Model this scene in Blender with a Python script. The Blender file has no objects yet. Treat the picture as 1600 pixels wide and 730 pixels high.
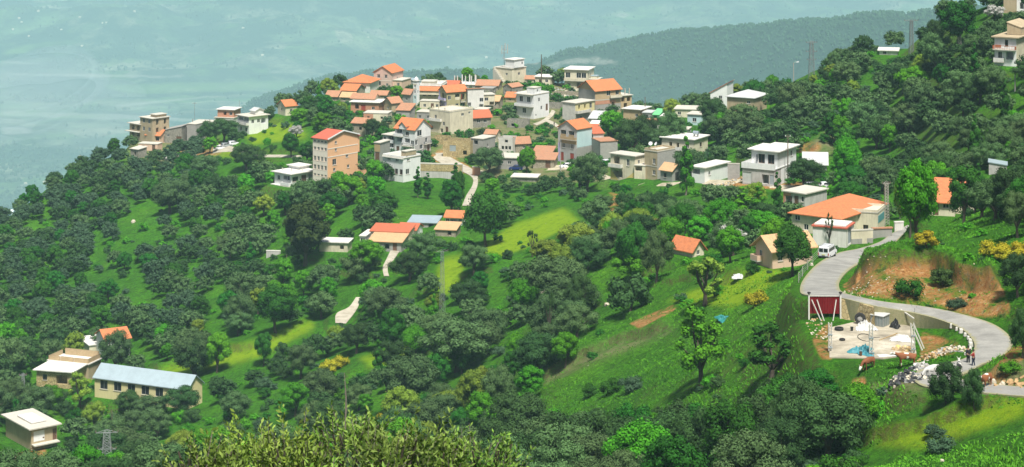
import bpy, math, random
import numpy as np
from mathutils import Vector, Matrix

SC = bpy.context.scene
COL = SC.collection
F, CX0, HY = 3200.0, 800.0, -280.0      # focal length in photo pixels, centre column, horizon row

# ---------------------------------------------------------------- camera, sky, sun, exposure
cam_d = bpy.data.cameras.new('camera')
cam = bpy.data.objects.new('camera', cam_d)
COL.objects.link(cam)
SC.camera = cam
cam.location = (0, 0, 0)
cam.rotation_euler = (math.radians(90), 0, 0)
cam_d.sensor_width = 36.0
cam_d.lens = 36.0 * F / 1600.0
cam_d.shift_y = -(365.0 - HY) / 1600.0
cam_d.clip_start = 0.5
cam_d.clip_end = 30000

SUN_DIR = Vector((0.12, -0.44, 0.89)).normalized()
world = bpy.data.worlds.new('World')
SC.world = world
world.use_nodes = True
wt = world.node_tree
wt.nodes.clear()
sky = wt.nodes.new('ShaderNodeTexSky')
sky.sky_type = 'NISHITA'
sky.sun_disc = False
sky.sun_elevation = math.asin(SUN_DIR.z)
sky.sun_rotation = math.atan2(SUN_DIR.x, SUN_DIR.y)
sky.air_density = 1.0
sky.dust_density = 3.0
sky.ozone_density = 1.0
bgn = wt.nodes.new('ShaderNodeBackground')
bgn.inputs['Strength'].default_value = 0.065
wo = wt.nodes.new('ShaderNodeOutputWorld')
hs = wt.nodes.new('ShaderNodeHueSaturation')      # thin even cloud: the same sky, paler
hs.inputs['Saturation'].default_value = 0.8
wt.links.new(sky.outputs[0], hs.inputs['Color'])
wt.links.new(hs.outputs[0], bgn.inputs[0])
wt.links.new(bgn.outputs[0], wo.inputs[0])
sun_d = bpy.data.lights.new('sun', 'SUN')
sun_d.energy = 4.6
sun_d.angle = math.radians(8)
sun_d.color = (1.0, 0.97, 0.91)
sun = bpy.data.objects.new('sun', sun_d)
COL.objects.link(sun)
sun.rotation_euler = SUN_DIR.to_track_quat('Z', 'Y').to_euler()
SC.view_settings.view_transform = 'Standard'
SC.view_settings.look = 'None'
SC.view_settings.gamma = 1.0
SC.view_settings.exposure = 0.5
SC.render.engine = 'CYCLES'
SC.cycles.max_bounces = 6
SC.cycles.diffuse_bounces = 2
SC.cycles.glossy_bounces = 2
SC.cycles.transmission_bounces = 2
SC.cycles.transparent_max_bounces = 8
SC.cycles.volume_bounces = 0
SC.cycles.use_denoising = True

HAZE_DENSITY = 0.84e-4

# ---------------------------------------------------------------- small helpers
rng = np.random.default_rng(7)
R = random.Random(11)


def pt(px, py, Y):
    return Vector(((px - CX0) / F * Y, Y, -(py - HY) / F * Y))


def tag(o, label=None, cat=None, group=None, kind=None):
    if label: o['label'] = label
    if cat: o['category'] = cat
    if group: o['group'] = group
    if kind: o['kind'] = kind
    return o


def empty(name, loc, rz=0.0, label=None, cat=None, group=None):
    o = bpy.data.objects.new(name, None)
    o.empty_display_size = 0.5
    o.location = loc
    o.rotation_euler = (0, 0, rz)
    COL.objects.link(o)
    return tag(o, label, cat, group)


def np_mesh(name, V, Q, smooth=False):
    """V (n,3), Q (m,4) or (m,3) index arrays"""
    me = bpy.data.meshes.new(name)
    V = np.asarray(V, dtype=np.float32)
    Q = np.asarray(Q, dtype=np.int32)
    k = Q.shape[1]
    me.vertices.add(len(V))
    me.vertices.foreach_set('co', V.ravel())
    me.loops.add(Q.size)
    me.loops.foreach_set('vertex_index', Q.ravel())
    me.polygons.add(len(Q))
    me.polygons.foreach_set('loop_start', np.arange(0, Q.size, k, dtype=np.int32))
    me.polygons.foreach_set('loop_total', np.full(len(Q), k, dtype=np.int32))
    if smooth:
        me.polygons.foreach_set('use_smooth', np.ones(len(Q), dtype=bool))
    me.update(calc_edges=True)
    return me


def mesh_obj(name, me, mat, parent=None, loc=None):
    o = bpy.data.objects.new(name, me)
    if mat is not None and not me.materials:
        me.materials.append(mat)
    COL.objects.link(o)
    if parent is not None: o.parent = parent
    if loc is not None: o.location = loc
    return o


class MB:
    """collects boxes, bars, tubes; build() links them as one mesh object"""
    def __init__(s): s.v, s.f = [], []

    def poly(s, pts):
        n = len(s.v)
        s.v += [tuple(p) for p in pts]
        s.f.append(tuple(range(n, n + len(pts))))

    def raw(s, vs, fs):
        n = len(s.v)
        s.v += [tuple(p) for p in vs]
        s.f += [tuple(i + n for i in f) for f in fs]

    def box(s, x0, x1, y0, y1, z0, z1):
        if x0 > x1: x0, x1 = x1, x0
        if y0 > y1: y0, y1 = y1, y0
        if z0 > z1: z0, z1 = z1, z0
        s.raw([(x0, y0, z0), (x1, y0, z0), (x1, y1, z0), (x0, y1, z0), (x0, y0, z1), (x1, y0, z1), (x1, y1, z1), (x0, y1, z1)],
              [(3, 2, 1, 0), (4, 5, 6, 7), (0, 1, 5, 4), (1, 2, 6, 5), (2, 3, 7, 6), (3, 0, 4, 7)])

    def bar(s, a, b, w, h=None):
        """square bar from a to b"""
        h = h or w
        a, b = Vector(a), Vector(b)
        d = (b - a).normalized()
        up = Vector((0, 0, 1)) if abs(d.z) < 0.95 else Vector((0, 1, 0))
        x = d.cross(up).normalized() * (w / 2)
        y = x.cross(d).normalized() * (h / 2)
        vs = [a - x - y, a + x - y, a + x + y, a - x + y, b - x - y, b + x - y, b + x + y, b - x + y]
        s.raw(vs, [(0, 1, 2, 3), (7, 6, 5, 4), (0, 4, 5, 1), (1, 5, 6, 2), (2, 6, 7, 3), (3, 7, 4, 0)])

    def tube(s, pts, rad, n=7, cap=True):
        pts = [Vector(p) for p in pts]
        rad = rad if isinstance(rad, (list, tuple)) else [rad] * len(pts)
        n0 = len(s.v)
        for i, p in enumerate(pts):
            d = (pts[min(i + 1, len(pts) - 1)] - pts[max(i - 1, 0)]).normalized()
            up = Vector((0, 0, 1)) if abs(d.z) < 0.9 else Vector((1, 0, 0))
            x = d.cross(up).normalized(); y = x.cross(d).normalized()
            for k in range(n):
                a = 2 * math.pi * k / n
                s.v.append(tuple(p + (x * math.cos(a) + y * math.sin(a)) * rad[i]))
        for i in range(len(pts) - 1):
            for k in range(n):
                k2 = (k + 1) % n
                s.f.append((n0 + i * n + k, n0 + i * n + k2, n0 + (i + 1) * n + k2, n0 + (i + 1) * n + k))
        if cap:
            s.f.append(tuple(n0 + k for k in range(n))[::-1])
            s.f.append(tuple(n0 + (len(pts) - 1) * n + k for k in range(n)))

    def lathe(s, prof, n=14, c=(0, 0, 0)):
        n0 = len(s.v)
        for (r, z) in prof:
            for k in range(n):
                a = 2 * math.pi * k / n
                s.v.append((c[0] + r * math.cos(a), c[1] + r * math.sin(a), c[2] + z))
        for i in range(len(prof) - 1):
            for k in range(n):
                k2 = (k + 1) % n
                s.f.append((n0 + i * n + k, n0 + i * n + k2, n0 + (i + 1) * n + k2, n0 + (i + 1) * n + k))
        s.f.append(tuple(n0 + k for k in range(n))[::-1])
        s.f.append(tuple(n0 + (len(prof) - 1) * n + k for k in range(n)))

    def build(s, name, mat, parent=None, loc=None, smooth=False, bevel=0):
        me = bpy.data.meshes.new(name)
        me.from_pydata(s.v, [], s.f)
        me.update()
        if smooth:
            for p in me.polygons: p.use_smooth = True
        o = mesh_obj(name, me, mat, parent, loc)
        if bevel:
            m = o.modifiers.new('bevel', 'BEVEL'); m.width = bevel; m.segments = 2; m.limit_method = 'ANGLE'
        return o


# ---------------------------------------------------------------- materials
MATS = {}


def nodes_of(name):
    m = bpy.data.materials.new(name)
    m.use_nodes = True
    nt = m.node_tree
    bs = nt.nodes['Principled BSDF']
    return m, nt, bs


def N(nt, typ, **kw):
    n = nt.nodes.new(typ)
    for k, v in kw.items():
        if k in n.inputs.keys(): n.inputs[k].default_value = v
        else: setattr(n, k, v)
    return n


def ramp(nt, fac, stops):
    r = nt.nodes.new('ShaderNodeValToRGB')
    e = r.color_ramp.elements
    while len(e) > 1: e.remove(e[-1])
    e[0].position = stops[0][0]; e[0].color = (*stops[0][1], 1)
    for p, c in stops[1:]:
        q = e.new(p); q.color = (*c, 1)
    nt.links.new(fac, r.inputs['Fac'])
    return r.outputs['Color']


def mix(nt, fac, a, b, mode='MIX'):
    m = nt.nodes.new('ShaderNodeMix'); m.data_type = 'RGBA'; m.blend_type = mode
    for sock, val in ((m.inputs[0], fac), (m.inputs[6], a), (m.inputs[7], b)):
        if isinstance(val, (int, float)): sock.default_value = val
        elif isinstance(val, (tuple, list)): sock.default_value = (*val[:3], 1)
        else: nt.links.new(val, sock)
    return m.outputs[2]


def noise(nt, vec, scale, detail=4, rough=0.55, dist=0.0):
    n = N(nt, 'ShaderNodeTexNoise')
    n.inputs['Scale'].default_value = scale; n.inputs['Detail'].default_value = detail
    n.inputs['Roughness'].default_value = rough; n.inputs['Distortion'].default_value = dist
    if vec is not None: nt.links.new(vec, n.inputs['Vector'])
    return n.outputs['Fac']


def mrange(nt, v, a, b, c=0.0, d=1.0):
    n = N(nt, 'ShaderNodeMapRange')
    nt.links.new(v, n.inputs[0])
    for i, x in enumerate((a, b, c, d)): n.inputs[i + 1].default_value = x
    return n.outputs[0]


def math2(nt, op, a, b):
    n = N(nt, 'ShaderNodeMath', operation=op)
    for i, x in enumerate((a, b)):
        if isinstance(x, (int, float)): n.inputs[i].default_value = x
        else: nt.links.new(x, n.inputs[i])
    return n.outputs[0]


def bump(nt, bs, h, strength=0.3, dist=0.05):
    b = N(nt, 'ShaderNodeBump'); b.inputs['Strength'].default_value = strength; b.inputs['Distance'].default_value = dist
    nt.links.new(h, b.inputs['Height']); nt.links.new(b.outputs[0], bs.inputs['Normal'])


def plaster(name, col, grime=0.35, dark=None, rough=0.9):
    """painted or bare render with rain streaks and patches"""
    m, nt, bs = nodes_of(name)
    tc = N(nt, 'ShaderNodeTexCoord')
    oi = N(nt, 'ShaderNodeObjectInfo')
    add = N(nt, 'ShaderNodeVectorMath', operation='ADD')
    nt.links.new(tc.outputs['Object'], add.inputs[0])
    sc = N(nt, 'ShaderNodeVectorMath', operation='SCALE'); sc.inputs['Scale'].default_value = 0.37
    nt.links.new(oi.outputs['Location'], sc.inputs[0]); nt.links.new(sc.outputs[0], add.inputs[1])
    v = add.outputs[0]
    mp = N(nt, 'ShaderNodeMapping'); mp.inputs['Scale'].default_value = (2.2, 2.2, 0.28)
    nt.links.new(v, mp.inputs['Vector'])
    streak = mrange(nt, noise(nt, mp.outputs[0], 1.0, 5, 0.7), 0.48, 0.75)
    patch = mrange(nt, noise(nt, v, 0.35, 5, 0.6), 0.45, 0.7)
    dk = dark or tuple(c * 0.5 * (0.95 + 0.05 * i) for i, c in enumerate(col))
    c = mix(nt, math2(nt, 'MULTIPLY', streak, grime), col, dk)
    c = mix(nt, math2(nt, 'MULTIPLY', patch, grime * 0.7), c, dk)
    fine = noise(nt, v, 6.0, 3)
    c = mix(nt, mrange(nt, fine, 0.3, 0.7, 0.0, 0.12), c, dk)
    nt.links.new(c, bs.inputs['Base Color'])
    bs.inputs['Roughness'].default_value = rough
    bump(nt, bs, fine, 0.15, 0.02)
    MATS[name] = m
    return m


def brickish(name, c1, c2, mortar, bw=0.4, bh=0.2, grime=0.3):
    m, nt, bs = nodes_of(name)
    tc = N(nt, 'ShaderNodeTexCoord')
    # wall-following coordinates: (x+y, z)
    sx = N(nt, 'ShaderNodeSeparateXYZ'); nt.links.new(tc.outputs['Object'], sx.inputs[0])
    cb = N(nt, 'ShaderNodeCombineXYZ')
    nt.links.new(math2(nt, 'ADD', sx.outputs[0], sx.outputs[1]), cb.inputs[0]); nt.links.new(sx.outputs[2], cb.inputs[1])
    b = N(nt, 'ShaderNodeTexBrick'); nt.links.new(cb.outputs[0], b.inputs['Vector'])
    b.inputs['Color1'].default_value = (*c1, 1); b.inputs['Color2'].default_value = (*c2, 1); b.inputs['Mortar'].default_value = (*mortar, 1)
    b.inputs['Scale'].default_value = 1.0; b.inputs['Mortar Size'].default_value = 0.018
    b.inputs['Brick Width'].default_value = bw; b.inputs['Row Height'].default_value = bh
    n = noise(nt, tc.outputs['Object'], 0.5, 5, 0.65)
    c = mix(nt, mrange(nt, n, 0.4, 0.75, 0, grime), b.outputs['Color'], tuple(0.45 * x for x in c1))
    n2 = noise(nt, tc.outputs['Object'], 3.0, 4, 0.7)
    c = mix(nt, mrange(nt, n2, 0.4, 0.7, 0, 0.35), c, c2)
    nt.links.new(c, bs.inputs['Base Color']); bs.inputs['Roughness'].default_value = 0.95
    bump(nt, bs, b.outputs['Fac'], -0.4, 0.02)
    MATS[name] = m
    return m


def stone(name, c1, c2, scale=2.5):
    m, nt, bs = nodes_of(name)
    tc = N(nt, 'ShaderNodeTexCoord')
    v = N(nt, 'ShaderNodeTexVoronoi'); v.inputs['Scale'].default_value = scale
    nt.links.new(tc.outputs['Object'], v.inputs['Vector'])
    w = N(nt, 'ShaderNodeTexVoronoi', feature='DISTANCE_TO_EDGE'); w.inputs['Scale'].default_value = scale
    nt.links.new(tc.outputs['Object'], w.inputs['Vector'])
    sh = N(nt, 'ShaderNodeSeparateColor'); nt.links.new(v.outputs['Color'], sh.inputs[0])
    c = mix(nt, sh.outputs[0], c1, c2)
    c = mix(nt, mrange(nt, w.outputs['Distance'], 0.0, 0.08, 1, 0), c, tuple(x * 0.35 for x in c1))
    n = noise(nt, tc.outputs['Object'], 0.6, 5, 0.6)
    c = mix(nt, mrange(nt, n, 0.45, 0.75, 0, 0.5), c, tuple(x * 0.5 for x in c2))
    nt.links.new(c, bs.inputs['Base Color']); bs.inputs['Roughness'].default_value = 0.95
    bump(nt, bs, w.outputs['Distance'], 0.6, 0.05)
    MATS[name] = m
    return m


def tiles(name, c1, c2, c3, moss=0.2):
    m, nt, bs = nodes_of(name)
    tc = N(nt, 'ShaderNodeTexCoord')
    v = tc.outputs['Object']
    w = N(nt, 'ShaderNodeTexVoronoi'); w.inputs['Scale'].default_value = 3.4
    nt.links.new(v, w.inputs['Vector'])
    sh = N(nt, 'ShaderNodeSeparateColor'); nt.links.new(w.outputs['Color'], sh.inputs[0])
    c = mix(nt, sh.outputs[0], c1, c2)
    c = mix(nt, mrange(nt, noise(nt, v, 0.9, 5, 0.7), 0.42, 0.72, 0, moss), c, c3)
    sx = N(nt, 'ShaderNodeSeparateXYZ'); nt.links.new(v, sx.inputs[0])
    wv = math2(nt, 'SINE', math2(nt, 'MULTIPLY', sx.outputs[2], 2 * math.pi / 0.16), 0)
    wx = math2(nt, 'SINE', math2(nt, 'MULTIPLY', math2(nt, 'ADD', sx.outputs[0], sx.outputs[1]), 2 * math.pi / 0.3), 0)
    h = math2(nt, 'ADD', math2(nt, 'MULTIPLY', wv, 0.3), wx)
    c = mix(nt, mrange(nt, wx, 0.2, 1.0, 0.0, 0.25), c, tuple(x * 0.45 for x in c2))
    nt.links.new(c, bs.inputs['Base Color']); bs.inputs['Roughness'].default_value = 0.85
    bump(nt, bs, h, 0.5, 0.04)
    MATS[name] = m
    return m


def plain(name, col, rough=0.6, metal=0.0, var=0.2, scale=2.0):
    m, nt, bs = nodes_of(name)
    tc = N(nt, 'ShaderNodeTexCoord')
    n = noise(nt, tc.outputs['Object'], scale, 4, 0.6)
    c = mix(nt, mrange(nt, n, 0.35, 0.7, 0, var), col, tuple(x * 0.45 for x in col))
    nt.links.new(c, bs.inputs['Base Color'])
    bs.inputs['Roughness'].default_value = rough; bs.inputs['Metallic'].default_value = metal
    MATS[name] = m
    return m


plaster('white', (0.76, 0.74, 0.68), 0.6, (0.42, 0.41, 0.36))
plaster('fresh_white', (0.80, 0.80, 0.77), 0.35)
plaster('cream', (0.70, 0.64, 0.47), 0.7, (0.36, 0.32, 0.23))
plaster('pale_yellow', (0.68, 0.60, 0.30), 0.25)
plaster('yellow', (0.72, 0.55, 0.20), 0.25)
plaster('peach', (0.72, 0.50, 0.36), 0.3)
plaster('orange_wall', (0.80, 0.46, 0.25), 0.2, (0.55, 0.27, 0.13))
plaster('cream_side', (0.80, 0.72, 0.60), 0.2, (0.5, 0.42, 0.34))
plaster('pink', (0.62, 0.44, 0.36), 0.3)
plaster('lavender', (0.52, 0.46, 0.66), 0.25)
plaster('pale_blue', (0.50, 0.66, 0.66), 0.25)
plaster('olive_cream', (0.42, 0.38, 0.20), 0.3)
plaster('grey', (0.33, 0.32, 0.29), 0.5, (0.17, 0.165, 0.15))
plaster('light_grey', (0.50, 0.48, 0.45), 0.7, (0.25, 0.245, 0.22))
plaster('tan', (0.46, 0.37, 0.23), 0.6, (0.25, 0.19, 0.12))
plaster('slab', (0.54, 0.51, 0.43), 0.6, (0.36, 0.34, 0.28))
plaster('white_slab', (0.70, 0.68, 0.62), 0.7, (0.42, 0.40, 0.35))
brickish('cinder', (0.34, 0.33, 0.30), (0.42, 0.40, 0.36), (0.24, 0.23, 0.21), 0.5, 0.25)
brickish('brick', (0.50, 0.20, 0.11), (0.60, 0.27, 0.15), (0.34, 0.28, 0.22), 0.35, 0.2, 0.25)
brickish('tan_brick', (0.46, 0.33, 0.17), (0.54, 0.40, 0.22), (0.34, 0.28, 0.2), 0.4, 0.22)
stone('rubble_stone', (0.30, 0.26, 0.19), (0.42, 0.37, 0.27))
stone('ochre_stone', (0.40, 0.30, 0.13), (0.52, 0.42, 0.22), 2.0)
stone('grey_stone', (0.24, 0.23, 0.19), (0.36, 0.34, 0.28))
tiles('orange_tile', (0.62, 0.21, 0.075), (0.50, 0.16, 0.06), (0.34, 0.15, 0.08), 0.3)
tiles('red_tile', (0.56, 0.14, 0.06), (0.46, 0.12, 0.055), (0.32, 0.14, 0.08), 0.3)
tiles('old_tile', (0.50, 0.24, 0.13), (0.40, 0.19, 0.11), (0.30, 0.21, 0.12), 0.55)
tiles('tan_tile', (0.66, 0.40, 0.20), (0.56, 0.33, 0.17), (0.36, 0.27, 0.16), 0.4)
plain('red_roof', (0.50, 0.115, 0.065), 0.7)
plain('metal_roof', (0.42, 0.52, 0.55), 0.45, 0.3, 0.25, 0.6)
plain('pale_metal', (0.62, 0.63, 0.6), 0.5, 0.2, 0.3, 0.6)
plain('rust_metal', (0.36, 0.16, 0.08), 0.8, 0, 0.5)
plain('dark_glass', (0.022, 0.026, 0.03), 0.15, 0, 0.3)
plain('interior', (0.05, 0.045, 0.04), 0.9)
plain('frame_white', (0.72, 0.71, 0.67), 0.5)
plain('frame_brown', (0.16, 0.08, 0.045), 0.6)
plain('door_brown', (0.14, 0.07, 0.04), 0.6)
plain('door_red', (0.34, 0.05, 0.03), 0.6)
plain('door_grey', (0.30, 0.34, 0.36), 0.55)
plain('door_teal', (0.10, 0.30, 0.32), 0.55)
plain('rail_metal', (0.30, 0.31, 0.31), 0.5, 0.4)
plain('rust_rail', (0.40, 0.13, 0.06), 0.7)
plain('galvanised', (0.42, 0.44, 0.43), 0.5, 0.5)
plain('pole_concrete', (0.40, 0.38, 0.33), 0.9)
plain('pole_wood', (0.13, 0.10, 0.07), 0.9)
plain('white_paint', (0.78, 0.78, 0.76), 0.35, 0, 0.1)
plain('tank_metal', (0.45, 0.52, 0.56), 0.35, 0.5)
plain('blue_plastic', (0.04, 0.13, 0.42), 0.4)
plain('teal_tarp', (0.02, 0.22, 0.20), 0.6, 0, 0.5, 1.0)
plain('cyan_tarp', (0.05, 0.24, 0.28), 0.6, 0, 0.5, 1.0)
plain('white_sheet', (0.60, 0.59, 0.55), 0.8, 0, 0.3, 1.5)
plain('crimson_sheet', (0.25, 0.010, 0.014), 0.5, 0, 0.45, 1.2)
plain('rubber', (0.022, 0.021, 0.02), 0.8)
plain('black_plastic', (0.02, 0.02, 0.02), 0.5)
plain('container_grey', (0.26, 0.30, 0.29), 0.5, 0.2, 0.3)
plain('green_sheet', (0.16, 0.55, 0.22), 0.6)
plain('timber', (0.40, 0.29, 0.15), 0.85)
plain('limewash', (0.62, 0.60, 0.53), 0.9, 0, 0.4, 1.0)
plain('bark', (0.085, 0.065, 0.045), 0.95, 0, 0.5, 3.0)
plain('pale_bark', (0.22, 0.19, 0.15), 0.95, 0, 0.5, 3.0)
M = MATS

# ---------------------------------------------------------------- terrain height field on a (u = X/Y, Y) fan
TAB = {   # photo column: (photo row, distance) of the ground, nearest first; the last pair is the crest
 -450: [(720, 320), (600, 400), (500, 470), (430, 540)],
 -200: [(720, 340), (600, 425), (500, 490), (440, 580)],
 0:    [(720, 372), (650, 405), (600, 435), (500, 495), (420, 560), (352, 640)],
 100:  [(740, 362), (690, 395), (600, 440), (500, 500), (400, 585), (330, 640), (278, 675)],
 200:  [(720, 372), (640, 415), (500, 490), (400, 560), (300, 640), (247, 690), (232, 705)],
 300:  [(720, 362), (600, 420), (500, 475), (400, 540), (300, 620), (245, 685), (215, 740)],
 400:  [(720, 350), (600, 405), (500, 455), (400, 520), (300, 592), (245, 645), (225, 680), (198, 735)],
 500:  [(720, 335), (600, 390), (500, 445), (400, 500), (300, 562), (250, 600), (200, 650), (165, 710), (152, 745)],
 600:  [(720, 322), (600, 378), (500, 425), (400, 475), (330, 520), (286, 560), (230, 620), (180, 680), (150, 730), (136, 760)],
 700:  [(720, 305), (600, 362), (500, 408), (400, 460), (350, 500), (285, 565), (250, 605), (200, 650), (160, 705), (136, 762)],
 800:  [(720, 285), (600, 335), (500, 385), (400, 440), (350, 480), (300, 530), (268, 580), (230, 620), (200, 660), (160, 705), (128, 762)],
 900:  [(720, 265), (600, 305), (500, 350), (400, 410), (340, 460), (300, 510), (265, 570), (210, 640), (170, 690), (150, 730), (128, 770)],
 1000: [(720, 245), (600, 285), (500, 330), (400, 385), (340, 440), (292, 505), (260, 545), (225, 600), (188, 680)],
 1100: [(720, 225), (600, 262), (500, 300), (420, 340), (340, 415), (288, 475), (255, 515), (200, 585), (170, 660)],
 1200: [(720, 205), (600, 240), (500, 275), (430, 312), (350, 370), (300, 430), (280, 455), (230, 505), (180, 560), (148, 620)],
 1300: [(720, 190), (600, 212), (560, 220), (500, 233), (450, 262), (405, 312), (380, 335), (340, 370), (300, 430), (260, 460), (200, 505), (130, 560), (98, 600)],
 1400: [(720, 178), (620, 196), (560, 214), (500, 232), (485, 236), (460, 242), (428, 250), (400, 290), (378, 338), (340, 375), (300, 412), (250, 450), (200, 485), (130, 530), (80, 580)],
 1500: [(720, 170), (615, 185), (575, 197), (545, 207), (505, 226), (480, 232), (440, 241), (400, 262), (360, 290), (320, 340), (280, 380), (240, 400), (150, 450), (60, 500), (22, 525)],
 1600: [(720, 165), (625, 178), (600, 184), (560, 194), (520, 208), (470, 222), (400, 240), (350, 270), (300, 320), (240, 360), (150, 410), (90, 440), (30, 480), (-15, 520)],
 1800: [(720, 155), (600, 178), (500, 205), (400, 235), (300, 300), (200, 355), (100, 420), (0, 480), (-60, 540)],
 2200: [(720, 140), (600, 165), (400, 225), (200, 330), (0, 440), (-100, 540)],
}
YS = np.concatenate([np.geomspace(4, 100, 50)[:-1], np.geomspace(100, 165, 50)[:-1], np.geomspace(165, 790, 760)[:-1], np.geomspace(790, 1500, 50)])
US = np.concatenate([np.linspace(-0.40, -0.27, 60)[:-1], np.linspace(-0.27, 0.27, 860)[:-1], np.linspace(0.27, 0.42, 60)])
NU, NY = len(US), len(YS)


def gauss_blur(A, sig, axis):
    r = int(sig * 3) + 1
    k = np.exp(-0.5 * (np.arange(-r, r + 1) / sig) ** 2); k /= k.sum()
    pad = [(0, 0)] * A.ndim; pad[axis] = (r, r)
    P = np.pad(A, pad, mode='edge')
    out = np.zeros_like(A)
    n = A.shape[axis]
    for i, w in enumerate(k):
        out += w * (P[i:i + n] if axis == 0 else P[:, i:i + n])
    return out


def vnoise(x, y, seed=0):
    xi, yi = np.floor(x).astype(np.int64), np.floor(y).astype(np.int64)
    xf, yf = x - xi, y - yi
    xf = xf * xf * (3 - 2 * xf); yf = yf * yf * (3 - 2 * yf)

    def h(a, b):
        n = (a * 374761393 + b * 668265263 + seed * 974634777) & 0xffffffff
        n = ((n ^ (n >> 13)) * 1274126177) & 0xffffffff
        return ((n ^ (n >> 16)) & 0xffff) / 65535.0
    return (h(xi, yi) * (1 - xf) * (1 - yf) + h(xi + 1, yi) * xf * (1 - yf) + h(xi, yi + 1) * (1 - xf) * yf + h(xi + 1, yi + 1) * xf * yf) * 2 - 1


def fbm(x, y, wl, octs=4, seed=0, gain=0.5):
    s, a = 0, 1.0
    for o in range(octs):
        s = s + a * vnoise(x / wl + o * 17.3, y / wl - o * 9.1, seed + o)
        wl /= 2.03; a *= gain
    return s


def build_table():
    cols = sorted(TAB)
    S = np.linspace(0, 1, 500)                       # Y / crest distance
    T, YC = [], []
    for c in cols:
        p = TAB[c]
        yc = p[-1][1]
        ys = [3.0, 30.0, 110.0] + [q[1] for q in p]
        t110 = 0.372
        ts = [0.62, 0.44, t110] + [(q[0] - HY) / F for q in p]
        if c >= 1300: ts[2] = 0.352
        t = np.interp(np.log(np.maximum(S * yc, 3)), np.log(ys), ts)
        T.append(t); YC.append(yc)
    T = np.array(T); YC = np.array(YC, float)
    upx = CX0 + F * US
    yc_u = np.interp(upx, cols, YC)
    yc_u = gauss_blur(yc_u[None, :], 8, 1)[0]
    Tu = np.array([np.interp(upx, cols, T[:, j]) for j in range(len(S))])     # (S, U)
    Tu = gauss_blur(Tu, 9, 1)
    Z = np.zeros((NY, NU))
    for i in range(NU):
        s = YS / yc_u[i]
        t = np.interp(s, S, Tu[:, i])
        z = -t * YS
        zc = -Tu[-1, i] * yc_u[i]
        over = np.maximum(YS - yc_u[i], 0)
        z = np.where(YS > yc_u[i], zc - over * 0.55 * (over / (over + 25)), z)
        Z[:, i] = z
    Z = gauss_blur(Z, 4, 0)
    return Z, yc_u


Z0, YC_U = build_table()
UU, YY = np.meshgrid(US, YS)
XX = UU * YY
PXg = CX0 + F * UU


def bil(Z, x, y):
    """sample a grid at world points"""
    u = np.asarray(x, float) / np.asarray(y, float)
    fi = np.interp(u, US, np.arange(NU)); fj = np.interp(y, YS, np.arange(NY))
    i0 = np.clip(fi.astype(int), 0, NU - 2); j0 = np.clip(fj.astype(int), 0, NY - 2)
    a, b = fi - i0, fj - j0
    return (Z[j0, i0] * (1 - a) * (1 - b) + Z[j0, i0 + 1] * a * (1 - b) + Z[j0 + 1, i0] * (1 - a) * b + Z[j0 + 1, i0 + 1] * a * b)


def cast(px, py, Z=None):
    """where the ray through a photo pixel first meets the height field"""
    Z = ZT if Z is None else Z
    u = (px - CX0) / F
    fi = float(np.interp(u, US, np.arange(NU))); i0 = min(int(fi), NU - 2); a = fi - i0
    z = Z[:, i0] * (1 - a) + Z[:, i0 + 1] * a
    d = z + (py - HY) / F * YS
    k = np.nonzero((d[1:] >= 0) & (d[:-1] < 0))[0]
    if len(k) == 0:
        k = int(np.argmax(z / YS)); return Vector((u * YS[k], YS[k], z[k]))
    k = k[0]
    w = -d[k] / (d[k + 1] - d[k])
    Y = YS[k] + w * (YS[k + 1] - YS[k])
    return Vector((u * Y, Y, z[k] + w * (z[k + 1] - z[k])))


def smooth_line(P, k=4):
    """Catmull-Rom through the points"""
    out = []
    P = [Vector(p) for p in P]
    for i in range(len(P) - 1):
        p0, p1, p2, p3 = P[max(i - 1, 0)], P[i], P[i + 1], P[min(i + 2, len(P) - 1)]
        for s in range(k):
            t = s / k
            out.append(0.5 * ((2 * p1) + (p2 - p0) * t + (2 * p0 - 5 * p1 + 4 * p2 - p3) * t * t + (3 * p1 - p0 - 3 * p2 + p3) * t ** 3))
    out.append(P[-1])
    return out


# pull the smooth ground towards what the road, the platform and the yards need
main_l = [(1418, 352), (1392, 366), (1375, 378), (1345, 388), (1308, 396), (1278, 412), (1256, 436), (1250, 455), (1262, 462), (1312, 466), (1362, 478), (1428, 490), (1470, 501), (1504, 516), (1521, 534), (1521, 548), (1508, 560), (1478, 568), (1442, 577), (1425, 588), (1431, 598), (1450, 606), (1500, 612), (1560, 617), (1625, 622)]
main_r = [(1428, 356), (1410, 368), (1400, 378), (1385, 388), (1362, 402), (1330, 420), (1313, 438), (1312, 452), (1322, 459), (1345, 465), (1382, 472), (1442, 479), (1498, 490), (1550, 506), (1577, 525), (1582, 540), (1566, 557), (1535, 570), (1518, 580), (1500, 588), (1500, 592), (1510, 594), (1530, 597), (1565, 602), (1625, 607)]
main_z = [-69.5, -69.7, -68.9, -68.3, -67.4, -65.2, -61.6, -58.4, -56.2, -54.4, -54.5, -55.0, -54.9, -54.7, -54.35, -54.1, -53.8, -53.4, -53.1, -52.8, -52.4, -52.1, -51.7, -51.3, -50.9]
PZ = -56.4
fixes = []
for a, b, z in zip(smooth_line([(*p, 0) for p in main_l], 3), smooth_line([(*p, 0) for p in main_r], 3), smooth_line([(z, 0, 0) for z in main_z], 3)):
    for f in (0.0, 0.5, 1.0):
        px, py = a.x + (b.x - a.x) * f, a.y + (b.y - a.y) * f
        Y = -z.x / ((py - HY) / F); fixes.append(((px - CX0) / F * Y, Y, z.x))
for px in (1300, 1330, 1360, 1390, 1420):
    for py in (512, 524, 536, 548, 556):
        Y = -PZ / ((py - HY) / F); fixes.append(((px - CX0) / F * Y, Y, PZ))
fx = np.array(fixes)
dz = fx[:, 2] - bil(Z0, fx[:, 0], fx[:, 1])
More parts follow.
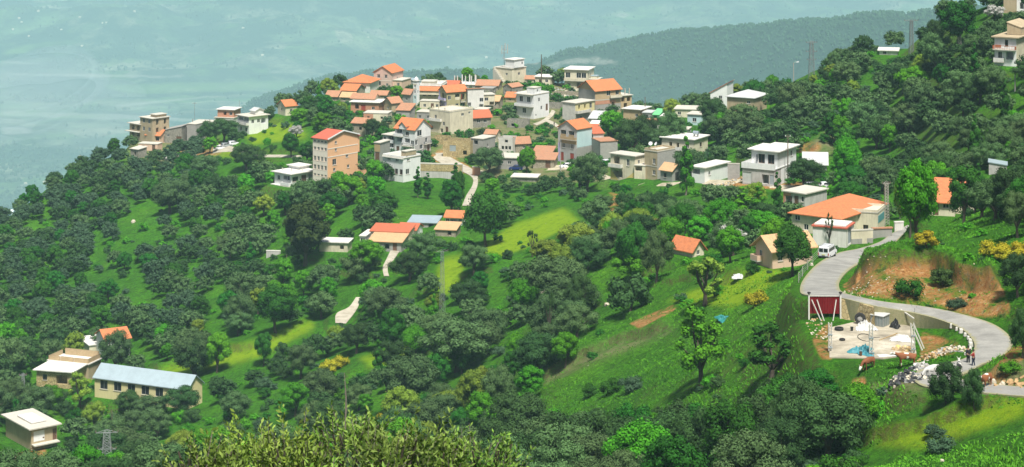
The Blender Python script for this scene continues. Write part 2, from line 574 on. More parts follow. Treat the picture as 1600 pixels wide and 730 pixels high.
num = np.zeros_like(Z0); den = np.zeros_like(Z0)
for (x, y, z), d in zip(fx, dz):
    y0, y1 = y - 42, y + 42
    j0, j1 = np.searchsorted(YS, y0), np.searchsorted(YS, y1)
    i0, i1 = np.searchsorted(US, (x - 42) / y0), np.searchsorted(US, (x + 42) / y0)
    q = (XX[j0:j1, i0:i1] - x) ** 2 + (YY[j0:j1, i0:i1] - y) ** 2
    w = np.exp(-q / (2 * 4.0 ** 2)) + 0.06 * np.exp(-q / (2 * 13.0 ** 2))
    num[j0:j1, i0:i1] += w * d; den[j0:j1, i0:i1] += w
Z0 = Z0 + num / (den + 0.02)

# terraces and roughness
def terrace(Z, step, amt):
    h = Z / step + 0.25 * vnoise(XX / 60, YY / 60, 5)
    fr = h - np.floor(h)
    sm = np.clip((fr - 0.55) / 0.45, 0, 1); sm = sm * sm * (3 - 2 * sm)
    return Z + amt * step * (sm - fr)


ZT = Z0.copy()
Z0_RAW = Z0.copy()
near = np.clip((YY - 150) / 60, 0, 1) * np.clip((1500 - YY) / 300, 0, 1)
ter = np.clip(0.5 + fbm(XX, YY, 90, 2, 3), 0.1, 1) * 0.12
ZT = ZT + (terrace(Z0, 2.6, 1.0) - Z0) * ter * near
ZT += (0.55 * fbm(XX, YY, 26, 4, 1) + 0.18 * fbm(XX, YY, 4, 2, 9)) * np.clip((YY - 60) / 100, 0.15, 1)
ZBASE = ZT.copy()
# earth banks that run across the slopes: (line as seen, height, how far behind it the level falls back)
_py = HY - F * Z0 / YY
for line, hb, back in [([(838, 598), (900, 566), (960, 543), (1052, 516)], 1.3, 34), ([(1315, 446), (1345, 428), (1400, 420), (1452, 421), (1505, 437), (1565, 442)], 2.2, 40), ([(915, 352), (950, 322), (1000, 322), (1060, 345)], 1.3, 22),
                       ([(1320, 694), (1440, 672), (1600, 618)], 1.0, 30), ([(228, 588), (340, 552), (400, 546), (490, 506)], 1.2, 24), ([(530, 590), (600, 562), (700, 545)], 1.0, 24), ([(880, 488), (960, 470), (1060, 440), (1170, 424)], .9, 26),
                       ([(150, 420), (240, 400), (330, 395)], 1.2, 22), ([(420, 452), (520, 430), (600, 440)], 1.1, 22), ([(1110, 268), (1200, 246), (1300, 236)], 1.6, 22), ([(1340, 330), (1400, 312), (1480, 330)], 1.2, 20), ([(780, 240), (830, 222), (880, 226)], 1.2, 14), ([(640, 470), (720, 440), (800, 420)], 1.0, 24)]:
    lx, ly = [p[0] for p in line], [p[1] for p in line]
    d = np.interp(PXg, lx, ly) + 2.5 * vnoise(PXg / 14, PXg * 0 + hb * 7, 3) - _py
    endf = np.clip((PXg - lx[0]) / 18, 0, 1) * np.clip((lx[-1] - PXg) / 18, 0, 1)
    up = np.clip((d + 2.5) / 5, 0, 1); dn = 1 - np.clip((d - 4) / back, 0, 1)
    ZT += hb * endf * up * up * (3 - 2 * up) * dn * dn * (3 - 2 * dn)


def window(x, y, r):
    """grid index ranges covering a disc"""
    y0, y1 = max(y - r, 4), y + r
    us = [(x - r) / y0, (x + r) / y0, (x - r) / y1, (x + r) / y1]
    i0, i1 = np.searchsorted(US, min(us)), np.searchsorted(US, max(us)) + 1
    j0, j1 = np.searchsorted(YS, y0), np.searchsorted(YS, y1) + 1
    return max(i0, 0), min(i1, NU), max(j0, 0), min(j1, NY)


BLOCK = np.zeros((NY, NU), bool)          # no trees here


def flatten_rect(cx, cy, ax, hx, ay, hy, z, margin=0.8, fade=6.0):
    """pull the ground to z in a rotated rectangle (ax, ay unit axes, hx, hy half sizes)"""
    r = math.hypot(hx, hy) + margin + fade
    i0, i1, j0, j1 = window(cx, cy, r)
    if i1 <= i0 or j1 <= j0: return
    dx = XX[j0:j1, i0:i1] - cx; dy = YY[j0:j1, i0:i1] - cy
    a = np.abs(dx * ax[0] + dy * ax[1]) - hx; b = np.abs(dx * ay[0] + dy * ay[1]) - hy
    d = np.maximum(np.maximum(a, b), 0)
    w = 1 - np.clip((d - margin) / fade, 0, 1); w = w * w * (3 - 2 * w)
    s = ZT[j0:j1, i0:i1]
    s[...] = s * (1 - w) + z * w
    BLOCK[j0:j1, i0:i1] |= d < 1.6


def polymask(px, py, poly):
    inside = np.zeros(px.shape, bool)
    n = len(poly)
    for k in range(n):
        x1, y1 = poly[k]; x2, y2 = poly[(k + 1) % n]
        if y1 == y2: continue
        c = ((y1 > py) != (y2 > py)) & (px < (x2 - x1) * (py - y1) / (y2 - y1) + x1)
        inside ^= c
    return inside


# ---------------------------------------------------------------- roads and paths (kept off the rough ground)
ROADS = []


def road(name, left, right, mat, zs=None, lift=0.05, fade=3.0):
    """level-across ribbon between two polylines of equal length, given as seen; zs = heights along it"""
    C = [cast((a[0] + b[0]) / 2, (a[1] + b[1]) / 2, Z0).z for a, b in zip(left, right)] if zs is None else zs
    if zs is None:
        C = np.convolve(np.pad(np.array(C), 1, mode='edge'), [.25, .5, .25], 'valid')
    def at(p, z):
        Y = -z / ((p[1] - HY) / F); return Vector(((p[0] - CX0) / F * Y, Y, z))
    Lw = [at(p, z) for p, z in zip(left, C)]; Rw = [at(p, z) for p, z in zip(right, C)]
    Lw, Rw = smooth_line(Lw, 6), smooth_line(Rw, 6)
    ROADS.append((name, Lw, Rw, mat, lift))
    key = np.full(ZT.shape, 1e9); bz = np.zeros_like(ZT); lat = np.full(ZT.shape, 1e9)
    for k in range(len(Lw) - 1):
        seg = ((Lw[k + 1] + Rw[k + 1]) - (Lw[k] + Rw[k])).length / 2
        n = max(1, int(seg / 0.5))
        for q in range(n):
            t = q / n
            l = Lw[k].lerp(Lw[k + 1], t); r = Rw[k].lerp(Rw[k + 1], t)
            c = (l + r) / 2; d = (r - l)
            w = math.hypot(d.x, d.y) / 2
            if w < 0.1: continue
            ax = (d.x / (2 * w), d.y / (2 * w))
            i0, i1, j0, j1 = window(c.x, c.y, w + fade + 2.5)
            dx = XX[j0:j1, i0:i1] - c.x; dy = YY[j0:j1, i0:i1] - c.y
            la = np.maximum(np.abs(dx * ax[0] + dy * ax[1]) - w, 0); al = np.abs(dy * ax[0] - dx * ax[1])
            kk = la + al * 1.5
            m = (kk < key[j0:j1, i0:i1]) & (al < 3)
            key[j0:j1, i0:i1][m] = kk[m]; bz[j0:j1, i0:i1][m] = c.z; lat[j0:j1, i0:i1][m] = np.hypot(la, np.maximum(al - .6, 0))[m]
    wgt = 1 - np.clip((lat - 0.7) / fade, 0, 1); wgt = wgt * wgt * (3 - 2 * wgt)
    ZT[...] = ZT * (1 - wgt) + (bz - 0.10) * wgt
    BLOCK[...] |= lat < 1.2
    return Lw, Rw



PATH_MATS = {}


def path(name, left, right, mat, lift=0.05):
    return road(name, left, right, mat, None, lift, 2.0)


road('road', main_l, main_r, 'asphalt', main_z)
path('path', [(672, 240), (681, 250), (703, 262), (722, 268), (738, 278), (738, 290), (729, 305), (722, 322)],
     [(692, 239), (706, 247), (724, 257), (737, 264), (746, 275), (746, 290), (740, 306), (738, 322)], 'concrete_path')
path('path', [(738, 270), (770, 273), (800, 271), (840, 268), (880, 265), (915, 270), (950, 283), (990, 290), (1040, 291), (1090, 288), (1150, 291), (1200, 297), (1240, 300)],
     [(740, 265), (770, 268), (800, 266), (840, 262), (880, 258), (920, 263), (955, 277), (990, 285), (1040, 286), (1090, 282), (1150, 282), (1200, 288), (1242, 290)], 'dirt_path')
path('path', [(832, 194), (845, 189), (856, 181), (862, 172)], [(838, 196), (851, 191), (862, 183), (868, 174)], 'concrete_path')
path('path', [(852, 190), (866, 197), (878, 206)], [(854, 186), (869, 193), (881, 203)], 'concrete_path')
path('path', [(332, 240), (345, 238), (370, 238), (400, 245), (440, 246), (472, 246)], [(334, 226), (350, 226), (372, 232), (402, 241), (440, 242), (472, 243)], 'concrete_path')
path('path', [(524, 505), (526, 490), (545, 480), (556, 465)], [(540, 506), (553, 490), (560, 478), (563, 465)], 'concrete_path')
path('path', [(600, 432), (598, 418), (604, 405), (611, 390)], [(608, 432), (606, 418), (616, 405), (627, 388)], 'concrete_path')


# ---------------------------------------------------------------- houses
def wall_face(mb, O, U, D, W, H, ops, ext=0.0, back=True):
    """vertical face from O along unit U, inward D; ops = rectangles (u0, v0, u1, v1, depth)"""
    O, U, D = Vector(O), Vector(U), Vector(D); Zv = Vector((0, 0, 1))
    P = lambda u, v, d=0.0: O + U * u + Zv * v + D * d
    us = sorted({0.0, W} | {min(max(o[i], 0), W) for o in ops for i in (0, 2)})
    vs = sorted({-ext, H} | {o[i] for o in ops for i in (1, 3)})
    for i in range(len(us) - 1):
        for j in range(len(vs) - 1):
            cu, cv = (us[i] + us[i + 1]) / 2, (vs[j] + vs[j + 1]) / 2
            if us[i + 1] - us[i] < 1e-4 or vs[j + 1] - vs[j] < 1e-4: continue
            if any(o[0] < cu < o[2] and o[1] < cv < o[3] for o in ops): continue
            mb.poly([P(us[i], vs[j]), P(us[i + 1], vs[j]), P(us[i + 1], vs[j + 1]), P(us[i], vs[j + 1])])
    for (a, b, c, d, dp) in ops:
        mb.poly([P(a, b), P(c, b), P(c, b, dp), P(a, b, dp)])
        mb.poly([P(a, d), P(a, d, dp), P(c, d, dp), P(c, d)])
        mb.poly([P(a, b), P(a, b, dp), P(a, d, dp), P(a, d)])
        mb.poly([P(c, b), P(c, d), P(c, d, dp), P(c, b, dp)])
        if back: mb.poly([P(a, b, dp), P(c, b, dp), P(c, d, dp), P(a, d, dp)])


class Fc:
    """one face's frame: origin, direction, inward"""
    def __init__(s, O, U, D, W, H):
        s.O, s.U, s.D, s.W, s.H = Vector(O), Vector(U), Vector(D), W, H

    def P(s, u, v, d=0.0): return s.O + s.U * u + Vector((0, 0, v)) + s.D * d

    def slab(s, mb, u0, u1, v0, v1, d0, d1):
        p = [s.P(u, v, d) for v in (v0, v1) for d in (d0, d1) for u in (u0, u1)]
        mb.raw(p, [(0, 1, 3, 2), (4, 6, 7, 5), (0, 4, 5, 1), (2, 3, 7, 6), (0, 2, 6, 4), (1, 5, 7, 3)])


def faces(x0, x1, y0, y1, z0, z1):
    H = z1 - z0
    return {'F': Fc((x0, y0, z0), (1, 0, 0), (0, 1, 0), x1 - x0, H), 'R': Fc((x1, y0, z0), (0, 1, 0), (-1, 0, 0), y1 - y0, H),
            'B': Fc((x1, y1, z0), (-1, 0, 0), (0, -1, 0), x1 - x0, H), 'W': Fc((x0, y1, z0), (0, -1, 0), (1, 0, 0), y1 - y0, H)}


def roof_mesh(kind, x0, x1, y0, y1, z, rise, o=0.4, th=0.16):
    mb = MB()
    xa, xb, ya, yb = x0 - o, x1 + o, y0 - o, y1 + o
    if kind in ('gx', 'gy'):          # ridge along x or along y
        if kind == 'gx':
            yc = (y0 + y1) / 2; k = rise / (yc - y0); zz = z - k * o
            for s in (0, 1):
                ye = ya if s == 0 else yb
                a, b, c, d = (xa, ye, zz), (xb, ye, zz), (xb, yc, z + rise), (xa, yc, z + rise)
                top = [(p[0], p[1], p[2] + th) for p in (a, b, c, d)]; bot = [(p[0], p[1], p[2] + 0.004) for p in (a, b, c, d)]
                mb.raw(bot + top, [(0, 1, 2, 3), (7, 6, 5, 4), (0, 4, 5, 1), (1, 5, 6, 2), (3, 7, 4, 0)])
        else:
            xc = (x0 + x1) / 2; k = rise / (xc - x0); zz = z - k * o
            for s in (0, 1):
                xe = xa if s == 0 else xb
                a, b, c, d = (xe, ya, zz), (xc, ya, z + rise), (xc, yb, z + rise), (xe, yb, zz)
                top = [(p[0], p[1], p[2] + th) for p in (a, b, c, d)]; bot = [(p[0], p[1], p[2] + 0.004) for p in (a, b, c, d)]
                mb.raw(bot + top, [(0, 1, 2, 3), (7, 6, 5, 4), (0, 4, 5, 1), (2, 6, 7, 3), (3, 7, 4, 0)])
    elif kind == 'hip':
        W, D = xb - xa, yb - ya
        z1 = z + th
        if W >= D:
            r0, r1 = (xa + D / 2, (ya + yb) / 2, z1 + rise), (xb - D / 2, (ya + yb) / 2, z1 + rise)
            fs = [(4, 5, 9, 8), (5, 6, 9), (6, 7, 8, 9), (7, 4, 8)]
        else:
            r0, r1 = ((xa + xb) / 2, ya + W / 2, z1 + rise), ((xa + xb) / 2, yb - W / 2, z1 + rise)
            fs = [(4, 5, 8), (5, 6, 9, 8), (6, 7, 9), (7, 4, 8, 9)]
        zb = z + 0.004
        vs = [(xa, ya, zb), (xb, ya, zb), (xb, yb, zb), (xa, yb, zb), (xa, ya, z1), (xb, ya, z1), (xb, yb, z1), (xa, yb, z1), r0, r1]
        mb.raw(vs, [(3, 2, 1, 0), (0, 1, 5, 4), (1, 2, 6, 5), (2, 3, 7, 6), (3, 0, 4, 7)] + fs)
    elif kind in ('sF', 'sR', 'sW', 'sB'):   # single slope falling towards that side
        hz = lambda x, y: z + {'sF': rise * (y - y0) / (y1 - y0), 'sB': rise * (y1 - y) / (y1 - y0), 'sR': rise * (x1 - x) / (x1 - x0), 'sW': rise * (x - x0) / (x1 - x0)}[kind]
        c = [(xa, ya), (xb, ya), (xb, yb), (xa, yb)]
        bot = [(x, y, hz(x, y) + 0.004) for x, y in c]; top = [(x, y, hz(x, y) + th) for x, y in c]
        mb.raw(bot + top, [(3, 2, 1, 0), (4, 5, 6, 7), (0, 1, 5, 4), (1, 2, 6, 5), (2, 3, 7, 6), (3, 0, 4, 7)])
    else:
        mb.box(xa, xb, ya, yb, z + 0.004, z + th)
    return mb


WIN_DONE = [0]


class House:
    def __init__(h, name, label, cat, cx, cy, wl, wr, hp, th, wall='white', roof=('flat', 'slab'), Y=None, A=None, B=None, ext=4.0,
                 ops=(), ex=(), H=None, group=None, wallname='wall', flat=True, zoff=0.0):
        if Y is None:
            c = cast(cx, cy); Y = c.y
        else:
            c = pt(cx, cy, Y)
        c.z += zoff
        h.Y = Y
        t = math.radians(th); ct, st = math.cos(t), math.sin(t)
        ppm = F / Y
        if A is None:
            p = (cx - wl - CX0) / F; A = (c.x - p * Y) / (ct + p * st)
        if B is None:
            p = (cx + wr - CX0) / F; B = (p * Y - c.x) / (st - p * ct)
        h.A, h.B = A, B
        h.H = H or hp / ppm
        ex_, ey_ = Vector((ct, -st, 0)), Vector((st, ct, 0))
        ctr = c - ex_ * (A / 2) + ey_ * (B / 2)
        h.ctr = ctr
        h.root = empty(name, ctr, -t, label, cat, group)
        h.x0, h.x1, h.y0, h.y1 = -A / 2, A / 2, -B / 2, B / 2
        if flat:
            flatten_rect(ctr.x, ctr.y, ex_, A / 2, ey_, B / 2, c.z - 0.05, 0.8, 5.0)
        h.ext = ext
        h.wallmat = wall
        h.block(h.x0, h.x1, h.y0, h.y1, 0, h.H, wall, roof, ops, ext, wallname)
        for e in ex: h.extra(e)

    # one storey block: walls with real openings, a roof, and the window and door parts in the openings
    def block(h, x0, x1, y0, y1, z0, z1, wall, roof, ops, ext=0.0, wallname='wall'):
        fs = faces(x0, x1, y0, y1, z0, z1)
        byf = {k: [] for k in 'FRBW'}
        items = []
        for op in ops:
            f, kind, w, hh, uv = op[:5]
            opt = op[5] if len(op) > 5 else None
            fc = fs[f]
            h0 = hh
            for (u, v) in uv:
                hh = h0
                if h.Y > 540 and kind in 'wd': w2, hh = w * 1.18, hh * 1.12
                else: w2 = w
                ww = min(w2, fc.W * 0.9)
                uc = min(max(u * fc.W, ww / 2 + 0.06), fc.W - ww / 2 - 0.06)
                v0 = min(max(v * fc.H - hh / 2, 0.02 if kind in 'do' else 0.1), fc.H - hh - 0.08)
                r = (uc - ww / 2, v0, uc + ww / 2, v0 + hh)
                if any(r[0] < q[2] + 0.03 and r[2] > q[0] - 0.03 and r[1] < q[3] + 0.03 and r[3] > q[1] - 0.03 for q in byf[f]): continue
                if r[1] < 0 or r[3] > fc.H: continue
                dp = {'w': 0.16, 'd': 0.14, 'o': 2.0, 'l': 1.3, 'g': 0.2, 's': 0.1}[kind]
                byf[f].append((*r, dp))
                items.append((f, kind, r, dp, opt))
        mb = MB()
        for k, fc in fs.items():
            wall_face(mb, fc.O, fc.U, fc.D, fc.W, fc.H, byf[k], ext)
        rk = roof[0]
        H = z1
        rise = roof[2] if len(roof) > 2 else None
        W, D = x1 - x0, y1 - y0
        if rk in ('gx', 'gy', 'hip', 'sF', 'sR', 'sW', 'sB') and rise is None:
            rise = {'gx': 0.22 * D, 'gy': 0.22 * W, 'hip': 0.16 * min(W, D)}.get(rk, 0.15 * min(W, D))
        if rk == 'gx':
            yc = (y0 + y1) / 2
            mb.poly([(x0, y1, H), (x0, y0, H), (x0, yc, H + rise)]); mb.poly([(x1, y0, H), (x1, y1, H), (x1, yc, H + rise)])
        elif rk == 'gy':
            xc = (x0 + x1) / 2
            mb.poly([(x0, y0, H), (x1, y0, H), (xc, y0, H + rise)]); mb.poly([(x1, y1, H), (x0, y1, H), (xc, y1, H + rise)])
        elif rk in ('sF', 'sB'):
            a, b = (y1, y0) if rk == 'sF' else (y0, y1)
            for x in (x0, x1): mb.poly([(x, b, H), (x, a, H), (x, a, H + rise)])
            mb.poly([(x0, a, H), (x1, a, H), (x1, a, H + rise), (x0, a, H + rise)])
        elif rk in ('sR', 'sW'):
            a, b = (x0, x1) if rk == 'sR' else (x1, x0)
            for y in (y0, y1): mb.poly([(b, y, H), (a, y, H), (a, y, H + rise)])
            mb.poly([(a, y0, H), (a, y1, H), (a, y1, H + rise), (a, y0, H + rise)])
        mb.build(wallname, M[wall], h.root)
        if rk == 'open':
            pass
        elif rk in ('flat', 'ledge', 'par'):
            o = 0.12 if rk == 'par' else (0.9 if rk == 'ledge' else 0.25)
            if len(roof) > 2: o = roof[2]
            thk = 0.22
            r = roof_mesh('flat', x0, x1, y0, y1, H, 0, o, thk).build('roof', M[roof[1]], h.root)
            if rk == 'par':
                ph = roof[3] if len(roof) > 3 else 0.8
                p = MB(); zt = H + thk + 0.003; w = 0.16
                p.box(x0, x1, y0, y0 + w, zt, zt + ph); p.box(x0, x1, y1 - w, y1, zt, zt + ph)
                p.box(x0, x0 + w, y0 + w + .002, y1 - w - .002, zt, zt + ph); p.box(x1 - w, x1, y0 + w + .002, y1 - w - .002, zt, zt + ph)
                p.build('parapet', M[roof[4] if len(roof) > 4 else wall], h.root)
        else:
            o = roof[3] if len(roof) > 3 else 0.4
            r = roof_mesh(rk, x0, x1, y0, y1, H, rise, o).build('roof', M[roof[1]], h.root)
        for it in items: h.fit(fs[it[0]], *it[1:])
        if not hasattr(h, 'holes'): h.holes = byf
        h.last = fs

    def fit(h, fc, kind, r, dp, opt):
        a, b, c, d = r
        WIN_DONE[0] += 1
        small = h.Y > 640
        if kind == 'w':
            p = MB(); fc.slab(p, a + .01, c - .01, b + .01, d - .01, dp - 0.05, dp - 0.02)
            pane = p.build('window', M['dark_glass'], h.root)
            f = MB(); t = 0.07; e = dp - 0.052
            fc.slab(f, a + .004, a + t, b + .004, d - .004, e - 0.05, e); fc.slab(f, c - t, c - .004, b + .004, d - .004, e - 0.05, e)
            fc.slab(f, a + t, c - t, b + .004, b + t, e - 0.05, e); fc.slab(f, a + t, c - t, d - t, d - .004, e - 0.05, e)
            m = (a + c) / 2
            if c - a > 0.8: fc.slab(f, m - .03, m + .03, b + t, d - t, e - 0.045, e)
            f.build('frame', M[opt or 'frame_white'], pane)
            if not small:
                s = MB(); fc.slab(s, a - .08, c + .08, b - .09, b - .005, -0.09, 0.05)
                s.build('sill', M['slab'], pane)
        elif kind == 's':     # closed shutters
            p = MB(); m = (a + c) / 2
            fc.slab(p, a + .01, m - .015, b + .01, d - .01, 0.0, 0.05); fc.slab(p, m + .015, c - .01, b + .01, d - .01, 0.0, 0.05)
            p.build('shutter', M[opt or 'frame_brown'], h.root)
        elif kind == 'd':
            p = MB(); fc.slab(p, a + .01, c - .01, b + .005, d - .01, dp - 0.07, dp - 0.02)
            o = p.build('door', M[opt or 'door_brown'], h.root)
            if not small:
                k = MB(); fc.slab(k, c - .2, c - .12, b + 0.95, b + 1.1, dp - 0.13, dp - 0.072); k.build('handle', M['rail_metal'], o)
        elif kind == 'g':     # wide ribbed metal door
            p = MB(); fc.slab(p, a + .01, c - .01, b + .005, d - .01, dp - 0.08, dp - 0.03)
            n = max(3, int((c - a) / 0.3))
            for i in range(n):
                u = a + (i + .5) * (c - a) / n; fc.slab(p, u - .04, u + .04, b + .03, d - .03, dp - 0.12, dp - 0.082)
            p.build('door', M[opt or 'door_grey'], h.root)
        elif kind == 'o':
            pass
        elif kind == 'l':     # loggia: parapet in front, a glazed door at the back
            p = MB(); fc.slab(p, a + .005, c - .005, b + .01, b + 0.95, 0.03, 0.15)
            p.build('balustrade', M[opt or h.wallmat], h.root)
            q = MB(); m = (a + c) / 2; w = min(0.8, (c - a) / 4)
            fc.slab(q, m - w, m + w, b + .02, b + min(2.1, (d - b) * 0.85), dp - 0.08, dp - 0.01)
            q.build('door', M['dark_glass'], h.root)

    def extra(h, e):
        k = e[0]
        X = lambda f: h.x0 + f * h.A
        Yf = lambda f: h.y0 + f * h.B
        if k == 'wing':     # fractional box: x0 x1 y0 y1 z0 z1 wall roof ops [ext]
            _, a, b, c, d, z0, z1, wall, roof, ops = e[:10]
            z0m, z1m = z0 * h.H, z1 * h.H
            h.block(X(a), X(b), Yf(c), Yf(d), z0m, z1m, wall or h.wallmat, roof, ops, h.ext if z0 == 0 else 0.0, e[10] if len(e) > 10 else 'wall')
        elif k == 'balc':   # face u0 u1 v depth mat
            _, f, u0, u1, v, dp, mat = e[:7]
            fc = faces(h.x0, h.x1, h.y0, h.y1, 0, h.H)[f]
            a, b, z = u0 * fc.W, u1 * fc.W, v * fc.H
            m = MB(); fc.slab(m, a, b, z, z + 0.18, -dp, -0.003); o = m.build('balcony', M['slab'], h.root)
            p = MB(); t = 0.1; q = 0.95
            if mat.startswith('rail') or mat.startswith('rust'):
                n = max(4, int((b - a) / 0.35))
                for i in range(n + 1):
                    u = a + .05 + (b - a - .1) * i / n; fc.slab(p, u - .02, u + .02, z + .182, z + q, -dp + .03, -dp + .07)
                for zz in (0.35, q): fc.slab(p, a, b, z + zz, z + zz + .08, -dp + .02, -dp + .08)
                for u in (a, b - .06): fc.slab(p, u, u + .06, z + .182, z + q, -dp + .09, -.004)
            else:
                fc.slab(p, a, b, z + .183, z + q, -dp, -dp + t); fc.slab(p, a, a + t, z + .183, z + q, -dp + t + .002, -.004)
                fc.slab(p, b - t, b, z + .183, z + q, -dp + t + .002, -.004)
            p.build('railing', M[mat], o)
        elif k == 'band':   # thin proud strip: face v0 v1 mat
            _, f, v0, v1, mat = e[:5]
            u0, u1 = (e[5], e[6]) if len(e) > 5 else (0, 1)
            fc = faces(h.x0, h.x1, h.y0, h.y1, 0, h.H)[f]
            m = MB(); nm = e[7] if len(e) > 7 else 'cornice'
            a, b, c, d = u0 * fc.W + .01, u1 * fc.W - .01, v0 * fc.H, v1 * fc.H
            hl = [(max(q[0] - a, 0), max(q[1] - c, 0), min(q[2], b) - a, min(q[3], d) - c, .045) for q in h.holes[f] if q[0] < b - .05 and q[2] > a + .05 and q[1] < d - .05 and q[3] > c + .05]
            if nm in ('facing', 'brickwork', 'cladding') and hl:
                wall_face(m, fc.P(a, c, -.05), fc.U, fc.D, b - a, d - c, hl, 0, False)
            else: fc.slab(m, a, b, c, d, -0.05, -.004)
            m.build(e[7] if len(e) > 7 else 'cornice', M[mat], h.root)
        elif k == 'fascia':  # pale verge boards on the gable facing R (ridge along x)
            zt = h.H + 0.17; yc = (h.y0 + h.y1) / 2; o = 0.4; rise = e[1]; kk = rise / (yc - h.y0)
            m = MB()
            for ye in (h.y0 - o, h.y1 + o):
                m.bar((h.x1 + o + .03, ye, zt - kk * o), (h.x1 + o + .03, yc, zt + rise), 0.12, 0.34)
            m.build('verge_board', M['fresh_white'], h.root)
        elif k == 'tank':   # round steel water tank on the roof
            _, fx, fy, z, mat = e[:5]
            m = MB(); c = (X(fx), Yf(fy), h.H * z)
            m.tube([(c[0] - .75, c[1], c[2] + .9), (c[0] + .75, c[1], c[2] + .9)], 0.5, 12)
            o = m.build('water_tank', M[mat], h.root, smooth=False)
            l = MB(); [l.box(c[0] + s * .5 - .05, c[0] + s * .5 + .05, c[1] - .35, c[1] + .35, c[2] + 0.0, c[2] + .45) for s in (-1, 1)]
            l.build('tank_stand', M['rail_metal'], o)
        elif k == 'dish':
            _, fx, fy, z = e[:4]
            c = Vector((X(fx), Yf(fy), h.H * z))
            m = MB(); pr = [(0.02, 0), (0.2, 0.03), (0.38, 0.1), (0.5, 0.2), (0.47, 0.2), (0.0, 0.04)]
            m.lathe(pr, 12); o = m.build('satellite_dish', M['white_paint'], h.root); o.location = c + Vector((0, 0, 0.9)); o.rotation_euler = (math.radians(60), 0, math.radians(e[4] if len(e) > 4 else 30))
            p = MB(); p.tube([(0, 0, 0), (0, 0.1, -.5), (0, .2, -.95)], 0.035, 5)
            q = p.build('mast', M['rail_metal'], o); q.rotation_euler = (math.radians(-60), 0, 0)
        elif k == 'chim':
            _, fx, fy, z0, z1 = e[:5]
            m = MB(); x, y = X(fx), Yf(fy); m.box(x - .3, x + .3, y - .3, y + .3, h.H * z0, h.H * z1)
            m.box(x - .38, x + .38, y - .38, y + .38, h.H * z1 + .003, h.H * z1 + .15)
            m.build('chimney', M[e[5] if len(e) > 5 else 'cream'], h.root)
        elif k == 'cols':   # concrete columns standing on a roof or in front: list of (fx, fy), z0, z1, size, mat
            for (fx, fy) in e[1]:
                m = MB(); s = e[4] / 2; x, y = X(fx), Yf(fy); m.box(x - s, x + s, y - s, y + s, h.H * e[2], h.H * e[3])
                m.build('column', M[e[5]], h.root)
        elif k == 'slab':
            _, a, b, c, d, z, mat = e[:7]
            m = MB(); m.box(X(a), X(b), Yf(c), Yf(d), z * h.H, z * h.H + 0.2); m.build('floor_slab', M[mat], h.root)
        elif k == 'tri':    # coloured triangles applied on a wall: face, [(u,v)*3], mat
            _, f, tri, mat, nm = e
            fc = faces(h.x0, h.x1, h.y0, h.y1, 0, h.H)[f]
            m = MB(); P = [fc.P(u * fc.W, v * fc.H, -0.03) for u, v in tri]; Q = [fc.P(u * fc.W, v * fc.H, -0.004) for u, v in tri]
            n = len(tri)
            m.raw(P + Q, [tuple(range(n)), tuple(range(2 * n - 1, n - 1, -1))] + [(i, (i + 1) % n, n + (i + 1) % n, n + i) for i in range(n)])
            m.build(nm, M[mat], h.root)
        elif k == 'stair':
            _, f, u0, u1, n = e[:5]
            fc = faces(h.x0, h.x1, h.y0, h.y1, 0, h.H)[f]
            m = MB(); a, b = u0 * fc.W, u1 * fc.W; hh = e[5] * h.H
            for i in range(n):
                ua = a + (b - a) * i / n; ub = a + (b - a) * (i + 1) / n
                fc.slab(m, min(ua, ub), max(ua, ub), -1, hh * (i + 1) / n, -1.2, -.004)
            m.build('stairs', M['slab'], h.root)
        elif k == 'dome':
            _, fx, fy, z, r, mat = e
            m = MB(); c = (X(fx), Yf(fy), z * h.H)
            m.lathe([(r, 0), (r * 1.05, .3 * r), (r * .9, .8 * r), (r * .6, 1.2 * r), (r * .25, 1.5 * r), (0.05, 1.75 * r)], 14, c)
            o = m.build('dome', M[mat], h.root, smooth=True)
            q = MB(); q.tube([(c[0], c[1], c[2] + 1.7 * r), (c[0], c[1], c[2] + 2.9 * r)], 0.06, 6); q.build('finial', M['rail_metal'], o)


def G(us, vs): return [(u, v) for v in vs for u in us]


Hs = {}


def H(key, *a, **k):
    Hs[key] = House(*a, **k)


# ======================= the far left tip of the village
H('tip', 'house', 'beige three-storey concrete house with jutting balcony slabs at the far end of the ridge', 'house', 238, 219, 19, 16, 38, 42, 'tan', ('flat', 'slab', .4), B=7.5,
  ops=[('F', 'w', 1.1, 1.3, G((.3, .75), (.88, .55))), ('R', 'o', 1.1, 2.0, G((.3, .75), (.84, .5))), ('R', 'w', 1, 1, [(.5, .2)])],
  ex=[('wing', -.95, -.004, .05, .95, 0, .68, 'tan', ('ledge', 'slab', .7), [('F', 'o', 1.6, 1.6, [(.3, .78), (.75, .78), (.3, .4), (.75, .4)])]),
      ('slab', -1.12, .0, -.12, 1.0, .36, 'slab'), ('wing', .45, .9, .3, .9, 1.04, 1.12, 'tan', ('flat', 'slab'), [])])
H('tiptile', 'house', 'small peach house with a red tile roof below the beige house at the ridge end', 'house', 250, 224, 22, 8, 12, 22, 'peach', ('gx', 'orange_tile', 1.6), B=6,
  ops=[('F', 'w', 1.4, 1.2, [(.3, .55)], 'frame_brown'), ('F', 'w', 1.6, 1.2, [(.78, .55)], 'frame_brown'), ('R', 'd', 1, 2, [(.5, .4)])])
H('tipplinth', 'annex', 'pale rendered lower annex with a wooden door under the small red-tiled house', 'annex', 246, 236, 30, 6, 10, 15, 'peach', ('flat', 'slab', .1), B=4,
  ops=[('F', 'w', .9, .9, [(.25, .55)]), ('F', 'd', 1.0, 1.9, [(.8, .4)])])
H('stonehut', 'hut', 'small grey stone hut on its own below the beige house at the ridge end', 'hut', 216, 247, 12, 8, 13, 35, 'grey_stone', ('sF', 'slab', .4, .3), B=4, ops=[('F', 'o', .9, 1.2, [(.6, .5)])])
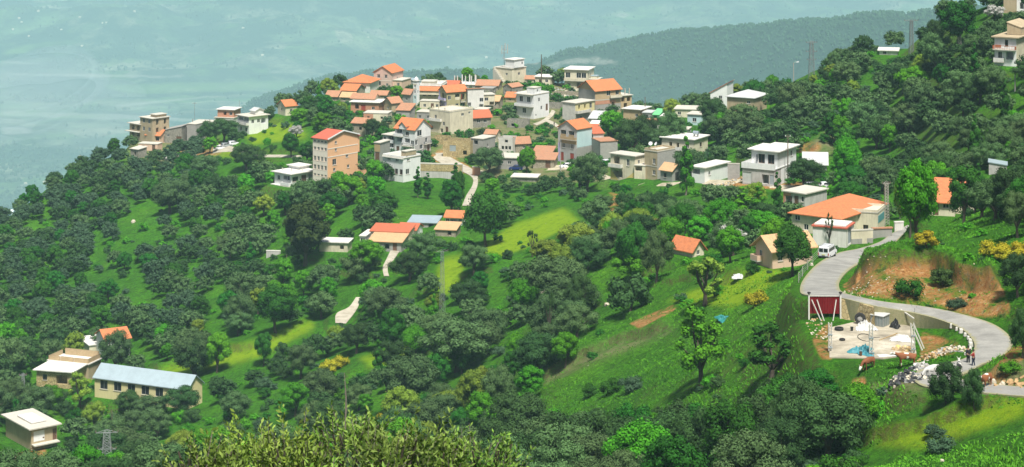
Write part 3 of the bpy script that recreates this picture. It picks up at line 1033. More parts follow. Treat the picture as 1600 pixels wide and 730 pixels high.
H('ruinslope', 'house', 'grey rubble house with a sloping broken wall right of the small peach house', 'house', 284, 224, 30, 7, 19, 12, 'grey_stone', ('sW', 'grey', 1.6, .2), B=7,
  ops=[('F', 'd', 1.6, 2, [(.85, .3)], 'door_brown'), ('F', 'w', .8, .8, [(.3, .6)])], ex=[('wing', -.25, -.003, .2, 1, 0, .8, 'rubble_stone', ('flat', 'slab', .1), [('F', 'o', .9, .9, [(.5, .5)])])])
H('greyblock', 'house', 'bare cinder-block house with a blank windowless end wall beside the oldest stone houses', 'house', 306, 222, 14, 6, 27, 25, 'cinder', ('flat', 'slab', .1), B=6,
  ops=[('R', 'w', .9, .9, [(.5, .6)])], ex=[('wing', -.3, -.004, .3, 1, 0, .8, 'grey', ('flat', 'slab'), [('F', 'o', .8, 1, [(.5, .7)])])])
H('bareframe', 'unfinished_building', 'unfinished concrete frame with open bays and columns on the ridge line', 'building', 328, 193, 28, 4, 17, 12, 'grey', ('flat', 'slab', .3), B=7,
  ops=[('F', 'o', 2.4, 2.0, [(.16, .68), (.5, .68), (.84, .68)]), ('F', 'o', 1.2, 1.5, [(.3, .2), (.7, .2)])], ex=[('cols', [(.02, .05), (.98, .05)], 1.02, 1.35, .25, 'grey')])
H('brickwhite', 'house', 'house with a red brick top storey under a thin white roof slab on the ridge', 'house', 365, 193, 30, 6, 20, 14, 'white', ('flat', 'slab', .2), B=8,
  ops=[('F', 'd', 1, 2, [(.15, .7)]), ('F', 'o', 1.6, 1.2, [(.4, .72), (.75, .72)])],
  ex=[('wing', .12, .98, .1, .9, 1.04, 1.62, 'brick', ('flat', 'white_slab', .5), [('F', 'o', 1.1, 1.2, [(.45, .5)]), ('F', 'w', 1, 1, [(.8, .5)])])])
H('lowtile1', 'house', 'low house with a brown tile roof in front of the brick-topped house', 'house', 378, 193, 27, 6, 11, 12, 'cream', ('gx', 'old_tile', 1.6), B=6, ops=[('F', 'w', .9, .9, [(.2, .5), (.7, .5)])])
H('ridgewhite2', 'house', 'small white house with a stepped parapet at the right of the brick-topped house', 'house', 396, 186, 14, 8, 12, 35, 'white', ('flat', 'slab'), ops=[('F', 'w', .9, .9, [(.5, .5)]), ('R', 'w', .9, .9, [(.5, .5)])])
H('balcwhite', 'house', 'two-storey white house with long balconies above the yellow-green mound', 'house', 389, 210, 18, 30, 27, 48, 'fresh_white', ('ledge', 'slab', .6), A=None, B=None,
  ops=[('F', 'l', 3, 2.2, [(.3, .76), (.75, .76)]), ('F', 'w', 1, 1.2, [(.3, .25), (.75, .25)]), ('R', 'w', 1, 1.1, [(.2, .72), (.5, .72)]), ('R', 'o', 2, 1.8, [(.75, .7)])],
  ex=[('balc', 'F', .02, .98, .5, 1.0, 'white'), ('wing', .3, .7, .5, .95, 1.05, 1.25, 'white', ('gx', 'pale_metal', .8), [])])
H('orangegable', 'house', 'cream cottage with an orange gable roof alone on the skyline above the green mound', 'house', 446, 181, 12, 18, 15, 55, 'cream', ('gy', 'orange_tile', 1.8), B=None,
  ops=[('F', 'w', .9, 1, [(.5, .55)]), ('R', 'w', .9, .9, [(.5, .5)])])
# ======================= mid-left villa and the tall orange block
H('villa', 'villa', 'flat-roofed white villa on stilts among trees left of the tall orange block', 'villa', 455, 300, 26, 36, 19, 42, 'fresh_white', ('ledge', 'white_slab', .8), B=None, zoff=1.5,
  ops=[('F', 'l', 2.6, 2.1, [(.72, .52)]), ('F', 'w', 1, 1.1, [(.25, .58)]), ('R', 'w', 1.9, 1.2, [(.18, .55)], 'frame_brown'), ('R', 'd', 1.6, 2.1, [(.55, .45)]), ('R', 'o', 1.8, 1.8, [(.85, .5)])],
  ex=[('slab', -.08, 1.12, -.12, .9, -.04, 'white_slab'), ('cols', [(.05, -.08), (.5, -.08), (.95, -.08), (1.08, .5)], -1.2, -.045, .35, 'fresh_white'),
      ('balc', 'F', .5, 1.0, .02, 1.0, 'fresh_white'), ('wing', -.12, .5, .7, 1.15, .5, 1.28, 'fresh_white', ('ledge', 'white_slab', .5), []), ('cols', [(.2, .2), (.6, .3), (.85, .6)], 1.06, 1.3, .2, 'limewash')])
H('orangeblock', 'apartment_block', 'tall orange and cream apartment block with rows of tiny windows and a red gable roof', 'apartment block', 512, 286, 23, 47, 68, 40, 'orange_wall', ('gx', 'red_roof', 1.7, .45),
  ops=[('F', 'w', .75, .5, G((.14, .38, .62, .86), (.93, .155))), ('F', 'w', .75, .8, G((.14, .38, .62, .86), (.76,))), ('F', 'w', .75, 1.15, G((.14, .38, .62, .86), (.53, .33))),
       ('R', 'w', .7, .7, [(.27, .90), (.27, .73)]), ('R', 'w', 1.3, 1.5, [(.22, .455)]), ('R', 'w', .8, .8, [(.22, .28), (.68, .30)]), ('R', 'w', .9, .8, [(.64, .55)]), ('R', 'w', .8, .6, [(.33, .1)])],
  ex=[('band', 'F', 0, .995, 'cream_side', 0, 1, 'facing'), ('band', 'R', .765, .785, 'cream_side'), ('band', 'R', .575, .595, 'cream_side'),
      ('fascia', 1.7), ('wing', .1, 1.0, 1.003, 1.30, 0, .24, 'orange_wall', ('flat', 'old_tile', .1), []), ('wing', .2, .98, 1.003, 1.07, .59, .96, 'orange_wall', ('flat', 'red_roof', .2), [])])
# ======================= the white cube, the many-balconied house and what stands round it
H('whitecube', 'house', 'plain cream cube house with a row of four dark windows above the bright green field', 'house', 630, 285, 32, 27, 37, 40, 'fresh_white', ('par', 'slab', .15, .35),
  ops=[('F', 'w', .9, 1.3, [(.16, .42), (.42, .42), (.67, .42), (.9, .42)], 'frame_brown'), ('F', 'w', 1.0, .5, [(.3, .9), (.7, .9)]), ('R', 'w', 1.2, 1.3, [(.25, .42)]), ('R', 'w', 1.0, .5, [(.3, .9)])],
  ex=[('wing', .78, 1.0, .15, .75, 1.06, 1.26, 'tan', ('flat', 'slab', .1), []), ('slab', .0, 1.02, -.06, 0, .97, 'white_slab')])
H('balcony', 'house', 'tall white and grey house with stacked arched balconies and an orange dormer roof', 'house', 648, 244, 31, 25, 41, 35, 'fresh_white', ('gx', 'orange_tile', 2.6, .4), B=None,
  ops=[('F', 'l', 2.0, 2.2, [(.22, .84), (.22, .5), (.62, .5)]), ('F', 'w', 1.1, 1.2, [(.62, .82)]), ('F', 'd', 1, 2.1, [(.15, .15), (.85, .15)], 'door_brown'), ('F', 'w', 1, 1.1, [(.5, .18), (.88, .5)]),
       ('R', 'w', 1.9, 1.6, [(.3, .84)]), ('R', 'w', 1.0, 1.3, [(.1, .5), (.72, .52)]), ('R', 'w', 1.3, 1.2, [(.4, .3)]), ('R', 'd', 1.1, 2.0, [(.85, .2)], 'door_brown')],
  ex=[('band', 'R', .0, .66, 'light_grey', 0, 1, 'facing'), ('wing', -.62, -.004, .0, .75, 0, .68, 'light_grey', ('flat', 'slab', .3), [('F', 'l', 2.0, 2.1, [(.68, .77), (.68, .36)]), ('F', 'w', .8, 1.3, [(.16, .77), (.16, .36), (.36, .77), (.36, .36)])]),
      ('balc', 'F', .02, .42, .68, .9, 'fresh_white'), ('balc', 'F', .4, .98, .34, .9, 'rail_metal'), ('wing', .3, .62, -.1, .4, .99, 1.12, 'fresh_white', ('gy', 'orange_tile', 1.1, .3), [('F', 'o', 1, 1.0, [(.5, .45)])]),
      ('balc', 'R', .55, .98, .36, .6, 'rail_metal')])
H('brownbox', 'garage', 'brown timber-fronted box under the left wing of the balconied white house', 'garage', 594, 254, 9, 6, 30, 25, 'grey', ('flat', 'slab', .2), B=6,
  ops=[('F', 'd', 1.2, 2.2, [(.5, .3)], 'door_brown')], ex=[('band', 'F', .55, .92, 'timber', 0, 1, 'cladding')])
H('retain', 'retaining_wall', 'long retaining wall with an ochre top course below the concrete lane', 'wall', 722, 280, 66, 2, 22, 10, 'light_grey', ('flat', 'slab', .05), B=.8, ext=3,
  ex=[('band', 'F', .5, .98, 'ochre_stone', 0, 1, 'top_course')], flat=False)
H('oldbeige', 'house', 'crumbling beige stone house left of the balconied white house', 'house', 572, 214, 22, 8, 21, 20, 'rubble_stone', ('gx', 'old_tile', 1.2), B=6, ops=[('F', 'o', .9, 1, [(.6, .6)])])
H('brickterrace', 'house', 'low house with red brick walls and dark doorways under a long white roof slab', 'house', 592, 178, 44, 8, 17, 14, 'brick', ('ledge', 'white_slab', .5), B=8,
  ops=[('F', 'o', 1.4, 1.6, [(.22, .6)]), ('F', 'd', 1.3, 2.2, [(.45, .45)], 'door_red'), ('F', 'w', .9, .9, [(.8, .5)])],
  ex=[('wing', -.12, .7, .5, 1.2, 1.08, 1.2, 'cream', ('gx', 'old_tile', 1.3), [])])
H('brickwall', 'house', 'half-built orange brick and plaster house front below the white roof slab', 'house', 606, 191, 38, 6, 13, 10, 'cream', ('flat', 'slab', .1), B=6,
  ops=[('F', 'o', .8, .8, [(.2, .5), (.75, .5)])], ex=[('band', 'F', .02, .95, 'brick', 0, .4, 'brickwork')])
H('tilegable1', 'house', 'beige house with a faded tile gable between the brick house and the grey house', 'house', 612, 178, 12, 16, 17, 50, 'tan', ('gy', 'old_tile', 1.6), ops=[('F', 'w', .8, .8, [(.5, .5)]), ('R', 'w', .8, .8, [(.5, .5)])])
H('greytile', 'house', 'grey block house with a single sloping salmon tile roof', 'house', 640, 187, 21, 7, 14, 15, 'cinder', ('sF', 'old_tile', 1.4, .3), B=6, ops=[('F', 'w', .8, .8, [(.3, .5)])])
H('greytile2', 'house', 'grey house with a brown tile roof at the foot of the mosque', 'house', 641, 164, 12, 8, 17, 35, 'grey', ('gx', 'old_tile', 1.4), ops=[('F', 'w', .8, .8, [(.5, .5)])])
# ======================= the crest, left part
H('cresthouse', 'house', 'two-storey pink house with a small orange gable roof on the very crest', 'house', 612, 141, 28, 11, 27, 22, 'pink', ('gy', 'orange_tile', 2.2, .4), B=10,
  ops=[('F', 'w', 1.0, 1.2, [(.27, .78), (.68, .78)]), ('F', 'w', 1.9, 1.4, [(.24, .36)]), ('F', 'w', .8, .9, [(.75, .3)]), ('R', 'w', .9, 1, [(.5, .6)])],
  ex=[('band', 'F', .51, .54, 'cream_side'), ('wing', 1.004, 1.5, .1, .9, 0, .55, 'peach', ('flat', 'slab', .2), [('F', 'w', .8, 1, [(.6, .6)])])])
H('bighip', 'house', 'long single-storey house with a wide orange hip roof beside the pink crest house', 'house', 578, 144, 40, 8, 14, 14, 'white', ('hip', 'orange_tile', 2.3, .6), B=11, ops=[('F', 'w', .9, .9, [(.5, .5), (.8, .5)])])
H('hip2', 'house', 'stone cottage with an orange tile roof below the wide hip roof', 'house', 556, 151, 24, 8, 9, 20, 'rubble_stone', ('gx', 'orange_tile', 1.8, .4), B=8, ops=[('F', 'w', .8, .8, [(.8, .5)])])
H('cot3', 'cottage', 'leftmost low cottage on the crest with a weathered brown tile roof', 'cottage', 527, 159, 18, 6, 8, 15, 'rubble_stone', ('gx', 'old_tile', 1.6), B=6, ops=[('F', 'w', .7, .7, [(.7, .5)])])
H('cot4', 'cottage', 'tiny stone cottage whose pale tile roof shows between the brick terrace and the crest cottages', 'cottage', 552, 160, 20, 6, 8, 15, 'rubble_stone', ('gx', 'tan_tile', 1.3), B=5, ops=[('F', 'w', .7, .7, [(.3, .5)])])
H('cot5', 'cottage', 'dark low building just right of the pink crest house with a thin metal roof', 'cottage', 646, 133, 14, 6, 10, 18, 'grey', ('flat', 'metal_roof', .3), B=5, ops=[('F', 'o', 1.6, 1, [(.4, .6)])])
# ======================= mosque
H('mosque', 'mosque', 'cream village mosque hall with a tile strip under its white parapet', 'mosque', 690, 158, 34, 5, 23, 10, 'cream', ('par', 'white_slab', .12, .7, 'white'), B=9,
  ops=[('F', 'w', .9, 1.3, [(.2, .45), (.45, .45), (.7, .45)])],
  ex=[('wing', .0, 1.0, -.18, -.004, .45, .74, 'cream', ('sF', 'orange_tile', 1.1, .3), []), ('wing', .0, .6, .3, .8, 1.06, 1.22, 'cream', ('flat', 'slab'), [])])
H('minaret', 'minaret', 'slim white minaret with a small white dome and a pale blue foot', 'minaret', 651, 164, 5.5, 4.5, 37, 35, 'fresh_white', ('flat', 'white_slab', .25), B=None,
  ops=[('F', 'w', .5, .9, [(.5, .78), (.5, .55), (.5, .3)]), ('R', 'w', .4, .9, [(.5, .55)])], ex=[('band', 'F', 0, .4, 'pale_blue', 0, 1, 'facing'), ('band', 'F', .66, .7, 'cream'), ('band', 'F', .84, .88, 'cream'), ('dome', .5, .5, 1.02, .75, 'fresh_white')])
# ======================= lilac house, white tall house and the long ruinous one under them
H('lilac', 'house', 'lilac-sided house with an orange roof, arched loggia and red curtains', 'house', 698, 173, 12, 32, 29, 62, 'olive_cream', ('gy', 'orange_tile', 1.8, .4), B=None,
  ops=[('F', 'o', 2.0, 1.8, [(.5, .75)]), ('F', 'w', .9, 1, [(.5, .3)]), ('R', 'w', 1, 1.2, [(.13, .68), (.13, .2)]), ('R', 'l', 1.7, 2.0, [(.52, .7)], 'cream'), ('R', 'o', 1.5, 2.1, [(.78, .68)]), ('R', 'w', 1.0, 1.2, [(.5, .24), (.92, .6)]), ('R', 'w', 1.5, 1.4, [(.76, .22)])],
  ex=[('band', 'F', .0, .48, 'lavender', 0, 1, 'facing'), ('band', 'F', .0, .99, 'lavender', 0, .16, 'facing'), ('balc', 'F', .1, .9, .5, .7, 'lavender'), ('balc', 'R', .65, .9, .4, .7, 'rail_metal'), ('band', 'R', .52, .85, 'door_red', .71, .74, 'curtain')])
H('tallwhite', 'house', 'tall white house with a tile eave joined to the right of the lilac house', 'house', 731, 172, 4, 25, 29, 75, 'white', ('sW', 'old_tile', .8, .3), A=7,
  ops=[('R', 'w', 1.1, 1.2, [(.85, .52)]), ('R', 'o', 1.4, 1.6, [(.84, .16)]), ('R', 'w', .9, 1.1, [(.1, .3)])],
  ex=[('wing', .1, .8, 1.004, 1.75, .18, .74, 'cream', ('flat', 'slab'), [('R', 'w', 1.1, 1, [(.3, .6)]), ('R', 'o', 1.6, 1.2, [(.75, .15)])])])
H('longruin', 'house', 'long weathered cream building with peeling plaster below the lilac house', 'house', 703, 210, 32, 36, 34, 42, 'cream', ('par', 'slab', .05, .3), B=None,
  ops=[('F', 'w', .8, 1.1, [(.3, .72), (.7, .45)]), ('F', 'o', 1.2, 1.3, [(.12, .2), (.6, .12)]), ('F', 'd', 1, 2, [(.85, .12)]), ('R', 'w', 1.0, .8, [(.55, .82)]), ('R', 'w', .8, .6, [(.85, .86)])],
  ex=[('balc', 'F', .05, .6, .52, .8, 'white'), ('cols', [(.1, .05), (.4, .05), (.7, .05)], 1.05, 1.18, .25, 'cream')])
H('redtile', 'house', 'grey stone house with a salmon tile roof beside the shrubs under the tall white house', 'house', 735, 200, 10, 32, 16, 68, 'grey_stone', ('gy', 'red_tile', 1.8, .5), B=None, ops=[('R', 'w', 1.0, .9, [(.72, .6), (.4, .6)]), ('F', 'w', .7, .7, [(.5, .5)])])
H('ruinA', 'ruin', 'roofless ochre stone ruin with a blue door sheet in its long wall', 'ruin', 735, 247, 43, 6, 26, 12, 'ochre_stone', ('open', ''), B=6, ops=[('F', 'd', 1.6, 1.6, [(.36, .55)], 'tank_metal'), ('F', 'o', 1.2, 1.3, [(.8, .3)])])
H('ruinB', 'house', 'stained grey flat house with a teal doorway between the two ruins', 'house', 755, 246, 19, 14, 28, 30, 'grey', ('flat', 'slab', .15), B=7, ops=[('F', 'o', 1.4, 1.2, [(.4, .8)]), ('F', 'd', 1.2, 2.0, [(.7, .2)], 'door_teal'), ('R', 'w', .9, .9, [(.4, .6)])])
H('ruinC', 'ruin', 'broken white-plastered ruin with empty window holes beside the round olive', 'ruin', 801, 240, 22, 6, 24, 16, 'limewash', ('open', ''), B=5, ops=[('F', 'o', .8, 1.1, [(.3, .35), (.55, .35), (.8, .35)]), ('F', 'o', 1.0, .9, [(.55, .78)])])
H('tileD', 'cottage', 'little tiled cottage to the right of the white plastered ruin', 'cottage', 806, 238, 4, 22, 15, 70, 'rubble_stone', ('gy', 'old_tile', 1.5, .4), B=None, ops=[('R', 'w', .7, .7, [(.6, .5)])])
H('barnA', 'barn', 'rear of two stepped old tile-roofed barns by the village lane', 'barn', 862, 252, 28, 5, 14, 12, 'rubble_stone', ('sF', 'old_tile', .8, .4), B=5, ops=[('F', 'o', .9, .9, [(.3, .5)])])
H('barnB', 'barn', 'front of two stepped old tile-roofed barns by the village lane', 'barn', 866, 263, 33, 5, 13, 10, 'rubble_stone', ('sF', 'old_tile', .9, .4), B=6, ops=[('F', 'd', 1.2, 1.9, [(.7, .4)])])
H('longgrey', 'house', 'long low grey house with a flat mortar roof behind the dark blue car', 'house', 818, 265, 40, 6, 17, 10, 'grey', ('flat', 'slab', .3), B=8, ops=[('F', 'w', .9, .8, [(.15, .6), (.45, .6)]), ('F', 'd', 1, 2, [(.3, .3)])])
H('lowstone', 'shelter', 'low stone shelter with a flat rock roof below the lane', 'shelter', 838, 284, 38, 8, 6, 10, 'grey_stone', ('flat', 'limewash', .4), B=5, ops=[('F', 'o', 1.6, 1.0, [(.3, .5), (.65, .5)])])
H('gatepost', 'wall', 'short brick wall with a pale post where the lane turns downhill', 'wall', 750, 274, 12, 2, 12, 12, 'brick', ('flat', 'slab', .05), B=.4, flat=False)
# ======================= crest, middle and right
H('cresttile', 'cottage', 'long low salmon-roofed cottage on the crest left of the antenna house', 'cottage', 778, 141, 34, 6, 7, 10, 'rubble_stone', ('gx', 'old_tile', 1.5), B=8, ops=[('F', 'w', .8, .7, [(.3, .5), (.7, .5)])])
H('framework', 'unfinished_building', 'row of bare white concrete columns on a slab behind the mosque', 'building', 742, 137, 34, 4, 4, 12, 'light_grey', ('flat', 'white_slab', .3), B=7, ops=[],
  ex=[('cols', [(.05, .1), (.18, .1), (.3, .6), (.55, .1), (.62, .7), (.82, .1), (.88, .7), (.97, .4)], 1.1, 4.4, .35, 'white_slab')])
H('antennahouse', 'house', 'cream crest house with an outside stair and a white box room carrying antennas', 'house', 800, 130, 28, 22, 22, 40, 'cream', ('flat', 'slab', .2), B=None,
  ops=[('F', 'o', 1.6, 2.0, [(.15, .5)]), ('R', 'w', 1, .9, [(.5, .6)]), ('F', 'w', .8, .8, [(.7, .6)])],
  ex=[('wing', .55, 1.05, .1, .8, 1.06, 1.62, 'fresh_white', ('flat', 'white_slab', .3), [('R', 'w', .6, .9, [(.8, .5)])]), ('stair', 'F', .62, .05, 8, 1.0)])
H('crestflat', 'house', 'low cream house with two dark openings between the antenna house and a round tree', 'house', 860, 134, 24, 6, 13, 14, 'cream', ('flat', 'white_slab', .4), B=7, ops=[('F', 'o', 1.2, 1.6, [(.35, .45)]), ('F', 'w', .9, .9, [(.75, .55)])])
H('crestbig', 'house', 'two-storey cream house with a glazed top floor and a brick ground floor on the crest', 'house', 918, 140, 36, 8, 30, 16, 'cream', ('ledge', 'white_slab', .5), B=10,
  ops=[('F', 'w', 1.5, 1.7, [(.15, .72), (.34, .72), (.62, .72), (.84, .72)]), ('F', 'o', 1.6, 1.8, [(.62, .22)]), ('F', 'w', .9, .9, [(.2, .22)]), ('R', 'w', 1, 1, [(.5, .7)])],
  ex=[('balc', 'F', .0, 1.0, .42, .9, 'cream'), ('band', 'F', .03, .36, 'brick', .7, 1, 'brickwork')])
H('crestyellow', 'house', 'small yellow house with a solar panel roof attached right of the glazed crest house', 'house', 933, 144, 16, 5, 19, 18, 'yellow', ('flat', 'slab', .4), B=6, ops=[('F', 'w', .9, 1, [(.6, .6)])], ex=[('wing', .3, .9, .2, .7, 1.06, 1.25, 'cream', ('flat', 'metal_roof', .1), [])])
H('orangebig', 'house', 'big brick house with a bright orange gable roof and a grey windowless end wall', 'house', 930, 175, 26, 40, 33, 58, 'tan_brick', ('gy', 'orange_tile', 2.8, .5), B=None,
  ops=[('R', 'w', 1.3, 1.5, [(.52, .84)]), ('R', 'w', 1.2, 1.5, [(.86, .84)]), ('R', 'o', 1.2, 1.3, [(.7, .3)])],
  ex=[('band', 'F', 0, .98, 'cinder', 0, 1, 'facing'), ('band', 'R', .34, .5, 'brick', .0, .8, 'brickwork'), ('band', 'R', 0, .32, 'grey', 0, 1, 'facing'), ('band', 'R', .52, .56, 'slab'),
      ('wing', .1, .9, 1.004, 1.5, 0, .62, 'tan_brick', ('ledge', 'slab', .4), [('R', 'o', 1.4, 1.6, [(.3, .72), (.75, .72), (.5, .25)])]), ('cols', [(.8, 1.1), (.8, 1.3), (.8, 1.47)], .64, .95, .25, 'slab'),
      ('balc', 'R', .55, 1.0, .60, .9, 'cream')])
H('yellowup', 'house', 'house with a blank white end wall and a yellow upper floor of three openings', 'house', 899, 194, 20, 30, 32, 42, 'pale_yellow', ('flat', 'slab', .3), B=None,
  ops=[('R', 'o', .9, 1.6, [(.2, .78), (.5, .78)]), ('R', 'w', 1, 1.6, [(.8, .8)]), ('R', 'w', .9, .9, [(.3, .3)])],
  ex=[('band', 'F', 0, .99, 'limewash', 0, 1, 'facing'), ('band', 'R', .0, .5, 'grey', 0, 1, 'facing'), ('balc', 'R', 0, .7, .5, 1.0, 'limewash')])
H('tinshed1', 'shed', 'grey sheet-roofed shed tucked under the big orange-roofed house', 'shed', 940, 194, 20, 8, 8, 15, 'light_grey', ('sF', 'pale_metal', 1.4, .3), B=7, ops=[('F', 'o', 1, .9, [(.7, .5)])])
H('tinshed2', 'shed', 'low white roof patch with a tiled lean-to behind the lane gable house', 'shed', 945, 204, 24, 6, 6, 12, 'grey', ('sF', 'white_slab', .8, .3), B=6, ops=[('F', 'o', 1, .7, [(.3, .5)])],
  ex=[('wing', .1, .6, -.6, -.004, .0, .6, 'rubble_stone', ('sF', 'red_tile', 1.0, .3), [])])
H('whitehouse', 'house', 'bright white two-storey house with a full-width balcony in the centre of the village', 'house', 834, 186, 27, 24, 37, 38, 'fresh_white', ('par', 'slab', .1, .25), B=None,
  ops=[('F', 'w', 1.2, 1.6, [(.27, .8), (.7, .8)]), ('F', 'w', 1.3, 1.5, [(.45, .32)]), ('R', 'w', .8, 1.1, [(.35, .78)]), ('R', 'w', .8, 1.1, [(.5, .42)]), ('R', 'd', 1, 2.0, [(.85, .4)], 'door_brown'), ('R', 'w', .5, .6, [(.15, .15)])],
  ex=[('balc', 'F', -.02, 1.0, .49, 1.1, 'fresh_white'), ('slab', -.04, 1.0, -.12, .2, 1.0, 'slab'), ('wing', .55, .98, .05, .5, 1.05, 1.28, 'fresh_white', ('flat', 'slab', .1), [('R', 'o', .9, .9, [(.5, .5)])])])
H('smalltile1', 'cottage', 'small orange-roofed cottage peeking out just left of the bright white house', 'cottage', 804, 160, 14, 5, 8, 15, 'tan', ('gx', 'orange_tile', 1.4), B=5, ops=[('F', 'w', .7, .7, [(.5, .5)])])
H('smalltile2', 'cottage', 'tan stone cottage with a pale tile roof left of the green bank and white house', 'cottage', 779, 170, 20, 5, 12, 14, 'rubble_stone', ('gx', 'tan_tile', 1.4), B=6, ops=[('F', 'w', .8, .8, [(.3, .5), (.7, .5)])])
H('darkstone', 'wall', 'dark dry-stone wall ruin at the foot of the bright white house', 'wall', 826, 200, 34, 4, 13, 12, 'grey_stone', ('open', ''), B=2.0, ops=[('F', 'o', 1.4, .9, [(.3, .3)])], flat=False)
H('lane_l', 'house', 'three-storey lane house with a lilac balcony front and a pale gable end', 'house', 901, 256, 29, 24, 54, 42, 'light_grey', ('gy', 'orange_tile', 2.0, .35), B=None,
  ops=[('F', 'l', 2.1, 2.1, [(.28, .82), (.72, .82)], 'timber'), ('F', 'w', .9, 1.2, [(.3, .48), (.75, .48)]), ('F', 'd', 1.2, 2.2, [(.2, .16), (.75, .16)], 'door_red')],
  ex=[('band', 'F', .55, .66, 'timber', .2, 1, 'balcony_front'), ('band', 'F', 0, .54, 'lavender', 0, .14, 'facing'), ('balc', 'F', .2, 1, .66, .7, 'timber'), ('band', 'R', .0, .44, 'grey', 0, 1, 'facing'), ('band', 'R', .46, .99, 'pale_blue', 0.02, 1, 'facing')])
H('lane_r', 'house', 'narrow pale blue-grey house with a salmon roof attached right of the lane gable house', 'house', 927, 252, 4, 16, 43, 74, 'light_grey', ('gy', 'red_tile', 1.2, .3), A=9, ops=[('R', 'w', .8, 1, [(.6, .6)])])
H('greywall', 'building', 'blank grey block building with a terracotta coping behind the lane trees', 'building', 938, 250, 5, 27, 28, 72, 'cinder', ('flat', 'old_tile', .15), A=7)
H('cresttan', 'house', 'ochre block house with an overhanging white roof on the right of the crest', 'house', 1000, 194, 26, 12, 22, 28, 'tan_brick', ('ledge', 'white_slab', .5), B=8, ops=[('R', 'w', 1, 1.3, [(.35, .6)]), ('R', 'o', .9, 1.4, [(.75, .5)]), ('F', 'w', .9, .9, [(.8, .6)])])
H('dotgreen', 'shed', 'pale green sheet-metal shed on the crest among the low roofs', 'shed', 1030, 189, 10, 5, 9, 22, 'green_sheet', ('sF', 'green_sheet', 1.2, .2), B=5, ops=[('F', 'o', 1.2, 1.1, [(.4, .5)])])
H('row1', 'house', 'low brown-tiled house below the green shed', 'house', 1022, 203, 26, 6, 8, 12, 'tan', ('gx', 'old_tile', 1.4), B=6, ops=[('F', 'w', .8, .7, [(.3, .5), (.6, .5)])])
H('row2', 'house', 'peach and white house with three small windows right of the green shed', 'house', 1053, 195, 20, 6, 12, 14, 'peach', ('flat', 'white_slab', .4), B=6, ops=[('F', 'w', .8, .9, [(.2, .5), (.5, .5), (.8, .5)])])
H('row3', 'house', 'white low house with a teal window at the right end of the crest row', 'house', 1096, 196, 22, 8, 16, 20, 'pale_blue', ('flat', 'slab', .3), B=6, ops=[('F', 'w', 1, 1, [(.5, .5)])])
H('row4', 'house', 'long low house with a flat tan roof standing behind the teal-windowed one', 'house', 1092, 184, 38, 8, 12, 12, 'cream', ('flat', 'slab', .3), B=8, ops=[('F', 'w', .9, .8, [(.2, .5), (.7, .5)])])
H('row5', 'house', 'scruffy low house with patched roof slabs below the peach and white house', 'house', 1040, 210, 30, 6, 9, 12, 'cream', ('flat', 'limewash', .3), B=7, ops=[('F', 'o', 1, .9, [(.3, .5), (.7, .5)])])
H('row6', 'house', 'dark shaded house with a tin lean-to just right of the ochre block house', 'house', 1018, 188, 14, 5, 11, 16, 'grey', ('flat', 'pale_metal', .2), B=6, ops=[('F', 'o', 1.3, 1.1, [(.4, .5)])])
H('redgable', 'house', 'white house with a red-edged roof sloping left behind the tan barn', 'house', 1136, 168, 26, 6, 22, 20, 'fresh_white', ('sW', 'red_roof', 3.0, .3), B=8, ops=[('F', 'w', .9, .9, [(.6, .7)])])
H('tanbarn', 'barn', 'large tan barn with a pale ribbed metal hip roof on the saddle', 'barn', 1178, 176, 42, 20, 22, 28, 'tan', ('hip', 'pale_metal', 1.5, .5), B=None, ops=[('F', 'w', .9, .7, [(.8, .7)])])
# ======================= houses along the middle road
H('yellowtri', 'house', 'pale house on pillars with big yellow triangles painted under its balcony', 'house', 992, 286, 38, 16, 41, 40, 'cream', ('flat', 'slab', .35), B=None,
  ops=[('F', 'o', 1.9, 1.9, [(.25, .78)]), ('F', 'w', .9, 1.7, [(.72, .74)]), ('F', 'o', 3.0, 1.8, [(.3, .25)]), ('R', 'w', .9, 1.2, [(.4, .75)])],
  ex=[('balc', 'F', -.02, .5, .5, .9, 'white'), ('tri', 'F', [(.5, .02), (.98, .02), (.98, .42)], 'yellow', 'painted_panel'), ('tri', 'F', [(.0, .02), (.32, .02), (.0, .42)], 'yellow', 'painted_panel')])
H('beigetower', 'house', 'square beige tower house with a blue water butt and dishes on its roof', 'house', 1027, 282, 20, 28, 44, 44, 'tan', ('par', 'slab', .1, .4), B=None,
  ops=[('F', 'w', .9, 1.4, [(.75, .66)]), ('F', 'w', .9, 1.2, [(.75, .26)])], ex=[('band', 'R', 0, .98, 'cinder', 0, 1, 'facing'), ('dish', .2, .2, 1.1), ('dish', .5, .3, 1.1, -20), ('band', 'F', .46, .5, 'slab')])
H('whitemid', 'house', 'low cream wall and shed linking the pillared house to the beige tower', 'shed', 1008, 280, 17, 3, 20, 20, 'cream', ('flat', 'slab', .1), B=5, ops=[('F', 'o', 1.8, 1.2, [(.4, .8)])])
H('creamflat', 'house', 'wide cream house with a flat white roof and a steel water tank', 'house', 1084, 247, 50, 22, 28, 30, 'cream', ('flat', 'white_slab', .5), B=None,
  ops=[('F', 'o', .8, 1.4, [(.28, .62), (.5, .62)]), ('R', 'w', 1.3, 1.1, [(.5, .62)], 'frame_brown'), ('F', 'w', .9, .9, [(.8, .6)])], ex=[('tank', .85, .5, 1.07, 'tank_metal'), ('balc', 'F', .1, .7, .35, .8, 'white')])
H('tancot', 'cottage', 'little grey cottage with a faded tan tile roof right of the beige tower', 'cottage', 1050, 284, 18, 16, 17, 42, 'grey', ('gx', 'tan_tile', 1.4, .4), B=None, ops=[('F', 'w', .8, 1.1, [(.4, .5)], 'frame_brown'), ('R', 'd', 1.5, 2.0, [(.5, .4)], 'interior')])
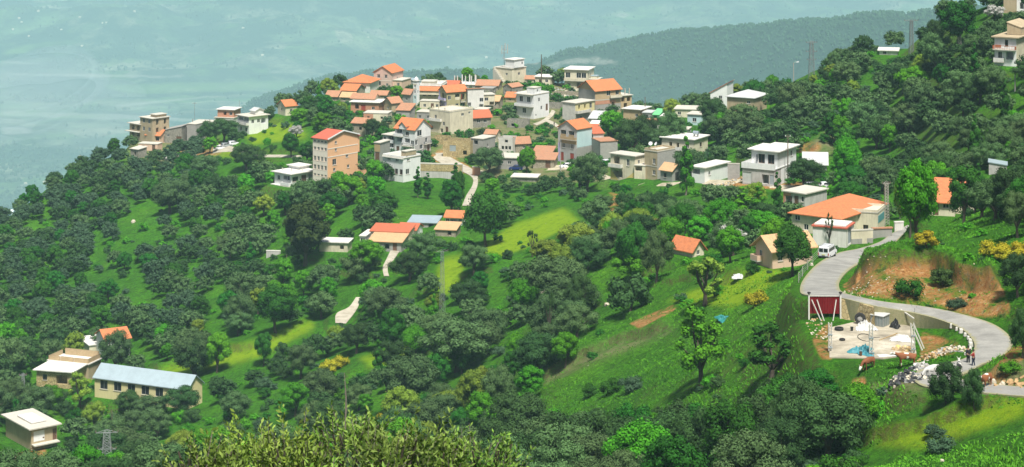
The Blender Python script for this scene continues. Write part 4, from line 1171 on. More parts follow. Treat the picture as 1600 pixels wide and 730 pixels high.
H('longwhite', 'house', 'long white single-storey house with a flat roof and a brown door', 'house', 1101, 287, 20, 38, 24, 38, 'fresh_white', ('flat', 'white_slab', .4), B=None,
  ops=[('F', 'o', 2.2, 1.2, [(.3, .72)]), ('F', 'd', 1.3, 2.4, [(.7, .42)]), ('R', 'w', .9, .9, [(.2, .6)])])
H('blockwall', 'wall', 'grey breeze-block yard wall between the long white house and the white villa', 'wall', 1156, 277, 19, 1, 20, 8, 'cinder', ('flat', 'slab', .04), B=.4, flat=False)
H('whitevilla', 'villa', 'large white villa with a wide parapet terrace over grey unplastered garages', 'villa', 1210, 292, 50, 34, 26, 30, 'light_grey', ('flat', 'fresh_white', .15), B=None,
  ops=[('F', 'g', 2.0, 2.4, [(.15, .42), (.42, .42)], 'pale_metal'), ('F', 'o', 1.6, 2.0, [(.72, .4)]), ('F', 'd', 1.0, 2.1, [(.92, .4)], 'door_grey')],
  ex=[('wing', .38, 1.0, .14, 1.0, 1.07, 2.02, 'fresh_white', ('ledge', 'white_slab', .7), [('F', 'w', 1.5, 2.0, [(.2, .5), (.68, .5)], 'frame_brown'), ('R', 'w', 1.0, 1.2, [(.75, .6)])]),
      ('wing', .0, .385, .4, 1.0, 1.07, 1.9, 'fresh_white', ('ledge', 'white_slab', .7), [('F', 'o', 1.2, 1.6, [(.6, .4)])]),
      ('wing', -.02, 1.02, -.02, .02, .98, 1.32, 'fresh_white', ('open', ''), [], 'terrace_parapet'), ('wing', -.02, .02, .0201, .9, .98, 1.32, 'fresh_white', ('open', ''), [], 'terrace_parapet'), ('band', 'R', .0, .98, 'fresh_white', .3, 1, 'facing')])
H('lowroof', 'house', 'low building with a bare concrete roof below the white villa', 'house', 1258, 324, 34, 34, 20, 42, 'light_grey', ('flat', 'slab', .3), B=None, ops=[('F', 'o', 1.5, 1.6, [(.25, .4)]), ('F', 'd', 1, 2, [(.6, .4)], 'door_brown'), ('F', 'w', .6, 1.1, [(.88, .6)])], ex=[('band', 'F', 0, .95, 'brick', 0, .35, 'brickwork')])
H('rustshed', 'shed', 'shed with a rust-striped corrugated iron roof behind the parked grey car', 'shed', 1292, 266, 36, 6, 8, 8, 'grey', ('sF', 'pale_metal', 1.6, .4), B=6, ops=[('F', 'o', 1.4, 1.0, [(.2, .5), (.7, .5)])])
# ======================= the orange hip roof group by the van
H('hiphouse', 'house', 'large cream house under a broad orange hip roof beside the road', 'house', 1313, 372, 76, 70, 29, 36, 'cream', ('hip', 'orange_tile', 1.9, .55), A=None, B=None, ext=5,
  ops=[('F', 'w', 1, .9, [(.12, .8)]), ('F', 'w', .9, 1, [(.3, .35)])])
H('parhouse', 'house', 'cream flat-roofed block with parapet standing against the orange hip roof', 'house', 1371, 366, 48, 13, 32, 22, 'cream', ('par', 'slab', .06, .35), B=6, flat=False,
  ops=[('F', 'w', .9, .9, [(.62, .28)], 'frame_brown')], ex=[('band', 'R', .5, .85, 'door_teal', .1, .9, 'glazing')])
H('garage', 'garage', 'pale garage with a red-rimmed flat roof and a tall grey steel door', 'garage', 1322, 387, 52, 12, 29, 24, 'white', ('flat', 'red_roof', .2), B=5,
  ops=[('R', 'g', 2.4, 2.6, [(.5, .5)])], ex=[('slab', .03, .97, .05, .95, 1.08, 'white_slab')])
H('gatewall', 'wall', 'cream yard wall with grey plinth and a dark gate left of the road', 'wall', 1364, 380, 34, 2, 20, -14, 'cream', ('flat', 'slab', .05), B=.35, flat=False,
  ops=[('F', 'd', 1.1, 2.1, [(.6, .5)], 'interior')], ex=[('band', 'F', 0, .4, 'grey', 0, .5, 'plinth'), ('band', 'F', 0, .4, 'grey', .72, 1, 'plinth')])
H('greyyard', 'wall', 'grey rendered yard wall topped with tiles ending at a brown door', 'wall', 1394, 371, 30, 1, 14, -12, 'grey', ('flat', 'old_tile', .12), B=.4, flat=False, ops=[('F', 'd', 1.3, 2, [(.9, .45)])])
H('whitepost', 'wall', 'short white wall end where the road disappears behind the trees', 'wall', 1412, 361, 14, 1, 13, -10, 'white', ('flat', 'white_slab', .05), B=.4, flat=False)
H('peachlow', 'house', 'peach house with a long tan tile roof and a small balcony below the road', 'house', 1207, 420, 26, 62, 31, 62, 'peach', ('gy', 'tan_tile', 1.6, .7), B=None, ext=5,
  ops=[('F', 'w', .8, 1, [(.3, .6)]), ('R', 'w', .9, 1, [(.2, .5), (.6, .5)])], ex=[('balc', 'F', -.02, .4, .2, 1.0, 'peach')])
H('tilelone', 'cottage', 'lone cottage whose orange tile roof is half hidden in the trees', 'cottage', 1082, 402, 32, 18, 11, 48, 'cream', ('gx', 'orange_tile', 1.6, .5), B=None, ops=[('R', 'w', .8, .8, [(.5, .5)])])
# ======================= right edge
H('righttile', 'house', 'cream house with two stepped orange roofs half hidden behind the big roadside trees', 'house', 1492, 338, 40, 20, 22, 15, 'cream', ('gx', 'orange_tile', 1.9, .5), B=8,
  ops=[('F', 'w', 1.0, .7, [(.65, .7)]), ('F', 'd', .9, 2.0, [(.25, .4)])],
  ex=[('wing', -.08, .9, .75, 1.6, 0, 1.3, 'white', ('gx', 'orange_tile', 1.4, .4), []), ('wing', .85, 1.75, .3, 1.3, 0, 1.25, 'cream', ('gy', 'orange_tile', 1.3, .4), [('F', 'w', .8, .8, [(.5, .7)])]), ('chim', 1.35, .35, 1.2, 1.85, 'cream'), ('chim', .9, .8, 1.2, 1.7, 'cream')])
H('bluehut', 'hut', 'small grey hut with a pale blue sheet roof and one dark window', 'hut', 1573, 274, 28, 6, 15, 14, 'light_grey', ('sR', 'metal_roof', .4, .15), B=3.5, ops=[('F', 'w', .8, .9, [(.68, .5)], 'frame_brown')])
H('edgehouse', 'house', 'white hillside house with rust-red balcony railings and an overhanging roof', 'house', 1588, 104, 34, 30, 44, 30, 'fresh_white', ('ledge', 'tan', .6), B=None, ext=7,
  ops=[('F', 'w', .7, 1.3, [(.55, .82)], 'frame_brown'), ('F', 'w', .9, 1.4, [(.25, .38)]), ('F', 'o', 1.6, 1.6, [(.7, .36)])],
  ex=[('balc', 'F', -.03, 1.0, .56, 1.1, 'rust_rail'), ('balc', 'F', .0, .45, .12, 1.0, 'white'), ('wing', .3, .95, .3, .95, 1.05, 1.3, 'tan', ('sR', 'tan', 1.0, .1), []), ('band', 'F', .64, .74, 'rust_rail', .02, .3, 'flower_box'), ('band', 'R', .0, .98, 'cream', 0, 1, 'facing')])
H('topcorner', 'house', 'tan block and white house cut off at the very top corner of the slope', 'house', 1588, 21, 20, 25, 30, 20, 'tan', ('flat', 'slab', .2), B=8,
  ex=[('wing', 1.004, 2.0, .1, .9, 0, .95, 'fresh_white', ('flat', 'slab', .2), [('F', 'o', .9, 1.6, [(.4, .4)]), ('F', 'w', .8, 1, [(.75, .5)])])])
H('whiteroofR', 'house', 'low white roof line showing above the treetops of the upper slope', 'house', 1402, 86, 28, 5, 6, 12, 'white', ('flat', 'white_slab', .5), B=7, ops=[('F', 'w', .8, .7, [(.3, .5)])])
# ======================= lower middle farm
H('farm_main', 'house', 'long farmhouse with a red ridge strip and a pale tan front roof', 'house', 627, 394, 50, 12, 15, 12, 'grey', ('sF', 'tan_tile', .9, .4), B=6, ops=[('F', 'o', 1.2, 1.2, [(.55, .5)]), ('F', 'd', 1.0, 2.0, [(.8, .4)])],
  ex=[('wing', -.18, 1.02, 1.004, 1.9, 0, 1.5, 'cream', ('sF', 'red_tile', .7, .3), []), ('wing', -.36, -.185, .3, 1.5, 0, 1.3, 'white', ('flat', 'white_slab', .2), [('F', 'w', 1.2, .9, [(.5, .7)])])])
H('farm_red', 'house', 'white-gabled farm building with a red tile roof at the right end of the farmhouse', 'house', 650, 372, 28, 8, 12, 16, 'fresh_white', ('gx', 'red_tile', 1.1, .3), B=5, ops=[('R', 'w', .8, .8, [(.5, .5)])])
H('farm_grey', 'shed', 'long shed with a blue-grey sheet roof behind the red farm roof', 'shed', 682, 356, 44, 5, 7, 9, 'grey', ('sF', 'metal_roof', .5, .3), B=6, ops=[('F', 'o', 1.2, 1, [(.8, .5)])])
H('farm_flat', 'shed', 'low shed with a white flat roof left of the farmhouse', 'shed', 543, 394, 44, 6, 14, 8, 'cream', ('flat', 'white_slab', .35), B=5, ops=[('F', 'o', 1, 1, [(.8, .5)])])
H('farm_white', 'house', 'small white house with a salmon tile roof at the foot of the green field', 'house', 722, 352, 26, 6, 12, 12, 'fresh_white', ('gx', 'orange_tile', 1.1, .45), B=5, ops=[('F', 'w', .9, 1.1, [(.12, .5), (.88, .5)]), ('F', 'o', 2, 1.2, [(.5, .45)])])
H('farm_tile', 'barn', 'stone barn with a tan tile roof in front of the small white house', 'barn', 712, 370, 32, 6, 10, 12, 'rubble_stone', ('sF', 'tan_tile', .8, .3), B=5, ops=[('F', 'o', .9, .9, [(.7, .5)])])
H('midwhite', 'wall', 'white garden wall alone in the trees left of the tall dark tree', 'wall', 438, 397, 22, 1, 4, 5, 'light_grey', ('flat', 'white_slab', .05), B=.4, flat=False)
# ======================= lower left
H('school', 'school_building', 'long yellow building with four gridded windows and a pale blue metal roof', 'school', 293, 640, 145, 23, 32, 24, 'pale_yellow', ('gx', 'metal_roof', 2.0, .35), B=None, ext=5,
  ops=[('F', 'w', 1.8, 1.75, [(.10, .66), (.25, .66), (.40, .66), (.55, .66), (.7, .66), (.88, .66)], 'rail_metal')], ex=[('band', 'F', .93, .99, 'cream')])
H('bl_house', 'house', 'flat-roofed tan house with a strip of white shutters at the lower corner', 'house', 49, 704, 40, 40, 33, 52, 'tan', ('ledge', 'slab', .7), B=None, ext=6,
  ops=[('R', 's', 2.2, 1.9, [(.3, .62), (.68, .62)], 'white_paint'), ('R', 's', .9, 1.9, [(.08, .62)], 'white_paint'), ('R', 'd', .8, 2.2, [(.94, .55)])], ex=[('band', 'R', .48, .54, 'door_brown', .44, .5, 'post'), ('slab', .97, 1.12, 0, 1, .24, 'slab'), ('slab', .25, .8, .2, .8, 1.08, 'white_slab')])
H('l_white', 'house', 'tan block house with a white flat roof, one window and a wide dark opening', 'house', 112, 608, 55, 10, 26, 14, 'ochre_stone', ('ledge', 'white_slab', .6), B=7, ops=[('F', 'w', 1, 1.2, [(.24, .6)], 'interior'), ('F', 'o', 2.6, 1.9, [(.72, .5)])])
H('l_terrace', 'house', 'house whose flat roof terrace is walled with tan blocks behind the white-roofed house', 'house', 138, 596, 62, 20, 26, 20, 'tan', ('flat', 'white_slab', .3), B=None,
  ex=[('wing', .0, .28, .0, .05, 1.07, 1.32, 'tan_brick', ('open', ''), [], 'parapet'), ('wing', .3, .62, .0, .05, 1.07, 1.32, 'tan_brick', ('open', ''), [], 'parapet'), ('wing', .64, 1.0, .0, .05, 1.07, 1.32, 'tan_brick', ('open', ''), [], 'parapet'),
      ('wing', .0, .03, .06, 1.0, 1.07, 1.32, 'tan_brick', ('open', ''), [], 'parapet'), ('wing', .97, 1.0, .06, .95, 1.07, 1.32, 'tan_brick', ('open', ''), [], 'parapet'), ('wing', .1, .95, .96, 1.0, 1.07, 1.45, 'tan_brick', ('open', ''), [], 'parapet')])
H('l_gable', 'house', 'small white house with an orange gable roof behind a large olive', 'house', 165, 560, 7, 38, 28, 62, 'fresh_white', ('gy', 'orange_tile', 1.6, .4), A=7, ops=[('F', 'w', .7, .9, [(.5, .7)]), ('R', 'w', .8, .9, [(.8, .6)])],
  ex=[('wing', -1.2, -.004, -.3, .5, 0, .35, 'cream', ('flat', 'white_slab', .2), [])])
# small infill between the named houses
for (lb, cx_, cy_, wl_, wr_, h_, th_, wl, rf, b_) in [
    ('beige wall-like house front between the mosque and the lilac house', 686, 172, 30, 4, 13, 12, 'cream', ('flat', 'slab', .1), 4),
    ('dark grey shed right of the grey block house with the salmon roof', 671, 190, 20, 5, 14, 14, 'grey', ('flat', 'slab', .15), 5),
    ('grey flat annex under the right end of the tall white house', 760, 184, 18, 6, 12, 16, 'light_grey', ('flat', 'slab', .2), 5),
    ('dark stone hovel in front of the long salmon-roofed crest cottage', 770, 148, 20, 6, 9, 14, 'grey_stone', ('flat', 'grey', .1), 5),
    ('stone gable barn between the antenna house and the bright white house', 800, 150, 14, 7, 13, 40, 'grey_stone', ('gy', 'old_tile', 1.1, .2), 6),
    ('low tiled shed just right of the antenna house', 838, 131, 18, 4, 7, 12, 'cream', ('gx', 'old_tile', 1.0, .3), 5),
    ('dark roofless wall on the green bank left of the yellow upper floor', 880, 170, 22, 3, 9, 12, 'grey_stone', ('open', ''), 2),
    ('rough stone terrace wall below the glazed crest house', 905, 150, 40, 3, 6, 10, 'rubble_stone', ('open', ''), 1.5),
    ('stone wall with a blind arch left of the orange block house row', 700, 226, 22, 5, 12, 18, 'ochre_stone', ('open', ''), 3),
    ('peeling cream shed between the ochre ruin and the teal-doored house', 775, 222, 18, 6, 12, 16, 'cream', ('gx', 'old_tile', 1.0, .3), 5),
    ('grey lean-to behind the row of bare white columns', 716, 141, 22, 5, 8, 12, 'rubble_stone', ('gx', 'red_tile', 1.2, .3), 5),
    ('brown-tiled stone cottage under the pink crest house', 604, 158, 26, 6, 9, 14, 'rubble_stone', ('gx', 'old_tile', 1.2, .3), 5),
    ('pale shed with a rusty sheet roof above the beige tower house', 1030, 228, 22, 6, 10, 16, 'cream', ('sF', 'rust_metal', .6, .2), 5),
    ('white garden shed below the teal-windowed crest house', 1075, 212, 18, 6, 9, 16, 'fresh_white', ('flat', 'slab', .2), 5)]:
    H('fill%d' % cx_, 'wall' if wl.endswith('stone') and rf[0] == 'open' else 'shed' if 'shed' in lb or 'lean' in lb else 'cottage', lb, 'wall' if rf[0] == 'open' else 'building', cx_, cy_, wl_, wr_, h_, th_, wl, rf, B=b_,
      ops=[] if rf[0] == 'open' else [('F', 'w', .8, .9, [(.25, .5), (.9, .5)]), ('R', 'w', .8, .8, [(.5, .5)]), ('F', 'd', .9, 1.9, [(.65, .4)], 'door_brown')])
# ---------------------------------------------------------------- levelled yards
def yard(name, label, pix, z, mat, th=0.5, label_cat='platform'):
    P = []
    for (x, y) in pix:
        t = (y - HY) / F; Y = -z / t
        P.append(Vector(((x - CX0) / F * Y, Y, z)))
    c = sum(P, Vector()) / len(P)
    mb = MB(); n = len(P)
    top = [p - c for p in P]; bot = [p - c - Vector((0, 0, th)) for p in P]
    mb.raw(top + bot, [tuple(range(n)), tuple(range(2 * n - 1, n - 1, -1))] + [(i, n + i, n + (i + 1) % n, (i + 1) % n) for i in range(n)])
    o = mb.build(name, M[mat], None, c)
    tag(o, label, label_cat)
    xs = [p.x for p in P]; ys = [p.y for p in P]
    flatten_rect((min(xs) + max(xs)) / 2, (min(ys) + max(ys)) / 2, (1, 0), (max(xs) - min(xs)) / 2, (0, 1), (max(ys) - min(ys)) / 2, z - 0.12, 0.2, 4.0)
    return o, P


def add_concrete():
    m, nt, bs = nodes_of('yard_concrete')
    tc = N(nt, 'ShaderNodeTexCoord')
    a = noise(nt, tc.outputs['Object'], 0.22, 5, 0.62, .6); b = noise(nt, tc.outputs['Object'], 1.1, 6, 0.72); c3 = noise(nt, tc.outputs['Object'], 9, 3)
    c = ramp(nt, a, [(0.34, (0.20, 0.175, 0.13)), (0.48, (0.40, 0.355, 0.26)), (0.64, (0.56, 0.51, 0.40))])
    c = mix(nt, mrange(nt, b, 0.5, 0.68, 0, .7), c, (0.26, 0.23, 0.18))
    c = mix(nt, mrange(nt, c3, .4, .65, 0, .25), c, (0.2, 0.17, 0.12))
    nt.links.new(c, bs.inputs['Base Color']); bs.inputs['Roughness'].default_value = .95
    bump(nt, bs, b, .4, .05)
    MATS['yard_concrete'] = m
add_concrete()
plat, PP = yard('concrete_platform', 'pale stained concrete building platform strewn with materials beside the hairpin', [(1296, 558), (1296, 512), (1352, 499), (1424, 503), (1432, 552), (1380, 560)], PZ, 'yard_concrete', 0.6)


def on_plat(px, py, dz=0.0):
    z = PZ; Y = -z / ((py - HY) / F)
    return Vector(((px - CX0) / F * Y, Y, z + dz))


# ---------------------------------------------------------------- the hillside mesh
for (name, Lw, Rw, mat, lift) in ROADS: pass


def ground_attr():
    Zs = ZT
    py = HY - F * Zs / YY
    px = PXg
    def soft(polys, blur=2.0):
        m = np.zeros(px.shape, np.float32)
        for p in polys: m = np.maximum(m, polymask(px, py, p).astype(np.float32))
        return gauss_blur(gauss_blur(m, blur, 0), blur, 1)
    yellow = soft([[(385, 212), (425, 192), (470, 196), (480, 215), (430, 222), (395, 226)],
                   [(740, 395), (800, 352), (880, 325), (905, 345), (830, 385), (780, 402)],
                   [(676, 450), (690, 405), (728, 398), (722, 430), (700, 462)],
                   [(236, 586), (340, 546), (400, 536), (486, 500), (492, 512), (400, 560), (300, 580)],
                   [(560, 560), (640, 540), (650, 548), (590, 575)], [(1040, 470), (1180, 420), (1240, 425), (1150, 480)],
                   [(1300, 690), (1420, 670), (1600, 620), (1600, 650), (1440, 700)], [(330, 232), (380, 236), (380, 246), (330, 244)]])
    soil = soft([[(1318, 446), (1345, 424), (1400, 412), (1452, 413), (1480, 424), (1510, 430), (1560, 440), (1580, 490), (1520, 494), (1460, 476), (1380, 466), (1325, 456)],
                 [(1228, 236), (1240, 224), (1262, 221), (1290, 228), (1270, 238)], [(925, 345), (945, 318), (975, 312), (960, 330), (935, 350)], [(1440, 520), (1500, 540), (1490, 552), (1440, 562)],
                 [(1140, 292), (1142, 278), (1290, 288), (1290, 300)], [(950, 300), (975, 306), (1000, 332), (980, 330)], [(1004, 345), (1040, 340), (1050, 360), (1010, 358)], [(262, 250), (262, 234), (300, 234), (345, 222), (345, 240)],
                 [(985, 505), (1050, 478), (1055, 484), (1000, 512)], [(1296, 505), (1270, 530), (1285, 560), (1300, 560)], [(0, 735), (0, 718), (70, 700), (75, 735)], [(1330, 596), (1352, 590), (1350, 606), (1336, 612)],
                 [(1395, 475), (1385, 482), (1300, 470), (1318, 464)], [(1580, 545), (1600, 540), (1600, 560), (1560, 600), (1540, 596)], [(664, 246), (690, 236), (735, 262), (735, 274)]], 1.6)
    dry = soft([[(845, 590), (900, 560), (960, 538), (1050, 512), (1052, 520), (960, 552), (900, 578), (850, 602)], [(1250, 240), (1290, 205), (1330, 200), (1320, 240)],
                [(560, 210), (700, 130), (900, 130), (1000, 180), (900, 250), (700, 250)], [(200, 225), (340, 210), (340, 250), (200, 262)], [(1490, 600), (1600, 560), (1600, 600)], [(1420, 592), (1450, 612), (1330, 620), (1340, 604)],
                [(740, 255), (950, 260), (950, 285), (740, 285)], [(1340, 180), (1375, 150), (1385, 158), (1350, 195)]], 3)
    return yellow, soil, dry


YEL, SOIL, DRY = ground_attr()
# the eroded bank above the road
ZT += (SOIL * (0.35 * fbm(XX, YY, 3.0, 3, 31))) * (YY < 300) * (~BLOCK)


def ground_material():
    m, nt, bs = nodes_of('hillside')
    tc = N(nt, 'ShaderNodeTexCoord')
    v = tc.outputs['Object']
    def attr(n):
        a = N(nt, 'ShaderNodeAttribute'); a.attribute_name = n; return a.outputs['Fac']
    big = noise(nt, v, 0.035, 5, 0.6)
    mid = noise(nt, v, 0.22, 6, 0.68, 0.4)
    fine = noise(nt, v, 1.7, 6, 0.75)
    vf = noise(nt, v, 6.0, 3, 0.7)
    g = ramp(nt, mid, [(0.25, (0.018, 0.070, 0.008)), (0.42, (0.036, 0.165, 0.008)), (0.55, (0.060, 0.270, 0.008)), (0.72, (0.125, 0.36, 0.012))])
    g2 = ramp(nt, big, [(0.35, (0.030, 0.140, 0.008)), (0.5, (0.065, 0.250, 0.008)), (0.65, (0.15, 0.35, 0.012))])
    c = mix(nt, 0.45, g, g2)
    c = mix(nt, mrange(nt, fine, 0.42, 0.62, 0, 0.85), c, (0.016, 0.062, 0.008))
    c = mix(nt, mrange(nt, noise(nt, v, 0.5, 4, 0.75, 1.0), 0.5, 0.62, 0, 0.6), c, (0.014, 0.055, 0.008))
    c = mix(nt, mrange(nt, vf, 0.45, 0.7, 0, 0.5), c, (0.12, 0.27, 0.02))
    flow = noise(nt, v, 0.6, 5, 0.8)
    yl = math2(nt, 'MULTIPLY', attr('yellow'), mrange(nt, flow, 0.25, 0.5))
    c = mix(nt, yl, c, mix(nt, mrange(nt, vf, .35, .65), (0.31, 0.42, 0.010), (0.17, 0.34, 0.010)))
    dr = math2(nt, 'MULTIPLY', attr('dry'), mrange(nt, mid, 0.30, 0.55))
    c = mix(nt, dr, c, mix(nt, fine, (0.17, 0.19, 0.08), (0.27, 0.23, 0.12)))
    so = math2(nt, 'MULTIPLY', mrange(nt, attr('soil'), 0.12, 0.5), mrange(nt, math2(nt, 'ADD', mid, math2(nt, 'MULTIPLY', fine, 0.6)), 0.76, 0.92, 1, 0))
    soilc = ramp(nt, fine, [(0.3, (0.16, 0.065, 0.022)), (0.44, (0.36, 0.17, 0.055)), (0.54, (0.52, 0.27, 0.09)), (0.66, (0.64, 0.50, 0.30))])
    c = mix(nt, so, c, soilc)
    # steep faces of the terraces show earth
    geo = N(nt, 'ShaderNodeNewGeometry'); sx = N(nt, 'ShaderNodeSeparateXYZ'); nt.links.new(geo.outputs['True Normal'], sx.inputs[0])
    st = math2(nt, 'MULTIPLY', mrange(nt, sx.outputs[2], 0.86, 0.70), mrange(nt, fine, 0.4, 0.6))
    c = mix(nt, math2(nt, 'MULTIPLY', st, 0.6), c, (0.13, 0.10, 0.045))
    # scattered stones
    vo = N(nt, 'ShaderNodeTexVoronoi'); vo.inputs['Scale'].default_value = 0.45; nt.links.new(v, vo.inputs['Vector'])
    sp = math2(nt, 'MULTIPLY', mrange(nt, vo.outputs['Distance'], 0.0, 0.16, 1, 0), mrange(nt, big, 0.5, 0.62))
    c = mix(nt, math2(nt, 'GREATER_THAN', sp, 0.55), c, (0.45, 0.42, 0.34))
    nt.links.new(c, bs.inputs['Base Color']); bs.inputs['Roughness'].default_value = 1.0
    bs.inputs['Specular IOR Level'].default_value = 0.1
    h = math2(nt, 'ADD', math2(nt, 'MULTIPLY', fine, 0.7), math2(nt, 'MULTIPLY', vf, 0.3))
    bump(nt, bs, h, 1.0, 0.9)
    return m


def fan_mesh(name, Z, U, Yv, mat, attrs=None):
    nu, ny = len(U), len(Yv)
    Ug, Yg = np.meshgrid(U, Yv)
    V = np.stack([Ug * Yg, Yg, Z], -1).reshape(-1, 3)
    idx = np.arange(nu * ny).reshape(ny, nu)
    Q = np.stack([idx[:-1, :-1], idx[:-1, 1:], idx[1:, 1:], idx[1:, :-1]], -1).reshape(-1, 4)
    me = np_mesh(name, V, Q, True)
    for k, a in (attrs or {}).items():
        at = me.attributes.new(k, 'FLOAT', 'POINT'); at.data.foreach_set('value', a.astype(np.float32).ravel())
    return mesh_obj(name, me, mat)


HILL_MAT = ground_material()
hill = fan_mesh('hillside', ZT, US, YS, HILL_MAT, {'yellow': YEL, 'soil': SOIL, 'dry': DRY})
tag(hill, kind='structure')


def surf_mats():
    m, nt, bs = nodes_of('asphalt'); tc = N(nt, 'ShaderNodeTexCoord')
    a = noise(nt, tc.outputs['Object'], 0.35, 5, 0.65); b = noise(nt, tc.outputs['Object'], 5, 4, 0.7)
    c = ramp(nt, a, [(0.3, (0.20, 0.195, 0.175)), (0.5, (0.29, 0.285, 0.255)), (0.68, (0.36, 0.35, 0.31))])
    c = mix(nt, mrange(nt, b, 0.4, 0.7, 0, .4), c, (0.17, 0.16, 0.14))
    c = mix(nt, mrange(nt, noise(nt, tc.outputs['Object'], 0.12, 2, .4), .58, .62, 0, .35), c, (0.19, 0.185, 0.17))
    ea = N(nt, 'ShaderNodeAttribute'); ea.attribute_name = 'edge'; e2 = noise(nt, tc.outputs['Object'], 1.3, 5, .7)
    c = mix(nt, mrange(nt, math2(nt, 'ADD', ea.outputs['Fac'], math2(nt, 'MULTIPLY', e2, .7)), 1.12, 1.3), c, mix(nt, b, (0.42, 0.34, 0.22), (0.12, 0.17, 0.05)))
    nt.links.new(c, bs.inputs['Base Color']); bs.inputs['Roughness'].default_value = .92; bump(nt, bs, b, .2, .02); MATS['asphalt'] = m
    m, nt, bs = nodes_of('concrete_path'); tc = N(nt, 'ShaderNodeTexCoord')
    a = noise(nt, tc.outputs['Object'], 0.5, 5, 0.65)
    nt.links.new(ramp(nt, a, [(0.3, (0.28, 0.25, 0.18)), (0.6, (0.46, 0.42, 0.33))]), bs.inputs['Base Color']); bs.inputs['Roughness'].default_value = .95; MATS['concrete_path'] = m
    m, nt, bs = nodes_of('dirt_path'); tc = N(nt, 'ShaderNodeTexCoord')
    a = noise(nt, tc.outputs['Object'], 0.4, 5, 0.7)
    nt.links.new(ramp(nt, a, [(0.3, (0.26, 0.23, 0.15)), (0.5, (0.44, 0.39, 0.27)), (0.7, (0.56, 0.50, 0.37))]), bs.inputs['Base Color']); bs.inputs['Roughness'].default_value = .95; MATS['dirt_path'] = m


surf_mats()
for (name, Lw, Rw, mat, lift) in ROADS:
    mb = MB(); vs = []
    nx = 9
    for a, b in zip(Lw, Rw):
        for i in range(nx):
            p = a.lerp(b, i / (nx - 1)); vs.append((p.x, p.y, p.z + lift + 0.05 * math.sin(math.pi * i / (nx - 1))))
    n = len(Lw); fs = []
    for k in range(n - 1):
        for i in range(nx - 1):
            fs.append((k * nx + i, k * nx + i + 1, (k + 1) * nx + i + 1, (k + 1) * nx + i))
    # thin verge so the edge is not a floating sheet
    base = len(vs)
    for k, (a, b) in enumerate(zip(Lw, Rw)):
        vs.append((a.x, a.y, a.z - 2.4)); vs.append((b.x, b.y, b.z - 2.4))
    for k in range(n - 1):
        fs.append((base + 2 * k, k * nx, (k + 1) * nx, base + 2 * k + 2)); fs.append((k * nx + nx - 1, base + 2 * k + 1, base + 2 * k + 3, (k + 1) * nx + nx - 1))
    mb.raw(vs, fs)
    ro = tag(mb.build(name, M[mat], None, smooth=False), kind='structure')
    at = ro.data.attributes.new('edge', 'FLOAT', 'POINT')
    at.data.foreach_set('value', [abs(i / (nx - 1) * 2 - 1) for _ in range(n) for i in range(nx)] + [1.0] * (2 * n))

# ---------------------------------------------------------------- the far country
def far_material(name, wood, field, pale, s=1.0, woody=0.5):
    m, nt, bs = nodes_of(name)
    tc = N(nt, 'ShaderNodeTexCoord'); v = tc.outputs['Object']
    a = noise(nt, v, 0.0013 * s, 6, 0.65); b = noise(nt, v, 0.006 * s, 7, 0.75); c_ = noise(nt, v, 0.045, 6, 0.8)
    vo = N(nt, 'ShaderNodeTexVoronoi'); vo.inputs['Scale'].default_value = 0.0045; nt.links.new(v, vo.inputs['Vector'])
    sh = N(nt, 'ShaderNodeSeparateColor'); nt.links.new(vo.outputs['Color'], sh.inputs[0])
    fc = mix(nt, sh.outputs[0], field, pale)
    fc = mix(nt, mrange(nt, sh.outputs[1], .3, .8), fc, (0.08, 0.17, 0.04))
    w = mrange(nt, math2(nt, 'ADD', math2(nt, 'MULTIPLY', a, .6), math2(nt, 'MULTIPLY', b, .5)), woody - .06, woody + .08)
    c = mix(nt, w, fc, wood)
    c = mix(nt, mrange(nt, c_, .5, .6, 0, .7), c, tuple(x * .4 for x in wood))
    at = N(nt, 'ShaderNodeAttribute'); at.attribute_name = 'pale'
    pl = mrange(nt, math2(nt, 'MULTIPLY', at.outputs['Fac'], math2(nt, 'ADD', b, c_)), 0.75, 1.5)
    c = mix(nt, pl, c, (0.42, 0.42, 0.36))
    at2 = N(nt, 'ShaderNodeAttribute'); at2.attribute_name = 'meadow'
    c = mix(nt, mrange(nt, math2(nt, 'MULTIPLY', at2.outputs['Fac'], math2(nt, 'ADD', b, .2)), 0.5, 1.3), c, (0.20, 0.36, 0.07))
    nt.links.new(c, bs.inputs['Base Color']); bs.inputs['Roughness'].default_value = 1
    bs.inputs['Specular IOR Level'].default_value = 0.05
    bump(nt, bs, math2(nt, 'ADD', b, math2(nt, 'MULTIPLY', c_, .5)), .8, 12.0)
    return m


UF = np.linspace(-0.46, 0.46, 640)
YF = np.concatenate([np.geomspace(2800, 6200, 90)[:-1], np.geomspace(6200, 24000, 420)])
Uf, Yf_ = np.meshgrid(UF, YF); Xf = Uf * Yf_
pxf = CX0 + F * Uf
zf = -1340 + 18 * fbm(Xf, Yf_, 1300, 6, 21)
